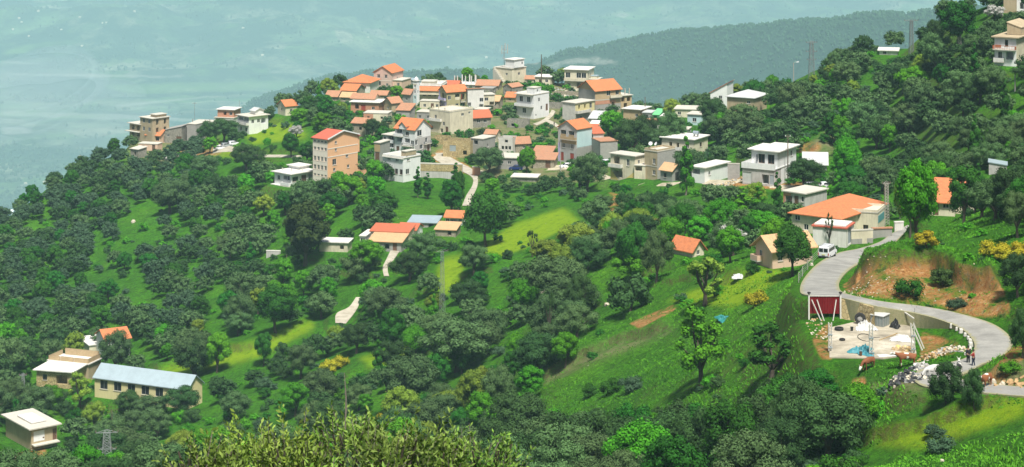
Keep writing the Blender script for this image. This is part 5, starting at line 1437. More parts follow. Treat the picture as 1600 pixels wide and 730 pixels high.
# wooded hills low on the left, then the river plain, then the foot of the opposite mountain
left = np.clip((420 - pxf) / 500, 0, 1.3)
lowhill = np.clip((8200 - Yf_) / 1900, 0, 1) * left
zf += lowhill * (140 + 130 * fbm(Xf, Yf_, 700, 7, 22))
mt = np.clip((Yf_ - 10700 - 700 * vnoise(Xf / 1700, Yf_ * 0, 4)) / 11500, 0, 1)
zf += mt ** 0.9 * (920 + 340 * fbm(Xf, Yf_, 2400, 7, 23)) + np.clip(mt * 8, 0, 1) * 75 * fbm(Xf, Yf_, 600, 6, 24)
zf = np.minimum(zf, -45)
pyf = HY - F * zf / Yf_
pale = np.zeros_like(zf); mead = np.zeros_like(zf)
for poly in [[(0, 112), (250, 116), (450, 108), (640, 104), (640, 110), (450, 116), (250, 124), (0, 120)], [(170, 163), (330, 148), (335, 153), (180, 170)], [(0, 172), (200, 178), (320, 186), (330, 192), (150, 188), (0, 182)],
             [(0, 196), (45, 198), (60, 210), (0, 212)], [(640, 112), (780, 106), (780, 109), (640, 117)], [(0, 92), (90, 100), (90, 104), (0, 100)], [(140, 234), (170, 236), (168, 240), (140, 240)], [(400, 150), (470, 146), (470, 149), (400, 154)],
             [(120, 243), (150, 250), (146, 256), (120, 250)], [(20, 288), (50, 284), (48, 292), (20, 294)], [(60, 284), (80, 288), (74, 294), (60, 292)]]:
    pale = np.maximum(pale, polymask(pxf, pyf, poly))
for poly in [[(0, 74), (60, 62), (140, 58), (165, 62), (100, 72), (40, 84), (0, 90)], [(200, 90), (300, 86), (300, 92), (200, 98)], [(120, 130), (500, 120), (520, 140), (200, 150)], [(450, 40), (540, 52), (520, 60), (440, 50)]]:
    mead = np.maximum(mead, polymask(pxf, pyf, poly))
pale = gauss_blur(gauss_blur(pale.astype(float), .8, 0), 1, 1); mead = gauss_blur(gauss_blur(mead.astype(float), 1.5, 0), 2, 1)
vm = far_material('valley_mat', (0.018, 0.05, 0.022), (0.11, 0.20, 0.085), (0.27, 0.28, 0.19), woody=.5)
valley = fan_mesh('valley_floor', zf, UF, YF, vm, {'pale': pale, 'meadow': mead}); tag(valley, kind='structure')

# the dark wooded ridge behind the village
RP = [(-200, 420), (150, 300), (300, 210), (395, 160), (450, 138), (520, 120), (580, 113), (640, 111), (780, 109), (830, 99), (870, 86), (960, 66), (1050, 51), (1150, 41), (1250, 35), (1320, 29), (1400, 20), (1460, 17), (1600, 4), (1900, -10), (2300, -20)]
RU = np.linspace(-0.30, 0.46, 760); RYv = np.linspace(0, 1, 200)
rpx = CX0 + F * RU
ycr = 4900 + 360 * np.sin(rpx / 420.0) + 80 * np.sin(rpx / 130.0) + np.clip((760 - rpx) / 500, 0, 1) * 1900
zcr = -(np.interp(rpx, [p[0] for p in RP], [p[1] for p in RP]) - HY) / F * ycr
zcr = gauss_blur(zcr[None, :], 6, 1)[0]
Rv, Ru = np.meshgrid(RYv, RU, indexing='ij')
off = -1500 + Rv * 2850                              # metres before or behind the crest
RYY = ycr[None, :] + off
RXX = Ru * RYY
drop = np.where(off < 0, 0.46, 0.5) * np.abs(off) * (np.abs(off) / (np.abs(off) + 110))
RZ = zcr[None, :] - drop + np.clip(np.abs(off) / 260, 0, 1) * 75 * fbm(RXX, RYY, 600, 6, 41) + 5 * fbm(RXX, RYY, 70, 3, 43)
RZ = np.maximum(RZ, -1430)
rpy = HY - F * RZ / RYY; rpxg = CX0 + F * Ru
rp = np.zeros_like(RZ)
for poly in [[(830, 112), (850, 100), (880, 92), (940, 88), (975, 96), (970, 104), (900, 104), (860, 112), (840, 118)], [(810, 100), (848, 96), (850, 101), (820, 106)], [(870, 90), (930, 84), (960, 90), (900, 94)], [(1100, 100), (1300, 140), (1300, 143), (1100, 104)],
             [(1020, 155), (1045, 148), (1050, 156), (1030, 162)]]:
    rp = np.maximum(rp, polymask(rpxg, rpy, poly))
rp = gauss_blur(gauss_blur(rp.astype(float), .7, 0), 1, 1)
V = np.stack([RXX, RYY, RZ], -1).reshape(-1, 3)
idx = np.arange(RZ.size).reshape(RZ.shape)
Q = np.stack([idx[:-1, :-1], idx[:-1, 1:], idx[1:, 1:], idx[1:, :-1]], -1).reshape(-1, 4)
me = np_mesh('wooded_ridge', V, Q, True)
at = me.attributes.new('pale', 'FLOAT', 'POINT'); at.data.foreach_set('value', rp.astype(np.float32).ravel())
at = me.attributes.new('meadow', 'FLOAT', 'POINT'); at.data.foreach_set('value', np.zeros(rp.size, np.float32))
rmat = far_material('ridge_mat', (0.020, 0.050, 0.024), (0.035, 0.08, 0.032), (0.05, 0.09, 0.04), woody=.42)
tag(mesh_obj('ridge_hill', me, rmat), kind='structure')


def rc_far(px, py, kind):
    """a point of the far country seen at this pixel"""
    if kind == 'ridge':
        i = int(np.argmin(np.abs(rpx - px))); c = rpy[:, i]; y = RYY[:, i]; z = RZ[:, i]
    else:
        i = int(np.argmin(np.abs(CX0 + F * UF - px))); c = pyf[:, i]; y = YF; z = zf[:, i]
    k = np.nonzero(c <= py)[0]
    k = int(k[0]) if len(k) else len(c) - 1
    return Vector(((px - CX0) / F * y[k], y[k], z[k]))
# ---------------------------------------------------------------- vehicles
def ground(px, py):
    return cast(px, py)


def rz_of(deg): return math.radians(deg)


def slope_z(x, y): return float(bil(ZT, x, y))


def prof_solid(mb, prof, y0, y1, taper=0.0, yc=None):
    """side outline (x, z) swept across y; the upper points lean in by taper"""
    zs = [p[1] for p in prof]; zl, zh = min(zs), max(zs)
    n = len(prof)
    def yy(y, z):
        f = (z - zl) / (zh - zl + 1e-6); return y * (1 - taper * f)
    A = [(x, yy(y0, z), z) for x, z in prof]; B = [(x, yy(y1, z), z) for x, z in prof]
    mb.raw(A + B, [tuple(range(n))[::-1], tuple(range(n, 2 * n))] + [(i, (i + 1) % n, n + (i + 1) % n, n + i) for i in range(n)])


plain('car_white', (0.75, 0.76, 0.77), 0.25, 0, 0.06); plain('car_blue', (0.015, 0.03, 0.13), 0.2, 0, 0.1); plain('car_silver', (0.42, 0.44, 0.46), 0.25, 0.3, 0.1); plain('car_dark', (0.05, 0.055, 0.06), 0.25)
plain('lamp_red', (0.4, 0.01, 0.01), 0.3); plain('lamp_clear', (0.6, 0.6, 0.58), 0.15); plain('chrome', (0.5, 0.5, 0.5), 0.3, 0.8); plain('plate', (0.7, 0.65, 0.3), 0.5)


def wheel_parts(root, x, y, r, side):
    m = MB(); w = 0.2
    m.tube([(x, y - w / 2, r), (x, y + w / 2, r)], r, 16); t = m.build('wheel', M['rubber'], root)
    k = MB(); k.tube([(x, y + side * (w / 2 - .005), r), (x, y + side * (w / 2 + .02), r)], r * .58, 12); k.build('rim', M['chrome'], t)


def car(label, px, py, deg, col, L=3.9, W=1.62, Hh=1.42, name='parked_car', group='parked cars', lift=0.06, hatch=True):
    c = ground(px, py)
    BLOCKED.append(c)
    root = empty(name, c + Vector((0, 0, lift)), rz_of(deg), label, 'car', group)
    s = L / 3.9
    low = [(-1.93 * s, .32), (-1.93 * s, .78), (-1.80 * s, .90), (.95 * s, .92), (1.75 * s, .74), (1.94 * s, .60), (1.95 * s, .30), (1.5 * s, .22), (-1.5 * s, .22)]
    m = MB(); prof_solid(m, low, -W / 2, W / 2, .06); m.build('body', M[col], root, bevel=.05)
    cab = [(-1.86 * s, .90), (-1.62 * s if hatch else -1.15 * s, Hh - .06), (-1.3 * s if hatch else -.9 * s, Hh), (.10 * s, Hh), (.35 * s, Hh - .05), (.98 * s, .905)]
    m = MB(); prof_solid(m, cab, -W / 2 + .05, W / 2 - .05, .16); m.build('cabin', M[col], root, bevel=.04)
    for sd in (-1, 1):
        m = MB(); y = sd * (W / 2 - .035)
        def q(x, z): return (x, y * (1 - .16 * (z - .9) / (Hh - .9)) + sd * .004, z)
        for (xa, xb, xc, xd) in (((-.30 + .0) * s, .80 * s, .38 * s, -.30 * s), (-1.32 * s, -.36 * s, -.36 * s, -1.2 * s)):
            P = [q(xa, .97), q(xb, .97), q(xc, Hh - .12), q(xd, Hh - .12)]
            Q = [(a, b - sd * .03, z) for a, b, z in P]
            m.raw(P + Q, [(0, 1, 2, 3), (7, 6, 5, 4), (0, 4, 5, 1), (1, 5, 6, 2), (2, 6, 7, 3), (3, 7, 4, 0)])
        m.build('side_window', M['dark_glass'], root)
        for x in (-1.22 * s, 1.22 * s): wheel_parts(root, x, sd * (W / 2 - .11), .29, sd)
        h = MB(); h.box(1.86 * s, 1.955 * s, sd * .72 - .15 if sd > 0 else sd * .72 + .15, sd * .72, .55, .70); h.build('headlight', M['lamp_clear'], root)
        h = MB(); h.box(-1.955 * s, -1.9 * s, sd * .74 - (.16 if sd > 0 else -.16), sd * .74, .62, .84); h.build('tail_light', M['lamp_red'], root)
    k = (Hh - .905 - .05) / (.98 - .35)
    m = MB()
    m.raw([(.955 * s, -.62, .95), (.955 * s, .62, .95), (.40 * s, .54, Hh - .09), (.40 * s, -.54, Hh - .09), (.975 * s, -.62, .965), (.975 * s, .62, .965), (.42 * s, .54, Hh - .065), (.42 * s, -.54, Hh - .065)],
          [(0, 1, 2, 3), (7, 6, 5, 4), (0, 4, 5, 1), (1, 5, 6, 2), (2, 6, 7, 3), (3, 7, 4, 0)])
    m.build('windscreen', M['dark_glass'], root)
    m = MB(); xb = -1.86 if hatch else -1.86
    m.raw([(-1.86 * s, -.58, .98), (-1.86 * s, .58, .98), (-1.66 * s, .5, Hh - .12), (-1.66 * s, -.5, Hh - .12), (-1.89 * s, -.58, .98), (-1.89 * s, .58, .98), (-1.70 * s, .5, Hh - .10), (-1.70 * s, -.5, Hh - .10)],
          [(0, 1, 2, 3), (7, 6, 5, 4), (0, 4, 5, 1), (1, 5, 6, 2), (2, 6, 7, 3), (3, 7, 4, 0)])
    m.build('rear_window', M['dark_glass'], root)
    return root


BLOCKED = []
car('dark blue car parked in front of the long low grey house', 806, 266, 176, 'car_blue')
car('white car parked at the foot of the lilac-balcony lane house', 885, 263, 200, 'car_white')
car('white vehicle half hidden by the dark tree beyond the lane house', 945, 258, 215, 'car_white', 4.2)
car('nearest white car of the three parked on the ridge lane', 343, 234, 30, 'car_white')
car('middle car, grey, of the three parked on the ridge lane', 354, 230, 35, 'car_silver')
car('farthest white car of the three parked on the ridge lane', 365, 227, 30, 'car_white')
car('silver hatchback parked above the bare concrete roof', 1271, 295, 12, 'car_silver')
car('pale car parked behind a bush, right of the silver hatchback', 1295, 295, 8, 'car_white')
car('small dark car parked by the pale plot near the ridge end', 283, 236, 20, 'car_dark')

# the white van on the road, seen from behind
c = Vector(((1293 - CX0) / F * 313, 313, -67.0))
c.z = min((z for z in [slope_z(c.x, c.y)]), default=c.z) + .10
van = empty('van', c, math.radians(64), 'white van with a glazed rear and roof, parked on the left of the winding road', 'van')
W = 1.72
m = MB(); prof_solid(m, [(-2.05, .42), (-2.08, 1.0), (1.55, 1.0), (2.1, .86), (2.15, .42), (1.6, .30), (-1.8, .30)], -W / 2, W / 2, .03); m.build('body', M['car_white'], van, bevel=.05)
m = MB(); prof_solid(m, [(-2.07, 1.0), (-2.0, 1.82), (-1.9, 1.9), (.75, 1.9), (1.0, 1.84), (1.62, 1.005)], -W / 2 + .03, W / 2 - .03, .10); m.build('upper_body', M['car_white'], van, bevel=.05)
for sd in (-1, 1):
    m = MB(); m.box(-2.095, -2.055, sd * .06, sd * .68, 1.14, 1.66); m.build('rear_window', M['dark_glass'], van)
    m = MB(); m.box(-2.13, -2.085, sd * .72, sd * .84, .62, 1.0); m.build('tail_light', M['lamp_red'], van)
    m = MB(); y = sd * (W / 2 - .055)
    for xa, xb in ((-1.8, -.95), (-.85, .05), (.15, .95)): m.box(xa, xb, y - .02, y + sd * .03, 1.14, 1.62)
    m.build('side_window', M['dark_glass'], van)
    for x in (-1.35, 1.35): wheel_parts(van, x, sd * (W / 2 - .1), .31, sd)
    m = MB(); m.box(2.1, 2.17, sd * .78, sd * .5, .6, .78); m.build('headlight', M['lamp_clear'], van)
m = MB(); m.box(-2.2, -2.09, -.82, .82, .34, .52); m.build('bumper', M['black_plastic'], van)
m = MB(); m.box(-2.115, -2.085, -.25, .25, .66, .80); m.build('number_plate', M['plate'], van)
m = MB()
for x in (-1.6, -.6, .4): m.bar((x, -.7, 1.97), (x, .7, 1.97), .05)
for y in (-.68, .68): m.bar((-1.7, y, 1.93), (.5, y, 1.93), .05)
m.build('roof_rack', M['rail_metal'], van)
BLOCKED.append(c)


# ---------------------------------------------------------------- people and cattle: one skinned body each
def skinned(name, joints, bones, mat, parent=None, sub=2):
    me = bpy.data.meshes.new(name)
    me.from_pydata([j[:3] for j in joints], bones, [])
    o = bpy.data.objects.new(name, me); COL.objects.link(o)
    if parent: o.parent = parent
    sk = o.modifiers.new('skin', 'SKIN'); sk.use_smooth_shade = True
    for i, j in enumerate(joints):
        r = j[3] if len(j) > 3 else .1
        r2 = j[4] if len(j) > 4 else r
        me.skin_vertices[0].data[i].radius = (r, r2)
    me.skin_vertices[0].data[0].use_root = True
    sb = o.modifiers.new('subdiv', 'SUBSURF'); sb.levels = sub; sb.render_levels = sub
    me.materials.append(mat)
    return o


def patched(name, base, patch, thr, scale, seed=0.0, dark=None):
    m, nt, bs = nodes_of(name); tc = N(nt, 'ShaderNodeTexCoord')
    mp = N(nt, 'ShaderNodeMapping'); mp.inputs['Location'].default_value = (seed, seed * .7, seed * .3); nt.links.new(tc.outputs['Object'], mp.inputs[0])
    n = noise(nt, mp.outputs[0], scale, 2, .4)
    f = noise(nt, tc.outputs['Object'], 14, 3)
    b = mix(nt, f, base, tuple(x * .55 for x in base))
    nt.links.new(mix(nt, mrange(nt, n, thr - .01, thr + .01), b, patch), bs.inputs['Base Color']); bs.inputs['Roughness'].default_value = .8
    return m


skin_m = plain('skin', (0.34, 0.19, 0.12), .6)


def cow(label, px, py, deg, mat, headmat, graze=False, walk=0.0, scale=1.0, c=None):
    c = c or ground(px, py)
    root = empty('cow', c + Vector((0, 0, .03)), rz_of(deg), label, 'cow', 'cattle on the road bend')
    root.scale = (scale,) * 3
    hx, hz = (1.32, .42) if graze else (1.42, 1.28)
    w = walk
    J = [(-.62, 0, 1.06, .27, .31), (-.2, 0, 1.02, .31, .36), (.2, 0, 1.0, .30, .35), (.58, 0, 1.05, .25, .31),       # 0-3 trunk
         (.85, 0, 1.12 if not graze else .98, .17, .2), (1.12, 0, 1.24 if not graze else .72, .13, .15), (hx, 0, hz, .125, .13), (hx + .24 * (0.5 if graze else 1), 0, hz - (.22 if graze else .12), .085, .085),   # 4-7 neck, head, muzzle
         (-.72, .17, .86, .15, .17), (-.66 + w * .3, .17, .58, .085), (-.80 + w, .17, .34, .055), (-.78 + w, .17, .09, .045), (-.72 + w, .17, .03, .055),   # 8-12 hind left
         (-.72, -.17, .86, .15, .17), (-.66 - w * .3, -.17, .58, .085), (-.80 - w, -.17, .34, .055), (-.78 - w, -.17, .09, .045), (-.72 - w, -.17, .03, .055),  # 13-17
         (.60, .16, .80, .11, .13), (.60 - w * .4, .16, .46, .06), (.60 - w, .16, .10, .045), (.65 - w, .16, .03, .055),   # 18-21 front
         (.60, -.16, .80, .11, .13), (.60 + w * .4, -.16, .46, .06), (.60 + w, -.16, .10, .045), (.65 + w, -.16, .03, .055),  # 22-25
         (-.88, 0, 1.2, .05), (-.98, 0, .95, .028), (-.97, 0, .55, .022), (-.97, 0, .42, .045),                            # 26-29 tail
         (hx - .06, .17, hz + .09, .045, .03), (hx - .06, -.17, hz + .09, .045, .03)]
    E = [(0, 1), (1, 2), (2, 3), (3, 4), (4, 5), (5, 6), (6, 7), (0, 8), (8, 9), (9, 10), (10, 11), (11, 12), (0, 13), (13, 14), (14, 15), (15, 16), (16, 17), (3, 18), (18, 19), (19, 20), (20, 21), (3, 22), (22, 23), (23, 24), (24, 25),
         (0, 26), (26, 27), (27, 28), (28, 29), (6, 30), (6, 31)]
    skinned('body', J, E, mat, root)
    m = MB()
    for s in (-1, 1): m.tube([(hx - .1, s * .08, hz + .12), (hx - .06, s * .2, hz + .2), (hx, s * .22, hz + .32)], [.03, .022, .006], 6)
    m.build('horns', M['limewash'], root)
    m = MB(); m.lathe([(.05, -.1), (.12, -.04), (.15, .05), (.14, .12)], 10, (-.38, 0, .66)); m.build('udder', skin_m, root, smooth=True)
    if headmat:
        d = Vector((1, 0, -.5 if not graze else -1.6)).normalized()
        a = Vector((hx + .02, 0, hz + .01)); m = MB()
        m.tube([a - d * .1, a + d * .05, a + d * .22, a + d * .33], [.132, .138, .105, .07], 10); m.build('face', headmat, root, smooth=True)
    return root


brown = patched('cow_brown', (0.26, 0.085, 0.03), (0.70, 0.66, 0.58), .64, 1.3)
brown_w = patched('cow_brown_white', (0.30, 0.10, 0.032), (0.74, 0.70, 0.62), .6, 1.1, 3.1)
pied = patched('cow_pied', (0.70, 0.69, 0.65), (0.02, 0.02, 0.02), .52, 1.1, 1.7)
whitec = patched('cow_white', (0.66, 0.64, 0.58), (0.03, 0.03, 0.03), .5, 1.2, 5.2)
wface = plain('hide_white', (0.75, 0.73, 0.68), .8)
cow('reddish-brown cow grazing alone in the scrub below the concrete platform', 1357, 578, 222, brown, wface, True, .05, .98)
cow('brown cow with a white face standing among the dark rubble slabs', 1417, 573, 178, brown_w, None, False, .05, 1.05)
cow('black and white cow with its head down on the lower hairpin', 1458, 591, 205, pied, None, True, .10, .95)
cow('white cow mostly hidden behind the feathery bush on the road', 1499, 584, 80, whitec, None, False, .08, .85)
cow('brown and white cow walking up the road by the right bank', 1541, 607, 232, brown_w, wface, False, .14, 1.0)


def person(label, px, py, deg, coat, legs, hair, lift_arm=0.0, h=1.75, c=None, step=.10):
    c = c or ground(px, py)
    root = empty('person', c + Vector((0, 0, .05)), rz_of(deg), label, 'person')
    k = h / 1.75; root.scale = (k, k, k)
    J = [(0, 0, .95, .15, .12), (0, 0, 1.15, .14, .11), (0, 0, 1.36, .17, .12), (0, 0, 1.48, .07), (0, .0, 1.56, .06), (.015, 0, 1.66, .088, .1), (.01, 0, 1.73, .07)]   # 0-6
    E = [(0, 1), (1, 2), (2, 3), (3, 4), (4, 5), (5, 6)]
    for s, st in ((1, step), (-1, -step)):
        b = len(J)
        J += [(0, s * .10, .86, .095), (st * .5 + .02, s * .10, .50, .062), (st, s * .10, .10, .045), (st + .04, s * .10, .035, .045), (st + .17, s * .11, .025, .035)]
        E += [(0, b), (b, b + 1), (b + 1, b + 2), (b + 2, b + 3), (b + 3, b + 4)]
    hands = []
    for s in (1, -1):
        b = len(J); up = lift_arm
        el = (.02 + .10 * up, s * .27, 1.14 + .02 * up); wr = (.08 + .22 * up, s * (.25 - .12 * up), .90 + .34 * up)
        J += [(0, s * .19, 1.40, .065), (*el, .045), (*wr, .03), (wr[0] + .03 + .05 * up, wr[1], wr[2] - .05 * (1 - up) - .01, .036, .02)]
        E += [(2, b), (b, b + 1), (b + 1, b + 2), (b + 2, b + 3)]
        hx, hy, hz = J[b + 3][:3]
        for f in range(5):
            bb = len(J); o = (f - 2) * .017
            L = (.055, .075, .08, .075, .06)[f]
            if f == 0: J += [(hx + .02, hy - s * .035, hz + .01, .009), (hx + .045, hy - s * .05, hz - .015, .008)]
            else: J += [(hx + o + .01 * up, hy, hz - L * .55 * (1 - up * .3), .009), (hx + o + .012, hy - s * .008, hz - L, .008)]
            E += [(b + 3, bb), (bb, bb + 1)]
    skinned('body', J, E, skin_m, root, 1)
    cj = [(0, 0, .88, .17, .14), (0, 0, 1.1, .165, .13), (0, 0, 1.37, .19, .14), (0, 0, 1.47, .09)]
    ce = [(0, 1), (1, 2), (2, 3)]
    for s in (1, -1):
        b = len(cj); up = lift_arm
        cj += [(0, s * .195, 1.39, .085), (.02 + .10 * up, s * .27, 1.14 + .02 * up, .062), (.075 + .20 * up, s * (.25 - .12 * up), .94 + .31 * up, .048)]
        ce += [(2, b), (b, b + 1), (b + 1, b + 2)]
    skinned('jacket', cj, ce, coat, root, 1)
    tj = [(0, 0, .93, .165, .13)]; te = []
    for s, st in ((1, step), (-1, -step)):
        b = len(tj)
        tj += [(0, s * .10, .84, .108), (st * .5 + .02, s * .10, .50, .08), (st, s * .10, .10, .066)]; te += [(0, b), (b, b + 1), (b + 1, b + 2)]
    skinned('trousers', tj, te, legs, root, 1)
    m = MB(); m.lathe([(.10, -.02), (.112, .05), (.09, .11), (.04, .14)], 12, (-.008, 0, 1.66)); m.build('hair', hair, root, smooth=True)
    for s in (1, -1):
        m = MB(); m.box(st_x(step * s) - .06, st_x(step * s) + .2, s * .105 - .05, s * .105 + .05, -.02, .08); m.build('shoe', M['black_plastic'], root, bevel=.02)
    f = MB()
    f.tube([(.095, 0, 1.69), (.125, 0, 1.655), (.1, 0, 1.645)], [.01, .017, .012], 6)
    for s in (1, -1): f.tube([(.0, s * .088, 1.69), (.0, s * .1, 1.66), (.0, s * .088, 1.635)], [.012, .022, .012], 6)
    f.build('nose_and_ears', skin_m, root)
    e = MB()
    for s in (1, -1): e.lathe([(.004, -.008), (.011, 0), (.004, .008)], 8, (.094, s * .034, 1.685))
    e.build('eyes', M['black_plastic'], root)
    l = MB(); l.box(.085, .1, -.028, .028, 1.612, 1.622); l.build('mouth', M['door_red'], root)
    return root


def st_x(s): return s


dk = plain('dark_cloth', (0.02, 0.02, 0.025), .9); red = plain('red_cloth', (0.33, 0.02, 0.015), .85); blue = plain('navy_cloth', (0.03, 0.04, 0.08), .9); hr = plain('black_hair', (0.012, 0.01, 0.009), .6)
rd = lambda px, py, z: Vector(((px - CX0) / F * (-z / ((py - HY) / F)), -z / ((py - HY) / F), z))
person('person in dark clothes standing with arms at the sides on the road', 1513, 570, 120, dk, dk, hr, 0.0, 1.8, rd(1513, 570, -53.55), .04)
person('person in a red jacket and dark trousers walking behind the one in dark clothes', 1521, 573, 160, red, blue, hr, 0.9, 1.68, rd(1521, 574, -53.4), .13)
person('tiny figure in dark clothes walking on the village footpath', 866, 198, 200, dk, dk, hr, 0.0, 1.75, None, .12)


# ---------------------------------------------------------------- poles and masts
def lattice(name, label, px, pb, ptop, w0=2.0, w1=.5, arms=((.98, 1.6), (.78, 1.6)), mat='galvanised', Y=None, nseg=9, cat='power mast', group=None, thk=None):
    c = cast(px, pb) if Y is None else pt(px, pb, Y)
    Hh = (pb - ptop) / F * c.y
    root = empty(name, c, math.radians(R.uniform(-10, 25)), label, cat, group)
    m = MB(); th = thk or (.15 if Hh > 8 else .09)
    W = lambda z: w0 + (w1 - w0) * (z / Hh)
    for sx in (-1, 1):
        for sy in (-1, 1): m.bar((sx * w0 / 2, sy * w0 / 2, -.8), (sx * w1 / 2, sy * w1 / 2, Hh), th)
    for i in range(nseg):
        za, zb = Hh * i / nseg, Hh * (i + 1) / nseg; a, b = W(za) / 2, W(zb) / 2
        for s in (-1, 1):
            m.bar((-a, s * a, za), (b, s * b, zb), th * .6); m.bar((s * a, a, za), (s * b, -b, zb), th * .6)
            m.bar((-b, s * b, zb), (b, s * b, zb), th * .55)
            if nseg < 14: m.bar((a, s * a, za), (-b, s * b, zb), th * .6)
    m.build('tower', M[mat], root)
    for f, l in arms:
        m = MB(); z = Hh * f
        m.bar((-l, 0, z), (l, 0, z), th); m.bar((-l, 0, z), (0, 0, z + .5), th * .7); m.bar((l, 0, z), (0, 0, z + .5), th * .7)
        ar = m.build('cross_arm', M[mat], root)
        for x in (-l, 0.55 * l, l):
            q = MB(); q.lathe([(.05, 0), (.13, .05), (.05, .1), (.13, .15), (.05, .22), (.03, .4)], 8, (x, 0, z + .07)); q.build('insulator', M['pole_wood'], ar)
    return root


def pole(name, label, px, pb, ptop, r=.14, mat='pole_wood', lamp=None, arm=0.0, cat='pole', Y=None, z=None):
    c = cast(px, pb) if Y is None else pt(px, pb, Y)
    Hh = (pb - ptop) / F * c.y
    root = empty(name, c, 0, label, cat)
    m = MB(); m.tube([(0, 0, -.8), (0, 0, Hh)], [r, r * .65], 8); m.build('post', M[mat], root)
    if arm:
        a = MB(); a.bar((-arm, 0, Hh - .5), (arm, 0, Hh - .5), .12); ab = a.build('cross_arm', M[mat], root)
        for x in (-arm, arm): q = MB(); q.lathe([(.05, 0), (.12, .06), (.05, .12), (.03, .3)], 8, (x, 0, Hh - .44)); q.build('insulator', M['frame_white'], ab)
    if lamp:
        a = MB(); a.tube([(0, 0, Hh - .3), (lamp * .5, 0, Hh + .15), (lamp, 0, Hh + .2)], [.05, .04, .04], 6); ar = a.build('lamp_arm', M['galvanised'], root)
        h = MB(); s = 1 if lamp > 0 else -1; h.raw([(lamp - .1 * s, -.12, Hh + .12), (lamp + .7 * s, -.16, Hh + .16), (lamp + .7 * s, .16, Hh + .16), (lamp - .1 * s, .12, Hh + .12), (lamp - .1 * s, -.08, Hh + .26), (lamp + .6 * s, -.1, Hh + .34), (lamp + .6 * s, .1, Hh + .34), (lamp - .1 * s, .08, Hh + .26)],
              [(3, 2, 1, 0), (4, 5, 6, 7), (0, 1, 5, 4), (1, 2, 6, 5), (2, 3, 7, 6), (3, 0, 4, 7)]); h.build('lamp_head', M['white_paint'], ar)
    return root


lattice('lattice_mast', 'steel lattice power mast rising above the left shoulder of the upper slope', 1268, 122, 65, 1.7, .8, ((.97, 1.6), (.72, 1.6), (.5, 1.3)), 'rail_metal', thk=.1, nseg=7)
lattice('lattice_mast', 'slim lattice mast with lamps on the skyline left of the highest dark tree', 1424, 84, 32, 1.1, .6, ((.99, 1.9),), 'rail_metal', thk=.1, nseg=7)
lattice('lattice_mast', 'tall grey lattice mast standing in the grove below the small farm cottage', 691, 497, 392, 1.0, .45, ((.99, 1.2),), nseg=11, thk=.045)
lattice('lattice_mast', 'squat lattice transformer mast in the bushes at the bottom edge', 167, 748, 674, 2.0, .9, ((.97, 1.7), (.62, 1.4), (.3, 1.3)))
lattice('lattice_mast', 'thin pale lattice mast in front of the white-roofed tan house', 36, 642, 585, 1.0, .4, ((.97, .7),))
lattice('lattice_mast', 'narrow ladder-like concrete power post at the right end of the orange hip roof', 1385, 352, 286, .75, .5, ((.98, .7),), 'pole_concrete', nseg=15, thk=.07)
lattice('lattice_mast', 'pale concrete ladder post among the trees of the upper slope', 1499, 74, 20, .8, .5, ((.97, .8),), 'pole_concrete', nseg=13)
pole('utility_pole', 'dark wooden pole on the crest beside the low cream house', 846, 140, 85, .22, arm=.01)
pole('utility_pole', 'dark pole standing on the skyline right of the big orange-roofed house', 1008, 172, 141, .17)
pole('street_lamp', 'street lamp on the skyline above the right end of the crest row', 1075, 175, 153, .12, 'pole_concrete', 1.0, cat='street lamp')
pole('utility_pole', 'dark pole rising at the right wall of the large white villa', 1231, 288, 210, .15, arm=.5)
pole('street_lamp', 'tall street lamp on the shoulder left of the lattice power mast', 1240, 135, 98, .15, 'pole_concrete', .9, cat='street lamp')
pole('utility_pole', 'concrete pole in front of the rust-railed house on the upper slope', 1586, 143, 106, .17, 'pole_concrete')
pole('utility_pole', 'concrete pole beside the white car and lilac-balcony lane house', 876, 275, 222, .14, 'pole_concrete')
pole('street_lamp', 'street lamp behind the small white farm cottage', 708, 338, 312, .09, 'galvanised', -.8, cat='street lamp')
pole('utility_pole', 'thin mast left of the bare concrete frame on the ridge', 304, 196, 150, .08, 'rail_metal', arm=.7)
pole('utility_pole', 'thin mast right behind the red brick top storey', 374, 186, 146, .08, 'rail_metal')
pole('concrete_post', 'thick white concrete post beside the parked silver hatchback', 1309, 297, 276, .3, 'white_slab', cat='post')
pole('utility_pole', 'dark iron post in the grove above the squat transformer mast', 175, 690, 640, .11, 'pole_wood')
for i, (x, y) in enumerate(((1420, 300), (1466, 60), (1178, 150))): pole('utility_pole', ['slender pole behind the large leafy roadside tree', 'short pole half sunk in the trees of the upper slope', 'short pole beside the tan barn roof'][i], x, y, y - [30, 26, 22][i], .1, 'pole_concrete')

# antennas on the white box room
ah = Hs['antennahouse']
c = pt(788, 97, ah.Y + 4)
root = empty('antenna_mast', c, 0, 'mobile phone antenna mast on the white box room of the crest house', 'antenna')
m = MB(); m.tube([(0, 0, -1.2), (-.1, 0, 3.2), (-.1, 0, 6.2)], [.14, .12, .08], 7); m.bar((-.9, 0, 3.4), (1.2, 0, 3.4), .1); m.bar((-.9, 0, 4.6), (1.2, 0, 4.6), .1); m.build('mast', M['rail_metal'], root)
for x, z0, z1 in ((-.9, 3.0, 6.2), (1.2, 3.2, 6.6), (.3, 4.2, 7.0)):
    m = MB(); m.box(x - .14, x + .14, -.1, .1, z0, z1); m.build('antenna_panel', M['pole_concrete'], root)
m = MB(); m.lathe([(.3, 0), (.42, .1), (.3, .2)], 10, (-.5, -.2, 1.4)); m.build('dish', M['rail_metal'], root)

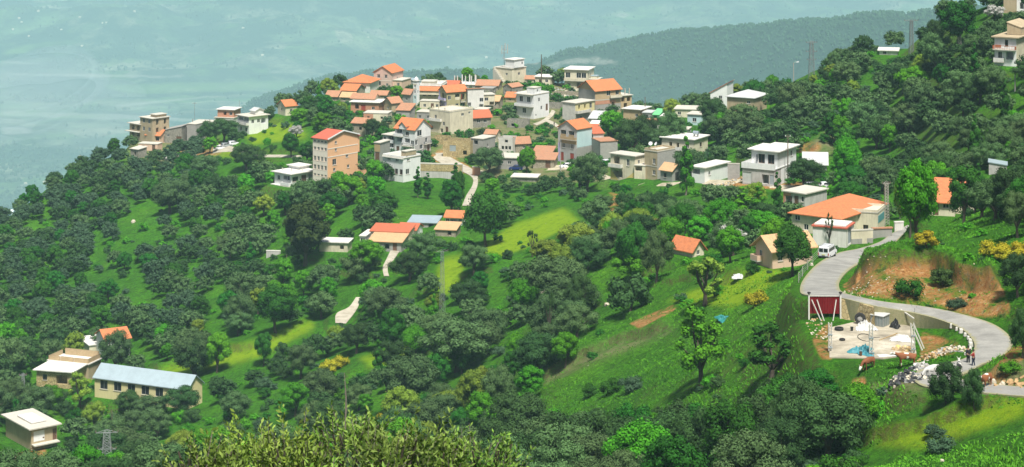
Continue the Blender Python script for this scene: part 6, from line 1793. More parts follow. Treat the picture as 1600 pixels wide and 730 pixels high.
# ---------------------------------------------------------------- the red sheet fence and the building platform
Yp = 232.5
a, b = pt(1265, 462, Yp), pt(1312, 464, Yp - .3)
root = empty('sheet_fence', (a + b) / 2, 0, 'crimson corrugated sheet fence on white posts below the road', 'fence')
mid = (a + b) / 2; wdt = (b - a).length
m = MB(); n = 36; hgt = 27 / F * Yp
vs = []
for i in range(n + 1):
    x = -wdt / 2 + wdt * i / n; y = .05 * (1 if i % 2 else -1); z = -.02 * i / n
    vs += [(x, y, z), (x, y, z - hgt)]
m.raw(vs, [(2 * i, 2 * i + 1, 2 * i + 3, 2 * i + 2) for i in range(n)])
o = m.build('sheet', M['crimson_sheet'], root); sm = o.modifiers.new('s', 'SOLIDIFY'); sm.thickness = .02
for x, h0, h1 in ((-wdt / 2 - .1, .3, -3.6), (wdt / 2 + .1, .3, -2.7)):
    m = MB(); m.bar((x, -.1, h1), (x, -.1, h0), .17); m.build('post', M['white_slab'], root)
    m = MB(); m.lathe([(.05, -.12), (.2, -.06), (.2, .06), (.05, .12)], 10, (x, -.1, h0 + .12)); m.build('post_cap', M['rubber'], root)
m = MB(); m.bar((-wdt / 2, -.03, .04), (wdt / 2, -.03, .02), .08); m.build('top_rail', M['limewash'], root)
for i, (x0, x1) in enumerate(((-1.5, -.4), (-.9, -.1), (1.3, .75))):
    m = MB(); m.bar((x0, -.15, -.35), (x1, -1.0, -2.9), .09); m.build('strut', M['limewash'], root)

ledge = [(1312, 468), (1330, 470), (1350, 476), (1366, 481)]
P = [pt(x, y, 54.4 / ((y - HY) / F)) for x, y in ledge]
m = MB()
cc = P[1].copy()
for i in range(len(P) - 1):
    p, q = P[i] - cc, P[i + 1] - cc
    dz = [Vector((0, 0, -2.5))] * 3 + [Vector((0, 0, -2.3))]
    n_ = Vector((0, .6, 0))
    m.raw([p, q, q + dz[i + 1] - n_ * .9, p + dz[i] - n_ * .9, p + n_, q + n_, q + n_ + dz[i + 1], p + n_ + dz[i]], [(0, 3, 2, 1), (0, 1, 5, 4), (4, 5, 6, 7), (0, 4, 7, 3), (1, 2, 6, 5), (3, 7, 6, 2)])
tag(m.build('retaining_wall', M['ochre_stone'], None, cc), 'rough ochre stone retaining wall under the road beside the red sheet fence', 'wall')


def prop(name, label, cat, px, py, rz=0.0, group=None, dz=0.0):
    return empty(name, on_plat(px, py, dz), math.radians(rz), label, cat, group)


# big tyre standing, small tyres lying
def tyre(root, r, w, hub=True):
    m = MB(); pr = []
    for k in range(9):
        a = math.pi * k / 8; pr.append((r - w * .5 * abs(math.sin(a)) * .0 - (.0 if 0 < k < 8 else .0), -w / 2 + w * k / 8))
    m.lathe([(r * .58, -w / 2), (r * .9, -w / 2), (r, -w * .3), (r, w * .3), (r * .9, w / 2), (r * .58, w / 2)], 22)
    m.f = m.f[:-2]
    n = 22; k0 = len(m.v) - n
    for i in range(n): m.f.append((k0 + i, k0 + (i + 1) % n, (i + 1) % n, i))
    t = m.build('tyre', M['rubber'], root)
    if hub:
        h = MB(); h.lathe([(r * .57, -w * .2), (r * .5, .0), (r * .2, w * .1), (r * .1, w * .1)], 16); h.build('hub', M['grey'], root)
    return t


t = prop('truck_tyre', 'large tyre with its hub standing upright against the stone retaining wall', 'tyre', 1344, 506, -8); t.rotation_euler = (math.radians(80), 0, math.radians(-8)); t.location.z += .62; tyre(t, .62, .34)
t = prop('tyre', 'black tyre lying flat near the left corner of the concrete platform', 'tyre', 1311, 516, 0, dz=.16); tyre(t, .5, .3, False)
t = prop('tyre', 'smaller flattened tyre lying on the left edge of the concrete platform', 'tyre', 1316, 532, 0, dz=.1); tyre(t, .33, .2, False)
# grey steel container
t = prop('metal_container', 'grey steel container with a pale folded lid on the back of the platform', 'container', 1375, 508, -38)
m = MB(); m.box(-.75, .75, -.7, .7, .02, 1.15); m.build('body', M['container_grey'], t)
m = MB()
for x in (-.74, -.37, 0, .37, .74): m.box(x - .035, x + .035, -.735, -.702, .04, 1.13)
for y in (-.69, -.23, .23, .69): m.box(.753, .785, y - .035, y + .035, .04, 1.13)
m.build('ribs', M['galvanised'], t)
m = MB(); m.raw([(-.85, -.8, 1.17), (.85, -.8, 1.17), (.85, .8, 1.2), (-.85, .8, 1.2), (-.85, -.8, 1.24), (.85, -.8, 1.21), (.85, .8, 1.30), (-.85, .8, 1.26)], [(3, 2, 1, 0), (4, 5, 6, 7), (0, 1, 5, 4), (1, 2, 6, 5), (2, 3, 7, 6), (3, 0, 4, 7)]); m.build('lid', M['pale_metal'], t)


def heap(name, label, cat, c, rx, ry, h, mat, seed, n=18, rough=.35, group=None):
    """crumpled sheet or soft pile: a draped bumpy mesh"""
    g = np.random.default_rng(seed); mb = MB(); vs = []
    for j in range(n + 1):
        for i in range(n + 1):
            u, v = i / n * 2 - 1, j / n * 2 - 1
            r = max(abs(u), abs(v)) if rough < .2 else math.hypot(u, v)
            edge = 1 + .25 * math.sin(3 * math.atan2(v, u) + seed) + .12 * math.sin(7 * math.atan2(v, u) + seed * 2)
            z = max(0, 1 - r * r) * h * (1 + rough * float(g.normal())) + .015
            vs.append((u * rx * edge, v * ry * edge, z if r < .98 else .01))
    fs = [(j * (n + 1) + i, j * (n + 1) + i + 1, (j + 1) * (n + 1) + i + 1, (j + 1) * (n + 1) + i) for j in range(n) for i in range(n) if math.hypot((i + .5) / n * 2 - 1, (j + .5) / n * 2 - 1) < 1.02]
    mb.raw(vs, fs)
    o = mb.build(name, M[mat], None, c); s = o.modifiers.new('s', 'SOLIDIFY'); s.thickness = .02; s.offset = 1
    return tag(o, label, cat, group)


heap('plastic_sheet', 'crumpled white sheet heaped beside the grey steel container', 'sheet', on_plat(1352, 513), 1.1, 1.5, .55, 'white_sheet', 3)
heap('plastic_sheet', 'long crumpled white sheet lying at the right of the platform', 'sheet', on_plat(1410, 530), 1.2, 1.6, .22, 'white_sheet', 4)
heap('tarpaulin', 'crumpled teal tarpaulin at the front of the platform', 'tarpaulin', on_plat(1348, 550), 1.3, 1.7, .45, 'cyan_tarp', 5)
heap('black_bag', 'black plastic bag and fork propped at the back of the platform', 'bag', on_plat(1399, 512), .5, .6, .8, 'black_plastic', 6, 10)
heap('plastic_sheet', 'white scraps spread along the front edge of the platform', 'sheet', on_plat(1385, 556), 1.1, .5, .05, 'white_sheet', 8)
c = cast(1131, 499); heap('tarpaulin', 'bright teal tarpaulin lying in the grass left of the platform', 'tarpaulin', c, 1.1, 2.0, .35, 'teal_tarp', 7)
c = cast(1156, 433); heap('plastic_sheet', 'pale grey sheet lying in the grass below the peach house', 'sheet', c, 1.3, 1.6, .3, 'pale_metal', 9)


def slabs(name, label, c, rx, ry, hh, n, mats, seed, size=(.25, .6), kind='stuff'):
    g = random.Random(seed)
    me_all = MB(); sl = []
    for i in range(n):
        a, r = g.uniform(0, 6.28), math.sqrt(g.random())
        x, y = r * math.cos(a) * rx, r * math.sin(a) * ry
        z = slope_z(c.x + x, c.y + y) - c.z + hh * (1 - r * r) * g.uniform(.2, 1)
        s = g.uniform(*size); t = g.uniform(.12, .3) * s
        rot = Matrix.Rotation(g.uniform(0, 6.28), 3, 'Z') @ Matrix.Rotation(g.uniform(-.6, .6), 3, 'X') @ Matrix.Rotation(g.uniform(-.6, .6), 3, 'Y')
        k = [Vector((sx * s / 2 * g.uniform(.7, 1), sy * s / 2 * g.uniform(.6, 1) * .8, sz * t)) for sz in (-1, 1) for sx, sy in ((-1, -1), (1, -1), (1, 1), (-1, 1))]
        n0 = len(me_all.f)
        me_all.raw([rot @ v + Vector((x, y, z)) for v in k], [(3, 2, 1, 0), (4, 5, 6, 7), (0, 1, 5, 4), (1, 2, 6, 5), (2, 3, 7, 6), (3, 0, 4, 7)])
        sl += [g.randrange(len(mats))] * 6
    o = me_all.build(name, M[mats[0]], None, c)
    for q in mats[1:]: o.data.materials.append(M[q])
    o.data.polygons.foreach_set('material_index', sl)
    return tag(o, label, kind=kind)


plain('stone_pale', (0.56, 0.50, 0.38), .95, 0, .4, 2); plain('stone_ochre', (0.46, 0.30, 0.14), .95, 0, .4, 2); plain('slate_dark', (0.05, 0.052, 0.055), .85, 0, .4, 2); plain('stone_grey', (0.30, 0.30, 0.28), .95, 0, .4, 2)
slabs('rubble', 'dark and pale broken slabs tipped beside the hairpin', cast(1418, 592), 2.0, 2.6, .6, 170, ['slate_dark', 'slate_dark', 'stone_grey', 'stone_pale'], 3, (.25, .55))
slabs('rubble', 'dark and white slabs at the head of the tip', cast(1437, 575), 1.2, 2.0, .5, 100, ['slate_dark', 'white_sheet', 'stone_grey', 'stone_pale'], 4, (.25, .5))
slabs('stones', 'pale and ochre stones heaped along the inside of the bend', cast(1480, 548), 1.8, 2.6, .35, 110, ['stone_pale', 'stone_ochre', 'stone_pale', 'stone_grey'], 5, (.22, .48))
slabs('stones', 'ochre stones spilling down beside the platform', cast(1450, 560), 1.5, 2.0, .2, 60, ['stone_ochre', 'stone_pale'], 6, (.18, .36))
slabs('stones', 'timber scraps and stones on the platform edge', on_plat(1410, 546), 1.2, 1.6, .2, 70, ['timber', 'stone_ochre', 'yellow'], 7, (.2, .6))
slabs('stones', 'ochre stones tumbling from the platform corner', cast(1284, 515), 1.6, 5, .1, 70, ['stone_ochre', 'stone_ochre', 'stone_pale'], 8, (.15, .35))
slabs('stones', 'broken ground and rubble below the shuttered house', cast(40, 722), 7.5, 7, .4, 420, ['stone_ochre', 'stone_pale', 'timber'], 9, (.4, 1.1))
slabs('stones', 'stones along the foot of the bank', cast(1575, 604), 3.5, 2, .2, 30, ['stone_ochre'], 10, (.25, .6))
slabs('stones', 'loose stones scattered on the red bank', cast(1420, 458), 8, 6, .1, 70, ['stone_ochre', 'stone_pale'], 11, (.08, .2))
slabs('stones', 'loose stones scattered on the bank end', cast(1345, 448), 4, 5, .1, 90, ['stone_ochre', 'stone_pale'], 12, (.1, .25))
slabs('stones', 'builders debris beside the white villa', cast(1150, 285), 7, 5, .3, 120, ['timber', 'stone_pale', 'stone_grey'], 13, (.4, 1.0))
slabs('stones', 'pale stones on the village slope', cast(880, 150), 12, 14, .2, 160, ['stone_grey', 'stone_pale'], 14, (.4, 1.2))
slabs('stones', 'debris on the pale ridge plot', cast(285, 242), 8, 8, .2, 120, ['stone_grey', 'stone_pale', 'white_sheet'], 15, (.3, 1.1))

# boulders of the right bank and single stones in the meadow
bn = 0
BL = {(1566, 603): 'tallest pale boulder at the foot of the right bank', (1578, 600): 'rounded ochre boulder beside the tallest one at the right bank', (1592, 605): 'orange-brown boulder at the very right of the bank', (1552, 599): 'small boulder nearest the walking brown cow',
      (948, 478): 'dark-based pale rock left of the dark globe bush', (1310, 668): 'flat pale slab of rock in the lower scrub', (1302, 676): 'smaller rock leaning on the flat pale slab in the scrub', (1330, 724): 'pale rock at the bottom edge of the right meadow', (1472, 722): 'half-buried pale rock at the bottom of the meadow',
      (1268, 415): 'white stone at the road edge behind the van', (836, 443): 'upright white stone in the grove left of the open slope', (848, 458): 'pale upright stone below the other white stone', (208, 348): 'flat white stone in the grassy pocket on the left slope', (126, 452): 'pale rock among the bushes of the left slope'}
for (x, y), lb in BL.items():
    c = cast(x, y); g = random.Random(x); s = (8 if x > 1540 else 5) / F * c.y * g.uniform(.7, 1.1)
    m = MB(); k = []
    for a in range(5):
        for b2 in range(7):
            th, ph = math.pi * (a + .35) / 5.2, 2 * math.pi * b2 / 7
            r = s * g.uniform(.75, 1.1); k.append((r * math.sin(th) * math.cos(ph), r * math.sin(th) * math.sin(ph), r * math.cos(th) * .9))
    fs = [(a * 7 + b2, (a + 1) * 7 + b2, (a + 1) * 7 + (b2 + 1) % 7, a * 7 + (b2 + 1) % 7) for a in range(4) for b2 in range(7)] + [tuple(range(7)), tuple(range(28, 35))[::-1]]
    m.raw(k, fs); tag(m.build('boulder', M['stone_ochre' if 'ochre' in lb or 'orange' in lb else 'stone_pale'], None, c + Vector((0, 0, s * .3))), lb, 'rock')

# white edge stones round the inside of the bend
edge = [(1490, 510), (1498, 514), (1505, 518), (1511, 523), (1516, 528), (1519, 533), (1520, 539), (1519, 545), (1515, 550), (1512, 554)]
zz = [-55.0, -54.9, -54.8, -54.7, -54.6, -54.45, -54.3, -54.15, -54.05, -54.0]
for i, ((x, y), z) in enumerate(zip(edge, zz)):
    c = rd(x - 3, y, z - .05); g = random.Random(i); m = MB()
    s = g.uniform(.17, .27); k = [Vector((sx * s * g.uniform(.8, 1.1), sy * s * g.uniform(.8, 1.2), sz)) for sz, f in ((-.2, 1), (s * 1.1, .7)) for sx, sy in ((-f, -f), (f, -f), (f, f), (-f, f))]
    m.raw(k, [(3, 2, 1, 0), (4, 5, 6, 7), (0, 1, 5, 4), (1, 2, 6, 5), (2, 3, 7, 6), (3, 0, 4, 7)])
    tag(m.build('edge_stone', M['limewash'], None, c, bevel=.06), 'whitewashed edge stone along the inside of the upper hairpin', 'edge stone', 'whitewashed edge stones of the hairpin')

# standing forms, props and rods on the platform
def form(label, px, pb, ptop, lean=0.0):
    root = prop('steel_prop', label, 'prop', px, pb, group='white steel props on the platform')
    Hh = (pb - ptop) / F * root.location.y
    m = MB()
    for dx in (-.16, .16):
        for dy in (-.12, .12): m.bar((dx, dy, 0), (dx + lean, dy, Hh), .07)
    n = max(4, int(Hh / .35))
    for i in range(n):
        za, zb = Hh * i / n, Hh * (i + 1) / n; l0, l1 = lean * i / n, lean * (i + 1) / n
        m.bar((-.16 + l0, -.12, za), (.16 + l1, -.12, zb), .04); m.bar((.16 + l0, .12, za), (-.16 + l1, .12, zb), .04)
    m.build('lattice', M['limewash'], root)
    for z in (.3, Hh * .55): q = MB(); q.box(-.24, .24, -.2, .2, z, z + .12); q.build('clamp', M['tank_metal'], root)
    return root


form('white lattice column prop in the middle of the platform front', 1361, 556, 507)
form('rusty white column forms at the left edge of the platform', 1297, 548, 504)
form('white column prop braced by leaning beams at the right edge of the platform', 1427, 551, 505, -.1)
for lb, a, b, w in (('long pale beam leaning on the right column prop', (1428, 512), (1407, 506), .13), ):
    p, q = on_plat(*a, 1.0), on_plat(*b, 1.6); m = MB(); cc = (p + q) / 2; m.bar(p - cc, q - cc, w); tag(m.build('beam', M['limewash'], None, cc), lb, 'beam')
for k_, (lb, x0, y0, h0, x1, y1) in enumerate((('upper of the two white beams leaning outwards at the platform right edge', 1428, 545, 2.6, 1444, 546), ('lower of the two white beams leaning outwards at the platform right edge', 1428, 547, 2.0, 1441, 549))):
    p = on_plat(x0, y0, h0); q = on_plat(x1, y1, .1); m = MB(); cc = (p + q) / 2; m.bar(p - cc, q - cc, .12); tag(m.build('beam', M['limewash'], None, cc), lb, 'beam')
p, q = on_plat(1374, 532, .03), on_plat(1402, 522, .08); m = MB(); cc = (p + q) / 2; m.bar(p - cc, q - cc, .09); tag(m.build('plank', M['timber'], None, cc), 'thin dark plank lying across the middle of the platform', 'plank')
for i, (x, y, t) in enumerate(((1424, 494, 484), (1432, 496, 487), (1429, 503, 490))):
    c = rd(x, y, -56.0); m = MB(); Hh = (y - t) / F * c.y + .6; m.tube([(0, 0, -.5), (.02, 0, Hh)], .03, 6); tag(m.build('steel_rod', M['rail_metal'], None, c), ['left thin rod standing by the road edge behind the platform', 'right thin rod standing by the road edge behind the platform', 'short iron rod between the two taller ones by the road edge'][i], 'rod')
# coil of hose
root = prop('hose', 'loop of dark hose lying in the middle of the platform', 'hose', 1352, 528)
m = MB(); m.tube([(.8 * math.cos(t_ * .45), 1.6 * math.sin(t_ * .45), .04) for t_ in range(15)] + [(1.6, .1, .04)], .035, 5, False); m.build('tube', M['black_plastic'], root)
for i, (x, y) in enumerate(((1331, 517), (1345, 556))):
    root = prop('paint_bucket', ['dark bucket standing left of the white sheet heap', 'small brown bucket in front of the teal tarpaulin'][i], 'bucket', x, y)
    m = MB(); m.lathe([(.13, 0), (.17, .38), (.18, .38), (.18, .42), (.15, .42), (.12, .03)], 12); m.build('bucket_body', M['black_plastic' if i == 0 else 'door_brown'], root)
    m = MB(); m.tube([(-.18, 0, .4), (-.1, 0, .56), (.1, 0, .56), (.18, 0, .4)], .012, 5); m.build('handle', M['rail_metal'], root)

# wire fence along the road edge behind the van
root = empty('wire_fence', cast(1268, 425), 0, 'low wire fence on thin posts along the outer edge of the road', 'fence'); o0 = root.location
pp = [cast(x, y) - o0 for x, y in ((1248, 442), (1254, 432), (1262, 422), (1270, 412), (1278, 403), (1286, 396))]
for p in pp: m = MB(); m.bar(p + Vector((0, 0, -.3)), p + Vector((0, 0, 1.4)), .07); m.build('post', M['pole_concrete'], root)
m = MB()
for a, b in zip(pp[:-1], pp[1:]):
    for z in (.3, .6, .9, 1.2): m.bar(a + Vector((0, 0, z)), b + Vector((0, 0, z)), .025)
m.build('wire', M['galvanised'], root)

# tiny houses far across the valley: too small to show parts
g = random.Random(3)
FH = [(90, 45), (96, 47), (125, 28), (160, 40), (166, 38), (60, 20), (30, 34), (34, 36), (210, 20), (128, 76), (380, 45), (410, 88), (575, 62), (760, 93), (700, 75), (20, 50), (45, 60), (125, 247), (135, 250), (40, 288), (220, 286), (228, 284), (70, 286)]
for i, (x, y) in enumerate(FH):
    near_ = y > 200
    c = rc_far(x, y, 'valley'); s = g.uniform(9, 14)
    m = MB(); m.box(-s / 2, s / 2, -s * .4, s * .4, -3, s * .42); zt = s * .42
    m.raw([(-s * .55, -s * .45, zt), (s * .55, -s * .45, zt), (s * .55, s * .45, zt), (-s * .55, s * .45, zt), (-s * .55, 0, zt + s * .2), (s * .55, 0, zt + s * .2)], [(0, 1, 5, 4), (2, 3, 4, 5), (1, 2, 5), (3, 0, 4)])
    o = m.build('far_house', M['cream'], None, c); o.rotation_euler.z = g.uniform(-.6, .6)
    tag(o, 'tiny pale house far away in the haze across the valley', 'house', 'tiny houses across the valley')
c = rc_far(6, 340, 'valley'); m = MB(); m.box(-30, 30, -18, 18, -4, 9); m.raw([(-32, -20, 9), (32, -20, 9), (32, 20, 9), (-32, 20, 9), (-32, 0, 15), (32, 0, 15)], [(0, 1, 5, 4), (2, 3, 4, 5), (1, 2, 5), (3, 0, 4)])
tag(m.build('warehouse', M['fresh_white'], None, c), 'pale warehouse roof deep in the valley at the left edge', 'warehouse')

# ---------------------------------------------------------------- foliage
def foliage(name, dark, light, under=None, gloss=0.12):
    m, nt, bs = nodes_of(name)
    at = N(nt, 'ShaderNodeAttribute'); at.attribute_name = 'v'
    oi = N(nt, 'ShaderNodeObjectInfo')
    tc = N(nt, 'ShaderNodeTexCoord')
    n = noise(nt, tc.outputs['Object'], 0.55, 3, 0.6)
    f = math2(nt, 'ADD', math2(nt, 'MULTIPLY', at.outputs['Fac'], 0.65), mrange(nt, n, 0.3, 0.7, 0, 0.4))
    c = mix(nt, f, dark, light)
    hs = N(nt, 'ShaderNodeHueSaturation')
    nt.links.new(mrange(nt, oi.outputs['Random'], 0, 1, 0.478, 0.522), hs.inputs['Hue'])
    nt.links.new(mrange(nt, math2(nt, 'FRACT', math2(nt, 'MULTIPLY', oi.outputs['Random'], 7.31), 0), 0, 1, 0.6, 1.5), hs.inputs['Value'])
    nt.links.new(c, hs.inputs['Color'])
    geo = N(nt, 'ShaderNodeNewGeometry')
    c2 = mix(nt, math2(nt, 'MULTIPLY', geo.outputs['Backfacing'], 0.35), hs.outputs[0], under or light)
    nt.links.new(c2, bs.inputs['Base Color']); bs.inputs['Roughness'].default_value = 0.75
    bs.inputs['Specular IOR Level'].default_value = gloss
    MATS[name] = m


foliage('olive_leaf', (0.007, 0.036, 0.007), (0.092, 0.178, 0.052), (0.12, 0.20, 0.075))
foliage('olive_leaf_deep', (0.005, 0.025, 0.005), (0.042, 0.105, 0.024), (0.055, 0.115, 0.035))
foliage('oak_leaf', (0.005, 0.032, 0.004), (0.034, 0.150, 0.012))
foliage('bright_leaf', (0.012, 0.085, 0.004), (0.085, 0.29, 0.010))
foliage('yellow_leaf', (0.06, 0.13, 0.010), (0.19, 0.28, 0.03))
foliage('maquis_leaf', (0.008, 0.032, 0.014), (0.052, 0.120, 0.046), (0.09, 0.15, 0.08))
foliage('bronze_leaf', (0.008, 0.030, 0.005), (0.050, 0.088, 0.020))
foliage('blossom', (0.20, 0.24, 0.17), (0.62, 0.60, 0.56))
foliage('broom_leaf', (0.03, 0.11, 0.008), (0.52, 0.43, 0.02))
foliage('evergreen_leaf', (0.030, 0.095, 0.006), (0.22, 0.35, 0.040), (0.29, 0.38, 0.09), 0.3)
foliage('grass_blade', (0.020, 0.085, 0.006), (0.11, 0.30, 0.014))


def leaf_quads(C, Nn, size, asp, g):
    """diamond leaves: centres, normals -> vertices"""
    n = len(C)
    rnd = g.normal(size=(n, 3))
    t = rnd - Nn * (rnd * Nn).sum(1, keepdims=True)
    t /= np.linalg.norm(t, axis=1, keepdims=True) + 1e-9
    b = np.cross(Nn, t)
    L = size * g.uniform(0.7, 1.3, n)[:, None]
    V = np.stack([C - t * L * .5, C + b * L * .5 * asp, C + t * L * .5, C - b * L * .5 * asp], 1).reshape(-1, 3)
    return V, np.arange(4 * n).reshape(-1, 4)


def crown_mesh(name, seed, lobes, n_leaf, leaf, mat, asp=0.6, jit=0.55, wisp=0.13):
    """lobes: (x, y, z, r, squash) foliage masses"""
    g = np.random.default_rng(seed)
    A = np.array([l[:4] for l in lobes]); sq = np.array([l[4] for l in lobes])
    w = A[:, 3] ** 2; w /= w.sum()
    k = g.choice(len(A), int(n_leaf * 1.7), p=w)
    d = g.normal(size=(len(k), 3)); d /= np.linalg.norm(d, axis=1, keepdims=True)
    low = d[:, 2] < -0.35
    d[low & (g.random(len(k)) < 0.6), 2] *= -1
    rad = A[k, 3] * (1 - np.abs(g.normal(0, 0.17, len(k))))
    ws = g.random(len(k)) < wisp
    rad = np.where(ws, A[k, 3] * g.uniform(1.0, 1.22, len(k)), rad)
    # small bumps so each lobe breaks into sprays
    ph = np.sin(d[:, 0] * 9 + k) * np.sin(d[:, 1] * 8 + 2 * k) * np.sin(d[:, 2] * 9 + 3 * k)
    rad *= 1 + 0.2 * ph
    P = A[k, :3] + d * rad[:, None] * np.stack([np.ones(len(k)), np.ones(len(k)), sq[k]], 1)
    keep = np.ones(len(k), bool)
    for i in range(len(A)):
        q = (P - A[i, :3]) / np.array([1, 1, sq[i]])
        keep &= ~((np.linalg.norm(q, axis=1) < A[i, 3] * 0.72) & (k != i))
    keep &= ~((ph < -0.25) & (g.random(len(k)) < 0.55))
    P, d, k = P[keep][:n_leaf], d[keep][:n_leaf], k[keep][:n_leaf]
    nn = d + g.normal(0, jit * 0.6, d.shape); nn /= np.linalg.norm(nn, axis=1, keepdims=True)
    V, Q = leaf_quads(P, nn, leaf, asp, g)
    # inner shells keep the sky from showing through the middle of each mass
    base = len(V); shell = []
    sv = []
    for i in range(len(A)):
        nseg, nr = 7, 5
        for a in range(nr + 1):
            th = math.pi * a / nr
            for c in range(nseg):
                ph2 = 2 * math.pi * c / nseg + a * .4
                rr = A[i, 3] * (0.52 + 0.14 * g.random())
                sv.append((A[i, 0] + rr * math.sin(th) * math.cos(ph2), A[i, 1] + rr * math.sin(th) * math.sin(ph2), A[i, 2] + rr * math.cos(th) * sq[i]))
        o = base + i * (nr + 1) * nseg
        for a in range(nr):
            for c in range(nseg):
                shell.append((o + a * nseg + c, o + (a + 1) * nseg + c, o + (a + 1) * nseg + (c + 1) % nseg, o + a * nseg + (c + 1) % nseg))
    V = np.concatenate([V, np.array(sv)]); Qa = np.concatenate([Q, np.array(shell)])
    me = np_mesh(name, V, Qa)
    vals = np.concatenate([np.clip(g.normal(0.45, 0.28, len(Q)), 0, 1), np.full(len(shell), 0.4)])
    at = me.attributes.new('v', 'FLOAT', 'FACE'); at.data.foreach_set('value', vals.astype(np.float32))
    me.materials.append(M[mat])
    return me


def lobes_round(seed, R_, Hh, base, n, rl=(0.34, 0.5), squash=0.8):
    g = random.Random(seed); out = []
    cz = (base + Hh) / 2; hz = (Hh - base) / 2
    out.append((0, 0, cz - .1 * hz, R_ * 0.46, min(1.0, hz / R_)))
    for i in range(n):
        a = 2.399963 * i + g.uniform(-.4, .4); z = 1 - 1.75 * (i + .5) / n + g.uniform(-.1, .1); z = max(min(z, .92), -.75)
        r = math.sqrt(1 - z * z)
        rr = R_ * g.uniform(*rl)
        q = g.uniform(0.55, 0.95)
        out.append((r * math.cos(a) * (R_ * q), r * math.sin(a) * (R_ * q), cz + z * hz * 0.74, rr, squash * g.uniform(.8, 1.1)))
    return out


def lobes_tall(seed, R_, Hh, base, n, taper=0.6):
    g = random.Random(seed); out = []
    for i in range(n):
        f = (i + .5) / n
        z = base + (Hh - base) * f
        wid = R_ * (math.sin(math.pi * min(1, .18 + f * .82)) ** 0.7) * (1 - taper * f * f * .6)
        a = 2.4 * i + g.uniform(-.6, .6); o = wid * g.uniform(.25, .6)
        out.append((o * math.cos(a), o * math.sin(a), z, max(.3, wid * g.uniform(.42, .66)), g.uniform(.9, 1.25)))
    return out


def trunk_mesh(name, seed, lobes, base, r0, mat, fork=0.45, sink=0.6):
    g = random.Random(seed); mb = MB()
    fz = base * fork + .3
    top = Vector((g.uniform(-.15, .15), g.uniform(-.15, .15), fz))
    mb.tube([(0, 0, -sink), (0.03, 0.02, 0.0), (top.x * .6, top.y * .6, fz * .6), top], [r0 * 1.5, r0 * 1.15, r0 * .95, r0 * .85], 7)
    for l in lobes[:9]:
        e = Vector((l[0], l[1], l[2])); m = top.lerp(e, .5) + Vector((g.uniform(-.25, .25), g.uniform(-.25, .25), g.uniform(-.1, .3)))
        mb.tube([top, m, e], [r0 * .6, r0 * .38, r0 * .12], 5)
    me = bpy.data.meshes.new(name); me.from_pydata(mb.v, [], mb.f); me.update(); me.materials.append(M[mat])
    return me


PROTO = {}   # kind -> list of (trunk mesh, crown mesh, height, radius)


def proto(key, n, make, mats, hi=False):
    out = []
    for i in range(n):
        lob, Hh, Rr, base, r0, nl, lf, asp, bark = make(i)
        tm = trunk_mesh('trunk', 100 + i, lob, base, r0, bark)
        for j, mt in enumerate(mats):
            if j == 0:
                cm = crown_mesh('crown', 300 + i * 7 + len(PROTO), lob, nl, lf, mt, asp); c0 = cm
            else:
                cm = c0.copy(); cm.materials[0] = M[mt]
            out.append((tm, cm, Hh, Rr, mt))
    PROTO[key] = out


def mk_olive(nl, lf):
    def f(i):
        g = random.Random(i); Rr = g.uniform(2.9, 3.5); Hh = g.uniform(5.0, 6.0); base = g.uniform(.7, 1.3)
        return lobes_round(i + 10, Rr, Hh, base, g.choice([18, 22, 26]), (.24, .37)), Hh, Rr, base + .8, .26, nl, lf, .5, 'bark'
    return f


def mk_broad(nl, lf):
    def f(i):
        g = random.Random(50 + i); Rr = g.uniform(2.4, 3.0); Hh = g.uniform(7.0, 8.4); base = g.uniform(1.0, 1.8)
        return lobes_round(i + 60, Rr, Hh, base, g.choice([20, 24]), (.27, .44), 1.0), Hh, Rr, base + 1.2, .24, nl, lf, .75, 'bark'
    return f


def mk_slender(nl, lf):
    def f(i):
        g = random.Random(80 + i); Rr = g.uniform(1.3, 1.8); Hh = g.uniform(8, 9.5)
        return lobes_tall(i + 90, Rr, Hh, 1.0, 11), Hh, Rr, 2.0, .14, nl, lf, .8, 'pale_bark'
    return f


def mk_shrub(nl, lf):
    def f(i):
        g = random.Random(120 + i); Rr = g.uniform(1.2, 1.6); Hh = g.uniform(1.6, 2.3)
        return lobes_round(i + 130, Rr, Hh, .1, 7, (.4, .55), .9), Hh, Rr, .3, .08, nl, lf, .7, 'bark'
    return f


def mk_open(nl, lf):   # open-crowned tree whose limbs show
    def f(i):
        g = random.Random(160 + i); Rr = g.uniform(2.3, 2.9); Hh = g.uniform(7, 8); lob = []
        for k in range(16):
            a = 2.4 * k + g.uniform(-.3, .3); z = g.uniform(2.6, Hh - .5); w = Rr * math.sin(math.pi * min(.95, max(.12, (z - 1.2) / (Hh - 1)))) ** .6 * g.uniform(.5, .95)
            lob.append((w * math.cos(a), w * math.sin(a), z, g.uniform(.45, .8), 1.0))
        return lob, Hh, Rr, 3.0, .26, nl, lf, .8, 'bark'
    return f


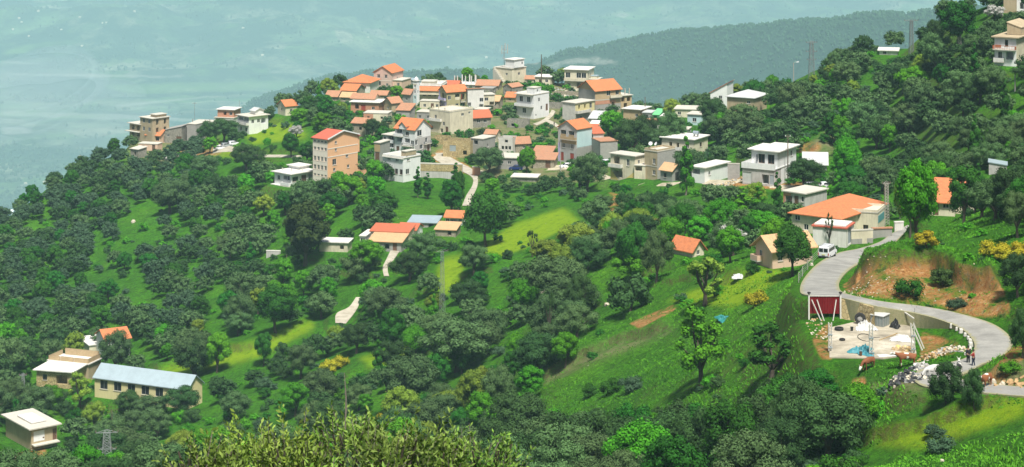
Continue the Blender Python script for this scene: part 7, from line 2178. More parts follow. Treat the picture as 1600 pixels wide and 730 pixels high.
proto('olive_hi', 5, mk_olive(9000, .24), ['olive_leaf', 'olive_leaf_deep'])
proto('olive', 6, mk_olive(4200, .34), ['olive_leaf', 'olive_leaf_deep', 'maquis_leaf'])
proto('olive_far', 4, mk_olive(1000, .60), ['olive_leaf', 'maquis_leaf', 'olive_leaf_deep'])
proto('broad_hi', 3, mk_broad(9000, .26), ['oak_leaf', 'bright_leaf', 'yellow_leaf'])
proto('broad', 4, mk_broad(4200, .38), ['oak_leaf', 'bright_leaf', 'yellow_leaf'])
proto('broad_far', 3, mk_broad(900, .62), ['oak_leaf', 'bright_leaf'])
proto('slender', 3, mk_slender(3600, .30), ['oak_leaf', 'bright_leaf'])
def mk_bushy(i):
    g = random.Random(200 + i); Rr = g.uniform(1.7, 2.0); Hh = g.uniform(4.0, 4.6)
    return lobes_round(i + 210, Rr, Hh, -.3, 15, (.3, .46), 1.1), Hh, Rr, .4, .1, 9000, .19, .45, 'bark'


proto('bushy', 3, mk_bushy, ['olive_leaf_deep', 'oak_leaf', 'olive_leaf'])
proto('shrub', 5, mk_shrub(1500, .20), ['maquis_leaf', 'oak_leaf', 'bright_leaf', 'olive_leaf_deep', 'broom_leaf', 'bronze_leaf'])
proto('shrub_far', 3, mk_shrub(330, .36), ['maquis_leaf', 'oak_leaf', 'olive_leaf_deep', 'bright_leaf'])
proto('open', 3, mk_open(3200, .30), ['bright_leaf', 'oak_leaf', 'yellow_leaf', 'bronze_leaf'])
proto('bare', 2, mk_open(500, .22), ['blossom', 'bronze_leaf'])
proto('blossom', 2, mk_olive(3600, .34), ['blossom'])
proto('bronze', 2, mk_broad(9000, .34), ['bronze_leaf'])


# ---------------------------------------------------------------- what must stay in view
CLEAR = []      # (px0, py0, px1, py1, Y)


def scr(p): return (CX0 + F * p.x / p.y, HY - F * p.z / p.y)


for k, h in Hs.items():
    P = []
    for x in (h.x0, h.x1):
        for y in (h.y0, h.y1):
            for z in (0.35 * h.H, h.H):
                w = h.root.matrix_basis @ Vector((x, y, z)) if False else (Matrix.Translation(h.root.location) @ Matrix.Rotation(h.root.rotation_euler.z, 4, 'Z') @ Vector((x, y, z)))
                P.append(scr(w))
    CLEAR.append((min(p[0] for p in P), min(p[1] for p in P) - 3, max(p[0] for p in P), max(p[1] for p in P), h.Y))
for (name, Lw, Rw, mat, lift) in ROADS:
    st = 3
    for k in range(0, len(Lw) - st, st):
        a, b, c, d = scr(Lw[k]), scr(Rw[k]), scr(Lw[k + st]), scr(Rw[k + st])
        xs = [q[0] for q in (a, b, c, d)]; ys = [q[1] for q in (a, b, c, d)]
        if mat == 'dirt_path' and k % 12 < 6: continue
        CLEAR.append((min(xs) + 1, min(ys) + 1, max(xs) - 1, max(ys) - 1, (Lw[k].y + Rw[k].y) / 2))
CLEAR += [(1258, 66, 1279, 112, 900), (1416, 33, 1432, 74, 900), (1236, 98, 1246, 122, 900), (4, 655, 92, 714, 392), (148, 598, 232, 626, 425), (1262, 462, 1432, 556, 228), (1340, 560, 1450, 600, 200), (1430, 500, 1520, 560, 208), (1262, 440, 1280, 500, 240)]
CLR = np.array(CLEAR)


def hides(px, py, w, h, Y):
    """does a tree seen as this box cover something that must show?"""
    x0, x1, y0, y1 = px - w * .42, px + w * .42, py - h * .93, py
    m = (CLR[:, 4] > Y - 1) & (CLR[:, 0] < x1) & (CLR[:, 2] > x0) & (CLR[:, 1] < y1) & (CLR[:, 3] > y0)
    return bool(m.any())


TREES = []       # dict(kind, proto, pos, s, sz, px, py, hpx)


def add_tree(kind, pk, pos, s, sz, manual=False, pal=None, note=None):
    px, py = scr(pos)
    L = PROTO[pk]
    if pal: L = [q for q in L if q[4] == pal] or L
    pr = R.choice(L)
    TREES.append(dict(kind=kind, pk=pk, pr=pr, pos=pos, s=s, sz=sz, px=px, py=py, hpx=pr[2] * sz * F / pos.y * max(1, 0.5), manual=manual, note=note, off=px > 1650 or px < -50))


def seen_tree(kind, pk, px, ytop, ybase, wpx, pal=None, note=None, Y=None):
    """a tree read from the photograph: its foot, top and width"""
    c = cast(px, ybase) if Y is None else pt(px, ybase, Y)
    L = PROTO[pk]
    if pal: L = [q for q in L if q[4] == pal] or L
    pr = R.choice(L)
    ppm = F / c.y
    sz = (ybase - ytop) / ppm / pr[2]; s = wpx / ppm / (2 * pr[3])
    TREES.append(dict(kind=kind, pk=pk, pr=pr, pos=c, s=s, sz=sz, px=px, py=ybase, hpx=ybase - ytop, manual=True, note=note, off=False))


T = seen_tree
OL, BR, SL, SH = 'olive_tree', 'broadleaf_tree', 'slender_tree', 'shrub'
# big single trees one can point at
T(BR, 'bronze', 477, 313, 414, 66, note='tallest bronze-green tree with a broad dark crown left of the farmhouse')
T(BR, 'broad_hi', 758, 303, 386, 64, 'oak_leaf', 'tall dull-green tree standing alone right of the concrete lane')
T(BR, 'broad_hi', 990, 350, 440, 52, 'oak_leaf', 'dark bushy tree whose lower half bulges beside the leaning olive')
T(BR, 'broad_hi', 985, 392, 442, 58, 'bright_leaf', 'low bright green tree at the foot of the dark bushy one')
T(OL, 'olive_hi', 1026, 362, 440, 54, 'olive_leaf', 'leaning olive with a bare forked trunk over its own shade')
T(SH, 'shrub', 985, 438, 487, 60, 'olive_leaf_deep', 'large dark globe-shaped bush alone on the open slope')
T(BR, 'broad_hi', 900, 348, 412, 62, 'yellow_leaf', 'light green spreading tree left of the dark bushy tree')
T(BR, 'broad_hi', 858, 375, 420, 50, 'olive_leaf')
T('open_tree', 'open', 1102, 398, 478, 66, 'yellow_leaf', 'thin yellow-green tree with visible forking limbs on the open slope')
T('open_tree', 'open', 1095, 478, 606, 74, 'bright_leaf', 'tall half-leafed tree with knotted limbs and a dark pool of shade')
T('open_tree', 'open', 1205, 508, 596, 78, 'oak_leaf', 'dense dark open-branched tree below the red sheet fence')
T('open_tree', 'broad_hi', 1238, 352, 432, 56, 'oak_leaf', 'many-stemmed dark tree in front of the peach house')
T('open_tree', 'bare', 1296, 332, 386, 16, 'bronze_leaf', 'pollarded bare tree standing against the pale garage')
T('open_tree', 'bare', 832, 358, 402, 22, 'bronze_leaf', 'small pruned bare tree at the edge of the yellow-green strip')
T('open_tree', 'bare', 858, 455, 540, 20, 'bronze_leaf', 'thin bare pruned trunk among the olives below the open slope')
T('open_tree', 'bare', 1145, 350, 400, 50, 'blossom', 'pale grey leafless bush right of the lone orange-roofed cottage')
T(SL, 'slender', 1072, 213, 305, 28, 'bright_leaf', 'tall thin bright poplar rising in front of the beige tower house')
T(SL, 'slender', 1214, 268, 340, 20, 'oak_leaf', 'narrow dark tree below the white villa')
T(SL, 'slender', 1160, 292, 345, 34, 'bright_leaf')
T(SL, 'slender', 1184, 290, 346, 30, 'bright_leaf')
T(SL, 'slender', 653, 260, 309, 18, 'oak_leaf', 'narrower of two small trees on the bright field below the retaining wall')
T(SL, 'slender', 668, 270, 311, 20, 'oak_leaf', 'fuller of two small trees on the bright field below the retaining wall')
T(SL, 'slender', 712, 254, 298, 20, 'oak_leaf')
T(BR, 'broad', 706, 280, 338, 34, 'oak_leaf', 'dark tree hugging the left side of the downhill lane')
T(BR, 'broad', 716, 268, 330, 22, 'oak_leaf')
T(OL, 'olive_hi', 764, 229, 272, 48, 'olive_leaf', 'round olive with a visible trunk beside the village lane')
T(BR, 'broad', 823, 230, 276, 28, 'bright_leaf', 'bright green tree beside the dark blue car')
T(BR, 'broad', 955, 171, 222, 38, 'bright_leaf', 'pale green tree in the middle of the crest village')
T(OL, 'olive_hi', 988, 186, 248, 62, 'olive_leaf_deep', 'big dark olive clump behind the grey block building')
T(OL, 'olive_hi', 1008, 180, 240, 40, 'olive_leaf_deep')
T(OL, 'olive_hi', 1050, 175, 236, 46, 'olive_leaf')
T(OL, 'olive_hi', 1035, 200, 240, 40, 'olive_leaf')
T(OL, 'olive_hi', 918, 238, 300, 56, 'oak_leaf', 'dark green tree beside the white car on the village lane')
T(BR, 'broad', 906, 254, 296, 36, 'bright_leaf')
T(OL, 'olive', 872, 111, 134, 24, 'oak_leaf', 'round dark tree on the crest between two cream houses')
T(BR, 'broad', 1153, 131, 160, 30, 'yellow_leaf', 'rounded yellow-green tree behind the tan barn')
T(OL, 'olive_hi', 1114, 152, 200, 42, 'olive_leaf_deep')
T(OL, 'olive_hi', 1120, 180, 215, 40, 'oak_leaf')
T(OL, 'olive_hi', 1256, 248, 294, 58, 'olive_leaf_deep', 'dark spreading olive right of the white villa')
T(BR, 'broad_hi', 1325, 215, 292, 44, 'bright_leaf', 'fresh green tree at the foot of the terraced slope above the parked car')
T(BR, 'broad_hi', 1432, 252, 382, 62, 'bright_leaf', 'large leafy roadside tree towering over the road end')
T(BR, 'broad_hi', 1422, 275, 370, 46, 'yellow_leaf')
T(BR, 'broad_hi', 1506, 258, 352, 50, 'oak_leaf', 'dark green tree in front of the two stepped orange roofs')
T('conifer', 'slender', 1523, 178, 262, 22, 'oak_leaf', 'dark pointed conifer above the blue-roofed hut')
T(OL, 'olive_hi', 1575, 262, 345, 60, 'oak_leaf')
T(OL, 'olive_hi', 1590, 300, 372, 50, 'oak_leaf')
T(OL, 'olive_hi', 1590, 395, 465, 60, 'olive_leaf_deep')
T(OL, 'olive_hi', 1598, 485, 560, 44, 'olive_leaf_deep', 'dark tree leaning in beside the outer bend of the hairpin')
T(SH, 'bushy', 1478, 562, 632, 48, 'olive_leaf_deep', 'dark feathery bush in front of the lower hairpin and the cattle')
T(SH, 'bushy', 1522, 576, 640, 34, 'olive_leaf_deep', 'tall dark bush nearest the people, to the right of the feathery bush')
T(OL, 'broad_hi', 1497, 2, 76, 56, 'oak_leaf', 'highest big dark tree on the upper slope')
T(OL, 'olive_hi', 1462, 30, 70, 30, 'olive_leaf_deep')
T(OL, 'olive_hi', 1462, 52, 112, 58, 'olive_leaf')
T('blossom_tree', 'blossom', 1554, 8, 34, 30, 'blossom', 'pale blossoming tree near the top corner of the slope')
T('blossom_tree', 'blossom', 463, 196, 216, 22, 'blossom', 'small whitish blossoming tree on the yellow-green mound')
T(BR, 'broad_hi', 1425, 104, 150, 44, 'bright_leaf', 'bright lime tree standing out halfway up the dark upper slope')
T(OL, 'olive_hi', 1302, 82, 112, 26, 'oak_leaf')
T(OL, 'olive_hi', 385, 226, 266, 52, 'olive_leaf_deep', 'large olive just below the three parked cars')
T(BR, 'broad', 328, 214, 240, 22, 'bright_leaf', 'bright green bush in front of the parked cars')
T(OL, 'olive_hi', 350, 186, 222, 44, 'olive_leaf_deep')
T(OL, 'olive_hi', 325, 190, 224, 36, 'olive_leaf_deep')
T(OL, 'olive_hi', 266, 280, 334, 58, 'olive_leaf', 'twin-crowned olive above the grassy pocket on the left slope')
T(OL, 'olive_hi', 318, 242, 282, 42, 'olive_leaf')
T(OL, 'olive_hi', 297, 270, 300, 32, 'olive_leaf')
T(OL, 'olive_hi', 333, 274, 308, 32, 'olive_leaf_deep')
T(BR, 'broad', 482, 150, 182, 24, 'oak_leaf'); T(BR, 'broad', 510, 147, 190, 26, 'oak_leaf'); T(BR, 'broad', 470, 168, 200, 34, 'olive_leaf_deep')
T(BR, 'broad_hi', 504, 175, 214, 30, 'olive_leaf_deep'); T(BR, 'broad_hi', 455, 208, 246, 26, 'oak_leaf'); T(BR, 'broad_hi', 480, 222, 256, 26, 'oak_leaf', 'dark tree touching the left side of the orange block')
T(OL, 'olive_hi', 582, 185, 215, 26, 'olive_leaf_deep'); T(OL, 'olive_hi', 597, 190, 220, 26, 'oak_leaf'); T(BR, 'broad_hi', 585, 250, 285, 30, 'bright_leaf')
T(BR, 'broad_hi', 545, 275, 320, 40, 'bright_leaf'); T(BR, 'broad_hi', 600, 300, 342, 42, 'oak_leaf'); T(BR, 'broad_hi', 520, 300, 340, 36, 'oak_leaf')
T(OL, 'olive_hi', 305, 518, 588, 64, 'olive_leaf', 'tall pale-topped olive at the right end of the yellow school')
T(OL, 'olive_hi', 182, 518, 586, 56, 'olive_leaf', 'large olive hiding the small orange-gabled house')
T(BR, 'broad_hi', 258, 508, 552, 34, 'bright_leaf', 'bright green round tree above the yellow school')
T(BR, 'broad_hi', 412, 520, 572, 28, 'oak_leaf', 'small dark pointed tree cutting into the yellow grass strip')
T(OL, 'olive_hi', 375, 458, 520, 50, 'olive_leaf', 'flat-topped olive with open trunks above the yellow strip')
T(OL, 'olive_hi', 372, 487, 525, 42, 'olive_leaf'); T(BR, 'broad_hi', 430, 448, 520, 56, 'oak_leaf')
T(OL, 'olive_hi', 235, 620, 655, 60, 'olive_leaf'); T(OL, 'olive_hi', 285, 605, 650, 56, 'olive_leaf_deep'); T(OL, 'olive_hi', 200, 610, 650, 40, 'olive_leaf_deep')
T(BR, 'open', 125, 580, 640, 36, 'yellow_leaf'); T(BR, 'broad_hi', 80, 602, 640, 34, 'bright_leaf')
T(OL, 'olive_hi', 715, 500, 580, 110, 'olive_leaf', 'very large grey-green olive in the middle of the lower grove')
T(OL, 'olive_hi', 640, 555, 640, 90, 'olive_leaf'); T(OL, 'olive_hi', 870, 400, 480, 90, 'olive_leaf', 'big olive overlooking the open slope from its left edge')
T(OL, 'olive_hi', 905, 430, 500, 50, 'oak_leaf'); T(OL, 'olive_hi', 842, 520, 592, 80, 'olive_leaf_deep'); T(BR, 'broad_hi', 830, 572, 628, 42, 'bright_leaf', 'round light-tipped tree at the lower left end of the terrace bank')
T(OL, 'olive_hi', 780, 572, 650, 50, 'olive_leaf'); T(OL, 'olive_hi', 690, 600, 650, 56, 'olive_leaf'); T(BR, 'broad_hi', 615, 480, 555, 40, 'oak_leaf'); T(BR, 'broad_hi', 650, 510, 560, 44, 'bright_leaf')
T(OL, 'olive_hi', 660, 362, 410, 56, 'olive_leaf'); T(OL, 'olive_hi', 640, 395, 440, 60, 'olive_leaf_deep'); T(OL, 'olive_hi', 740, 382, 432, 44, 'olive_leaf'); T(BR, 'broad_hi', 575, 375, 425, 44, 'bright_leaf')
T(OL, 'olive_hi', 1115, 345, 372, 40, 'olive_leaf_deep'); T(BR, 'broad_hi', 1128, 312, 365, 46, 'bright_leaf'); T(BR, 'broad_hi', 1070, 318, 372, 40, 'oak_leaf'); T(BR, 'broad_hi', 1192, 330, 372, 54, 'olive_leaf_deep')
T(BR, 'broad_hi', 990, 312, 360, 30, 'oak_leaf'); T(BR, 'broad_hi', 1012, 316, 352, 22, 'oak_leaf')
for (x, y0, y1, w, pal) in [(880, 640, 745, 90, 'olive_leaf_deep'), (940, 636, 740, 70, 'olive_leaf_deep'), (985, 628, 730, 70, 'oak_leaf'), (1035, 640, 735, 80, 'olive_leaf_deep'), (1090, 640, 745, 70, 'olive_leaf_deep'), (1140, 622, 735, 90, 'oak_leaf'),
                            (1190, 615, 720, 80, 'olive_leaf_deep'), (1250, 590, 700, 90, 'olive_leaf_deep'), (1290, 620, 715, 80, 'oak_leaf'), (1230, 655, 745, 70, 'olive_leaf_deep'), (1010, 670, 760, 60, 'olive_leaf'), (830, 672, 760, 70, 'olive_leaf_deep'),
                            (1275, 575, 640, 60, 'bronze_leaf'), (1225, 585, 660, 50, 'bronze_leaf'), (1345, 600, 668, 56, 'bright_leaf')]:
    T(SH if y0 > 610 else OL, 'bushy' if y0 > 610 else 'olive_hi' if pal.startswith('olive') else 'broad_hi', x, y0, y1, w, pal)

# ---------------------------------------------------------------- the rest of the groves
OPEN = [   # (polygon, chance that a tree grows, chance of a shrub)
    ([(600, 292), (640, 282), (712, 282), (722, 320), (700, 350), (655, 352), (606, 345)], 0, 0.0),
    ([(378, 218), (418, 190), (470, 190), (500, 200), (505, 240), (440, 240), (395, 238)], 0.02, 0.25),
    ([(740, 400), (800, 345), (900, 310), (935, 330), (900, 360), (840, 400), (770, 405)], 0.0, 0.05),
    ([(672, 455), (688, 405), (732, 396), (722, 435), (700, 468)], 0, 0.02),
    ([(820, 510), (826, 470), (860, 452), (868, 500), (850, 520)], 0.05, .1),
    ([(925, 560), (905, 470), (925, 415), (1060, 405), (1180, 415), (1250, 425), (1262, 500), (1300, 600), (1200, 625), (1080, 640), (960, 650), (860, 655), (815, 660), (835, 610)], 0.0, 0.2),
    ([(228, 590), (338, 542), (400, 528), (488, 498), (496, 520), (410, 566), (300, 590)], 0, 0.03),
    ([(175, 350), (235, 316), (262, 316), (225, 352), (180, 372)], 0, 0.1),
    ([(180, 345), (260, 335), (300, 350), (330, 385), (300, 400), (200, 410), (130, 420)], 0.12, 0.3),
    ([(100, 440), (150, 415), (230, 440), (260, 470), (220, 480)], 0.3, .3),
    ([(1390, 350), (1450, 345), (1600, 345), (1620, 500), (1500, 530), (1310, 470), (1310, 440)], 0.0, 0.22),
    ([(1300, 625), (1420, 600), (1620, 610), (1640, 760), (1300, 760)], 0.0, 0.30),
    ([(780, 240), (800, 190), (850, 185), (880, 205), (885, 235)], 0.0, 0.35),
    ([(900, 300), (940, 290), (1050, 296), (1150, 298), (1100, 330), (1000, 345), (950, 350)], 0.08, .25),
    ([(1040, 235), (1110, 215), (1200, 200), (1290, 140), (1340, 150), (1330, 215), (1290, 240), (1140, 262), (1100, 262)], 0.6, 0.7),
    ([(740, 300), (760, 285), (830, 280), (920, 285), (900, 300), (820, 340), (780, 330)], 0.5, 0.4),
    ([(640, 240), (560, 215), (570, 190), (760, 180), (800, 200), (790, 232), (700, 262)], 0.12, .3),
    ([(1290, 500), (1440, 500), (1520, 545), (1440, 620), (1330, 625), (1280, 560)], 0.0, .15),
    ([(300, 245), (440, 250), (490, 262), (440, 290), (380, 300), (350, 262)], 0.2, .3),
    ([(231, 490), (250, 452), (272, 456), (265, 492)], .05, .2), ([(305, 496), (330, 458), (360, 464), (350, 496)], .05, .2), ([(430, 446), (460, 418), (515, 420), (500, 446)], .08, .2),
    ([(530, 584), (560, 552), (615, 548), (612, 580)], .05, .2), ([(690, 512), (700, 494), (740, 496), (735, 512)], 0, .1), ([(425, 392), (470, 330), (560, 350), (540, 400)], .25, .3),
    ([(560, 470), (600, 440), (640, 445), (620, 480)], .2, .2), ([(250, 440), (280, 410), (330, 415), (310, 445)], .15, .3), ([(1330, 330), (1390, 300), (1400, 345), (1360, 350)], .2, .3),
]
GX = 5.4
occ = set((round(t['pos'].x / 3.5), round(t['pos'].y / 3.5)) for t in TREES)
gy = 168.0
cand = []
while gy < 775:
    sp = 6.1 if gy < 420 else 5.7
    xmax = 0.275 * gy; xr = 0.36 * gy
    gx = -xmax
    while gx < xr:
        x, y = gx + R.uniform(-1.9, 1.9), gy + R.uniform(-1.9, 1.9)
        gx += sp
        cand.append((x, y))
    gy += sp
cx = np.array([c[0] for c in cand]); cy = np.array([c[1] for c in cand])
cz = bil(ZT, cx, cy)
cpx = CX0 + F * cx / cy; cpy = HY - F * cz / cy
cb = bil(BLOCK.astype(float), cx, cy)
dens = fbm(cx, cy, 55, 3, 77)
fk = fbm(cx, cy, 45, 2, 88)
for i in range(len(cand)):
    px, py, y = cpx[i], cpy[i], cy[i]
    if cb[i] > 0 or px < -90 or px > 1960 or py > 800: continue
    if (round(cx[i] / 3.5), round(y / 3.5)) in occ: continue
    c = cast(px, py - 4.5 * F / y)
    if c.y < y - 9 and abs(c.y - y) > 14: continue
    if y > np.interp(px, CX0 + F * US, YC_U) + 6: continue
    pt_, ps = (.88 if px < 330 + .2 * (py - 300) and py < 520 else .74), 0.6
    for poly, a, b in OPEN:
        if polymask(np.array([px]), np.array([py]), poly)[0]: pt_, ps = a, b; break
    else:
        if dens[i] < (-.6 if px < 330 + .2 * (py - 300) and py < 520 else -.28): pt_ = 0.3
    left_ = px < 330 + 0.2 * (py - 300) and py < 520
    if left_: pt_ = min(1, pt_ * 1.1) if pt_ > .3 else pt_
    z = cz[i]
    ppm = F / y
    if R.random() < pt_:
        u = R.random()
        if left_:
            kind, s = (OL, R.uniform(.62, .95)); pal = R.choice(['maquis_leaf', 'maquis_leaf', 'olive_leaf', 'olive_leaf_deep']); base = 'olive'
            if u < .12: kind, base, pal, s = BR, 'broad', 'oak_leaf', R.uniform(.6, .85)
        else:
            pb = 0.16 + 0.30 * (fk[i] > 0.25) + (0.12 if 400 < px < 800 and 250 < py < 480 else 0)
            if px > 1050 and py < 300: pb = .10
            if u < pb: kind, base, pal, s = BR, 'broad', R.choice(['oak_leaf', 'bright_leaf', 'bright_leaf', 'yellow_leaf']), R.uniform(.45, 1.0)
            elif u < pb + .04: kind, base, pal, s = SL, 'slender', R.choice(['oak_leaf', 'bright_leaf']), R.uniform(.7, 1.0)
            else: kind, base, pal, s = OL, 'olive', R.choice(['olive_leaf', 'olive_leaf', 'olive_leaf_deep']), R.choice([R.uniform(.5, .8), R.uniform(.75, 1.05), R.uniform(.95, 1.3)])
        hh = {'olive': 5.5, 'broad': 7.7, 'slender': 8.8}[base] * s
        ww = {'olive': 6.4, 'broad': 5.4, 'slender': 3.2}[base] * s
        ok = not hides(px, py, ww * ppm, hh * ppm, y) and not any(a == 0 and polymask(np.array([px]), np.array([py - hh * ppm * .75]), poly)[0] for poly, a, b in OPEN)
        if not ok:
            kind, base, s = OL, 'olive', s * .5; hh, ww = 5.5 * s, 6.4 * s
            pal = 'olive_leaf_deep' if pal in ('bright_leaf', 'yellow_leaf') else pal
            ok = not hides(px, py, ww * ppm, hh * ppm, y)
            kind = SH; base = 'shrub'; s *= 2.2
            if pal not in ('maquis_leaf', 'oak_leaf', 'olive_leaf_deep'): pal = 'olive_leaf_deep'
        if ok:
            near_ = y < 430 and base in ('olive', 'broad')
            pk = base + ('_hi' if near_ else '')
            if pk == 'olive_hi' and pal == 'maquis_leaf': pal = 'olive_leaf_deep'
            add_tree(kind, pk, Vector((cx[i], y, z - .1)), s, s * R.uniform(.88, 1.12), pal=pal)
            continue
    if R.random() < ps:
        s = R.uniform(.5, 1.15)
        if not hides(px, py, 2.8 * s * ppm, 1.9 * s * ppm, y):
            pal = R.choice(['maquis_leaf', 'oak_leaf', 'oak_leaf', 'olive_leaf_deep', 'bright_leaf', 'bright_leaf'] + (['bronze_leaf'] if R.random() < .3 else []) + (['broom_leaf'] if R.random() < .12 else []))
            add_tree(SH, 'shrub', Vector((cx[i], y, z - .08)), s, s, pal=pal)
for q in range(700):
    px, py = R.uniform(520, 1130), R.uniform(128, 262); c = cast(px, py)
    if float(bil(BLOCK.astype(float), [c.x], [c.y])[0]) > 0 or abs(HY - F * c.z / c.y - py) > 3: continue
    s = R.uniform(.35, 1.25)
    if hides(px, py, 2.0 * s * F / c.y, 1.1 * s * F / c.y, c.y): continue
    add_tree(SH, 'shrub', c - Vector((0, 0, .1)), s, s, pal=R.choice(['maquis_leaf', 'oak_leaf', 'bright_leaf', 'olive_leaf_deep']))
# a loose second layer of low scrub everywhere but the clean meadows
nq = 0
while nq < 2600:
    y = math.exp(R.uniform(math.log(175), math.log(740))); x = R.uniform(-.27, .27) * y
    px = CX0 + F * x / y
    if y > np.interp(px, CX0 + F * US, YC_U) + 3: nq += .2; continue
    z = float(bil(ZT, [x], [y])[0]); py = HY - F * z / y
    nq += 1
    if py > 745 or float(bil(BLOCK.astype(float), [x], [y])[0]) > 0 or fbm(np.array([x]), np.array([y]), 18, 2, 99)[0] < 0: continue
    a_ = next((b for poly, a, b in OPEN if polymask(np.array([px]), np.array([py]), poly)[0]), .8)
    if R.random() > a_ + .08: continue
    s = R.uniform(.3, .8)
    if hides(px, py, 2.8 * s * F / y, 1.6 * s * F / y, y): continue
    add_tree(SH, 'shrub', Vector((x, y, z - .1)), s, s * .8, pal=R.choice(['maquis_leaf', 'oak_leaf', 'bright_leaf', 'bright_leaf', 'olive_leaf_deep']))
for (px, py) in [(1570, 405), (1552, 402), (1585, 414), (1595, 400), (1448, 388), (1180, 480), (598, 530), (612, 528), (530, 575), (515, 582), (680, 636), (665, 642), (138, 396), (133, 402)]:
    c = cast(px, py); s = R.uniform(.8, 1.2); add_tree(SH, 'shrub', c, s, s * .9, pal='broom_leaf')

# ---------------------------------------------------------------- names for every plant
LM = {'orangeblock': 'the tall orange block', 'whitecube': 'the plain cream cube house', 'balcony': 'the balconied white house', 'villa': 'the stilted white villa', 'tip': 'the beige ridge-end house', 'balcwhite': 'the long-balconied white house',
      'stonehut': 'the lone stone hut', 'orangegable': 'the orange-gabled cottage', 'whitehouse': 'the bright white house', 'orangebig': 'the big orange-roofed brick house', 'lane_l': 'the lilac-balcony lane house', 'beigetower': 'the beige tower house',
      'yellowtri': 'the yellow-triangle house', 'creamflat': 'the water-tank house', 'longwhite': 'the long white house', 'whitevilla': 'the large white villa', 'lowroof': 'the bare concrete roof', 'tanbarn': 'the tan barn', 'hiphouse': 'the orange hip roof',
      'peachlow': 'the peach house', 'tilelone': 'the lone tiled cottage', 'righttile': 'the stepped orange roofs', 'bluehut': 'the blue-roofed hut', 'edgehouse': 'the rust-railed house', 'topcorner': 'the top corner block', 'whiteroofR': 'the low white roof line',
      'farm_main': 'the long farmhouse', 'farm_white': 'the small white farm cottage', 'school': 'the yellow school', 'bl_house': 'the white-shuttered house', 'l_terrace': 'the walled roof terrace', 'l_gable': 'the small orange-gabled house',
      'antennahouse': 'the antenna house', 'redtile': 'the salmon-tiled stone house', 'ruinB': 'the teal-doored house', 'mosque': 'the mosque', 'cresthouse': 'the pink crest house', 'lowstone': 'the low stone shelter', 'bareframe': 'the bare concrete frame', 'rustshed': 'the rusty shed'}
LMP = [(n, Hs[k].ctr) for k, n in LM.items()] + [('the concrete platform', on_plat(1365, 530)), ('the parked white van', cast(1293, 402)), ('the leaning olive', cast(1026, 436)), ('the dark globe bush', cast(985, 484)),
    ('the half-leafed shade tree', cast(1095, 600)), ('the light-tipped round tree', cast(830, 624)), ('the bronze-green tall tree', cast(477, 410)), ('the eroded red bank', cast(1400, 445)), ('the lower hairpin', cast(1440, 592)), ('the upper hairpin', cast(1560, 530)),
    ('the very large olive', cast(715, 575)), ('the grassy left pocket', cast(225, 345)), ('the yellow grass strip', cast(330, 560)), ('the lime tree', cast(1425, 148)), ('the broken track', cast(545, 490)), ('the lattice power mast', cast(691, 492)),
    ('the open left clearing', cast(230, 385)), ('the bottom right meadow', cast(1450, 690)), ('the dark bushy tree', cast(990, 438)), ('the big overlooking olive', cast(870, 478))]
ORD = ['nearest', 'second nearest', 'third nearest', 'fourth nearest', 'fifth nearest', 'sixth nearest', 'seventh nearest', 'eighth nearest', 'ninth nearest', 'tenth nearest', 'eleventh nearest', 'twelfth nearest', 'thirteenth nearest', 'fourteenth nearest',
       'fifteenth nearest', 'sixteenth nearest', 'seventeenth nearest', 'eighteenth nearest', 'nineteenth nearest', 'twentieth nearest'] + ['%s farthest' % w for w in ('outermost', 'very', 'most')]
PALN = {'olive_leaf': 'grey-green', 'olive_leaf_deep': 'dusky green', 'oak_leaf': 'deep green', 'bright_leaf': 'bright green', 'yellow_leaf': 'yellow-green', 'maquis_leaf': 'blue-green', 'bronze_leaf': 'bronze', 'broom_leaf': 'yellow-flowering', 'blossom': 'pale'}
CATN = {OL: 'tree', BR: 'tree', SL: 'tree', SH: 'shrub', 'open_tree': 'tree', 'conifer': 'tree', 'blossom_tree': 'tree'}
NOUN = {OL: 'olive', BR: 'broadleaf tree', SL: 'slender tree', SH: 'shrub', 'open_tree': 'thin-crowned tree', 'conifer': 'conifer', 'blossom_tree': 'blossoming tree'}
GRP = {OL: 'olive trees on the slopes', BR: 'broadleaf trees on the slopes', SL: 'slender trees on the slopes', SH: 'shrubs on the slopes', 'open_tree': 'thin-crowned trees', 'conifer': None, 'blossom_tree': 'blossoming trees'}
LIMIT = 285
byk = {}
rest = [t for t in TREES if t['off']]
for t in (t for t in TREES if not t['off']): byk.setdefault(t['kind'], []).append(t)
single = []
for k, L in byk.items():
    L.sort(key=lambda t: (not t['manual'], -t['hpx']))
    single += L[:LIMIT]; rest += L[LIMIT:]
sect = {}
for t in single:
    x, y = t['pos'].x, t['pos'].y
    best = min(LMP, key=lambda q: (q[1].x - x) ** 2 + (q[1].y - y) ** 2)
    dx, dy = x - best[1].x, y - best[1].y
    side = ('behind' if dy > 0 else 'in front of') if abs(dy) > abs(dx) else ('to the right of' if dx > 0 else 'to the left of')
    t['d'] = dx * dx + dy * dy
    sect.setdefault((best[0], side, t['kind'], t['pr'][4]), []).append(t)
for (ln, side, kind, pal), L in sect.items():
    L.sort(key=lambda t: t['d'])
    i = 0
    for t in L:
        if t['note']: t['label'] = t['note']; continue
        o = ORD[i] if i < len(ORD) else 'distant'
        i += 1
        t['label'] = '%s %s, %s %s %s' % (PALN[pal], NOUN[kind], o, side, ln)
for t in single:
    tm, cm = t['pr'][0], t['pr'][1]
    r = empty(t['kind'], t['pos'], R.uniform(0, 6.28), t['label'], CATN[t['kind']], GRP[t['kind']])
    r.scale = (t['s'], t['s'] * 1.0, t['sz'])
    for nm, me in (('trunk', tm), ('crown', cm)):
        nm = {'trunk': 'stem', 'crown': 'foliage'}[nm] if t['kind'] == SH else nm
        o = bpy.data.objects.new(nm, me); COL.objects.link(o); o.parent = r


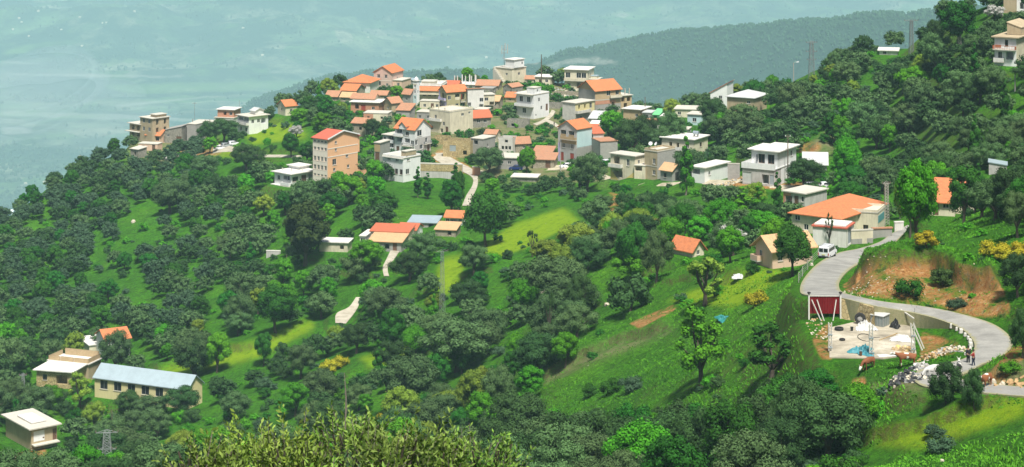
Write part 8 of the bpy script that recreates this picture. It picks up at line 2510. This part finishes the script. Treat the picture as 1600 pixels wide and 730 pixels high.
def merged(name, items, label):
    """many far plants as one mass"""
    data = {}
    Vs, Qs, vals, mi, mats = [], [], [], [], []
    off = 0
    cache = {}
    for t in items:
        base = t['pk'].split('_')[0].replace('bushy', 'shrub')
        pk = {'olive': 'olive_far', 'broad': 'broad_far', 'shrub': 'shrub_far', 'slender': 'broad_far'}.get(base, 'olive_far')
        L = PROTO[pk]; pal = t['pr'][4]
        L = [q for q in L if q[4] == pal] or L
        pr = R.choice(L); me = pr[1]
        if me.name not in cache:
            v = np.empty(len(me.vertices) * 3, np.float32); me.vertices.foreach_get('co', v)
            q = np.empty(len(me.loops), np.int32); me.loops.foreach_get('vertex_index', q)
            a = np.empty(len(me.polygons), np.float32); me.attributes['v'].data.foreach_get('value', a)
            cache[me.name] = (v.reshape(-1, 3), q.reshape(-1, 4), a)
        v, q, a = cache[me.name]
        th = R.uniform(0, 6.28); c, s = math.cos(th), math.sin(th)
        kx = t['s'] * t['pr'][3] / pr[3]; kz = t['sz'] * t['pr'][2] / pr[2]
        W = np.stack([(v[:, 0] * c - v[:, 1] * s) * kx + t['pos'].x, (v[:, 0] * s + v[:, 1] * c) * kx + t['pos'].y, v[:, 2] * kz + t['pos'].z], 1)
        Vs.append(W); Qs.append(q + off); off += len(v)
        vals.append(np.clip(a + R.uniform(-.18, .18), 0, 1))
        m = me.materials[0]
        if m not in mats: mats.append(m)
        mi.append(np.full(len(q), mats.index(m), np.int32))
    me = np_mesh(name, np.concatenate(Vs), np.concatenate(Qs))
    at = me.attributes.new('v', 'FLOAT', 'FACE'); at.data.foreach_set('value', np.concatenate(vals).astype(np.float32))
    for m in mats: me.materials.append(m)
    me.polygons.foreach_set('material_index', np.concatenate(mi))
    o = mesh_obj(name, me, None)
    return tag(o, label, kind='stuff')


for k, nm, lb in ((OL, 'olive_grove', 'far olive groves covering the slopes'), (SH, 'undergrowth', 'low scrub covering the slopes'), (BR, 'woodland', 'far mixed woodland on the slopes')):
    items = [t for t in rest if t['kind'] == k]
    if items: merged(nm, items, lb)
print('TREES', {k: len(v) for k, v in byk.items()}, 'single', len(single), 'rest', len(rest))

# woods along the far ridge: far too many and too small to count
g = np.random.default_rng(5)
items = []
n = 0
ic = int(np.argmin(np.abs(RYv - 1500 / 2850)))
for k in range(8500):
    i = g.integers(150, len(RU) - 4)
    j = ic - int(abs(g.normal(0, 16))) if g.random() < .8 else ic + int(g.integers(0, 3))
    j = max(30, min(j, len(RYv) - 1))
    if rp[j, i] > .3: continue
    x, y, z = RXX[j, i] + g.uniform(-6, 6), RYY[j, i] + g.uniform(-4, 4), RZ[j, i]
    items.append((x, y, z, g.uniform(2.5, 5)))
vitems = []
hed = fbm(Xf, Yf_, 260, 3, 61); hed2 = np.abs(fbm(Xf, Yf_, 700, 2, 62))
while len(vitems) < 13000:
    j, i = int(g.integers(20, len(YF) - 2)), int(g.integers(2, len(UF) - 2))
    if pyf[j, i] > 380 or pyf[j, i] < -20: continue
    pr_ = .9 if hed[j, i] > .35 else (.8 if hed2[j, i] < .03 else .06)
    if 118 < pyf[j, i] < 215: pr_ *= .5
    if pyf[j, i] > 225: pr_ = max(pr_, .5)
    if g.random() > pr_ or pale[j, i] > .2 or mead[j, i] > .5: continue
    vitems.append((Xf[j, i] + g.uniform(-12, 12), Yf_[j, i] + g.uniform(-15, 15), zf[j, i], g.uniform(4.5, 9.5)))
iv = [(math.sin(th) * math.cos(ph), math.sin(th) * math.sin(ph), math.cos(th)) for th in (0.5, 1.3, 2.2) for ph in np.arange(5) * 1.2566 + th]
iv = np.array(iv); fq = []
for a in range(2):
    for c in range(5): fq.append((a * 5 + c, (a + 1) * 5 + c, (a + 1) * 5 + (c + 1) % 5, a * 5 + (c + 1) % 5))
fq.append((0, 1, 2, 3)); fq.append((0, 3, 4, 4))
fq = np.array(fq[:-1])
for nm_, lb_, its in (('ridge_woods', 'distant woods fringing the hazy ridge', items), ('valley_woods', 'hedges and copses in the hazy valley', vitems)):
    Vs, Qs, off = [], [], 0
    for (x, y, z, s) in its:
        v = iv * np.array([s, s, s * g.uniform(.9, 1.5)]) * g.uniform(.75, 1.2, (15, 1)) + np.array([x, y, z + s * .5])
        Vs.append(v); Qs.append(fq + off); off += 15
    me = np_mesh(nm_, np.concatenate(Vs), np.concatenate(Qs))
    a = me.attributes.new('v', 'FLOAT', 'FACE'); a.data.foreach_set('value', g.uniform(0, .8, len(me.polygons)).astype(np.float32))
    tag(mesh_obj(nm_, me, M['maquis_leaf']), lb_, kind='stuff')
# ---------------------------------------------------------------- the near evergreens rising into the bottom of the picture
def spray_crown(name, seed, R_, Hc, n_shoot, mat, leaf=.13):
    g = np.random.default_rng(seed)
    C, Nn, L = [], [], []
    twig = MB()
    gg = random.Random(seed)
    # big uneven shoulders the shoots grow from
    bl = [(0, 0, .1, 1.0)] + [(gg.uniform(-.75, .75), gg.uniform(-.6, .6), gg.uniform(-.35, .25), gg.uniform(.45, .7)) for _ in range(8)]
    for s in range(n_shoot):
        b = bl[gg.randrange(len(bl))]
        d = g.normal(size=3); d[2] = abs(d[2]) * .9 + .1; d /= np.linalg.norm(d)
        p0 = np.array([b[0], b[1], b[2]]) * np.array([R_, R_, Hc]) + d * np.array([R_, R_, Hc]) * b[3] * .62 * g.uniform(.7, 1.0)
        up = d * .55 + np.array([0, 0, .8]) + g.normal(0, .18, 3); up /= np.linalg.norm(up)
        ln = g.uniform(.3, .7) * (1.6 if g.random() < .06 else 1)
        p1 = p0 + up * ln
        if s % 2 == 0: twig.tube([Vector(p0 - up * .5), Vector((p0 + p1) / 2), Vector(p1)], [.012, .009, .004], 4, False)
        nl = int(ln * 30)
        for k in range(nl):
            f = (k + g.random()) / nl
            pos = p0 + up * ln * f + g.normal(0, .03, 3)
            a = g.uniform(0, 6.28)
            side = np.cross(up, [math.cos(a), math.sin(a), .3]); side /= np.linalg.norm(side) + 1e-9
            dirn = up * .75 + side * .75 + g.normal(0, .15, 3); dirn /= np.linalg.norm(dirn)
            C.append(pos + dirn * leaf * .5); L.append(dirn)
            nv = np.cross(dirn, g.normal(size=3)); Nn.append(nv / (np.linalg.norm(nv) + 1e-9))
    C, Nn, L = np.array(C), np.array(Nn), np.array(L)
    B = np.cross(Nn, L)
    sz = leaf * g.uniform(.65, 1.3, len(C))[:, None]
    V = np.stack([C - L * sz * .5, C + B * sz * .2 + L * sz * .05 + Nn * sz * .05, C + L * sz * .55, C - B * sz * .2 + L * sz * .05 + Nn * sz * .05], 1).reshape(-1, 3)
    me = np_mesh(name, V, np.arange(len(V)).reshape(-1, 4))
    at = me.attributes.new('v', 'FLOAT', 'FACE'); at.data.foreach_set('value', np.clip(g.normal(.45, .3, len(C)), 0, 1).astype(np.float32))
    me.materials.append(M[mat])
    return me, twig


NEAR = [(312, 648, 104, 1.9, 'leftmost of the near yellow-green evergreens, its top cut low by the frame'), (382, 634, 112, 2.0, 'near yellow-green evergreen with two upright tips, second in the bottom row'), (450, 634, 106, 2.0, 'near yellow-green evergreen whose dense top meets the tallest one'),
        (538, 610, 110, 2.2, 'tallest of the near evergreens, with a long bare shoot at its tip'), (604, 630, 104, 1.8, 'near evergreen with a forked leafy tip right of the tallest one'), (668, 642, 108, 1.8, 'low near evergreen filling the gap in the bottom row'), (752, 640, 112, 2.0, 'rightmost near evergreen with a single thin leader'), (500, 690, 92, 2.4, 'lowest and closest near evergreen at the bottom edge')]
for i, (px, top, Y, Rr, lb) in enumerate(NEAR):
    Y *= .42; Rr *= .5; t3 = pt(px, top, Y); gz = slope_z(t3.x, t3.y); Hh = t3.z - gz
    root = empty('evergreen_tree', (t3.x, t3.y, gz), 0, lb, 'tree', 'near evergreens at the bottom')
    Hc = 1.2
    me, tw = spray_crown('crown', 900 + i, Rr, Hc, 115, 'evergreen_leaf')
    cr = bpy.data.objects.new('crown', me); COL.objects.link(cr); cr.parent = root; cr.location = (0, 0, Hh - Hc * 1.35)
    o = tw.build('twigs', M['pale_bark'], root); o.location = cr.location
    m = MB(); top_ = Vector((.1, .1, Hh - Hc * 1.6)); m.tube([(0, 0, -.5), (.1, 0, top_.z * .5), top_], [.16, .12, .08], 8)
    for k in range(6):
        a = k * 1.05; m.tube([top_ - Vector((0, 0, .6)), top_ + Vector((math.cos(a) * Rr * .4, math.sin(a) * Rr * .4, .5)), top_ + Vector((math.cos(a) * Rr * .6, math.sin(a) * Rr * .6, 1.1))], [.06, .04, .02], 5)
    m.build('trunk', M['bark'], root)
    if i == 3:
        m = MB(); m.tube([(0, 0, Hh - 1.4), (.04, 0, Hh - .2), (.0, 0, Hh + .4)], [.025, .018, .006], 5); m.build('leader', M['pale_bark'], root)

# grass tufts on the nearer meadows, uncountable
g = np.random.default_rng(77)
nT = 75000
px = g.uniform(780, 1640, nT); Yt = np.exp(g.uniform(np.log(150), np.log(400), nT))
x = (px - CX0) / F * Yt; z = bil(ZT, x, Yt); py = HY - F * z / Yt; bl = bil(BLOCK.astype(float), x, Yt)
soilv = bil(SOIL, x, Yt); nz = fbm(x, Yt, 7, 3, 55)
ok = (bl <= 0) & (py > 330) & (py < 740) & ((soilv < .2) | (g.random(nT) < .15)) & (nz > -.35)
x, y, z = x[ok], Yt[ok], z[ok]; n = len(x)
V, A = [], []
for b in range(3):
    a = g.uniform(0, 6.28, n); s = g.uniform(.03, .08, n); h = g.uniform(.05, .18, n) * np.where(fbm(x, y, 5, 2, 91) > .3, 2.0, 1); lx, ly = g.normal(0, .14, n), g.normal(0, .14, n)
    P0 = np.stack([x + np.cos(a) * s, y + np.sin(a) * s, z - .05], 1); P1 = np.stack([x - np.cos(a) * s, y - np.sin(a) * s, z - .05], 1)
    P2 = np.stack([x + lx - np.cos(a) * s * .5, y + ly - np.sin(a) * s * .5, z + h], 1); P3 = np.stack([x + lx + np.cos(a) * s * .6, y + ly + np.sin(a) * s * .6, z + h * .9], 1)
    V.append(np.stack([P0, P1, P2, P3], 1).reshape(-1, 3)); A.append(np.clip(.45 + .55 * fbm(x, y, 4, 3, 17) + g.normal(0, .12, n), 0, 1))
V = np.concatenate(V)
me = np_mesh('grass', V, np.arange(len(V)).reshape(-1, 4))
at = me.attributes.new('v', 'FLOAT', 'FACE'); at.data.foreach_set('value', np.concatenate(A).astype(np.float32))
tag(mesh_obj('grass', me, M['grass_blade']), 'rough grass and weeds growing over the nearer slopes', kind='stuff')
# ---------------------------------------------------------------- haze
mb = MB(); mb.box(-12500, 12500, -150, 25000, -1560, 25)
hm = bpy.data.materials.new('haze_air'); hm.use_nodes = True
hm.node_tree.nodes.clear()
pv = hm.node_tree.nodes.new('ShaderNodeVolumePrincipled'); ho = hm.node_tree.nodes.new('ShaderNodeOutputMaterial')
pv.inputs['Color'].default_value = (0.56, 0.93, 1.0, 1)
pv.inputs['Density'].default_value = HAZE_DENSITY
pv.inputs['Anisotropy'].default_value = -0.35
hm.node_tree.links.new(pv.outputs[0], ho.inputs['Volume'])
tag(mb.build('haze', hm), kind='stuff')
# smoke drifting over the plain at the left: soft even-density puffs
mm = bpy.data.materials.new('smoke_air'); mm.use_nodes = True; mm.node_tree.nodes.clear()
pv = mm.node_tree.nodes.new('ShaderNodeVolumePrincipled'); ho = mm.node_tree.nodes.new('ShaderNodeOutputMaterial')
pv.inputs['Color'].default_value = (0.85, 0.98, 1.0, 1); pv.inputs['Density'].default_value = 5.0e-4
mm.node_tree.links.new(pv.outputs[0], ho.inputs['Volume'])
mb = MB()
for (x, y, Y, rx, ry, rz) in [(40, 140, 8300, 300, 900, 110), (110, 165, 7600, 260, 700, 60), (10, 180, 7400, 220, 700, 70), (70, 120, 9000, 190, 700, 120), (170, 190, 7200, 240, 600, 35)]:
    c = pt(x, y, Y); mb.lathe([(1e-3, -1)] + [(math.sin(math.pi * k / 12), -math.cos(math.pi * k / 12)) for k in range(1, 12)] + [(1e-3, 1)], 24)
    k = len(mb.v) - 13 * 24
    for i in range(k, len(mb.v)): v = mb.v[i]; mb.v[i] = (c.x + v[0] * rx, c.y + v[1] * ry, c.z + v[2] * rz)
tag(mb.build('smoke', mm, smooth=True), kind='stuff')
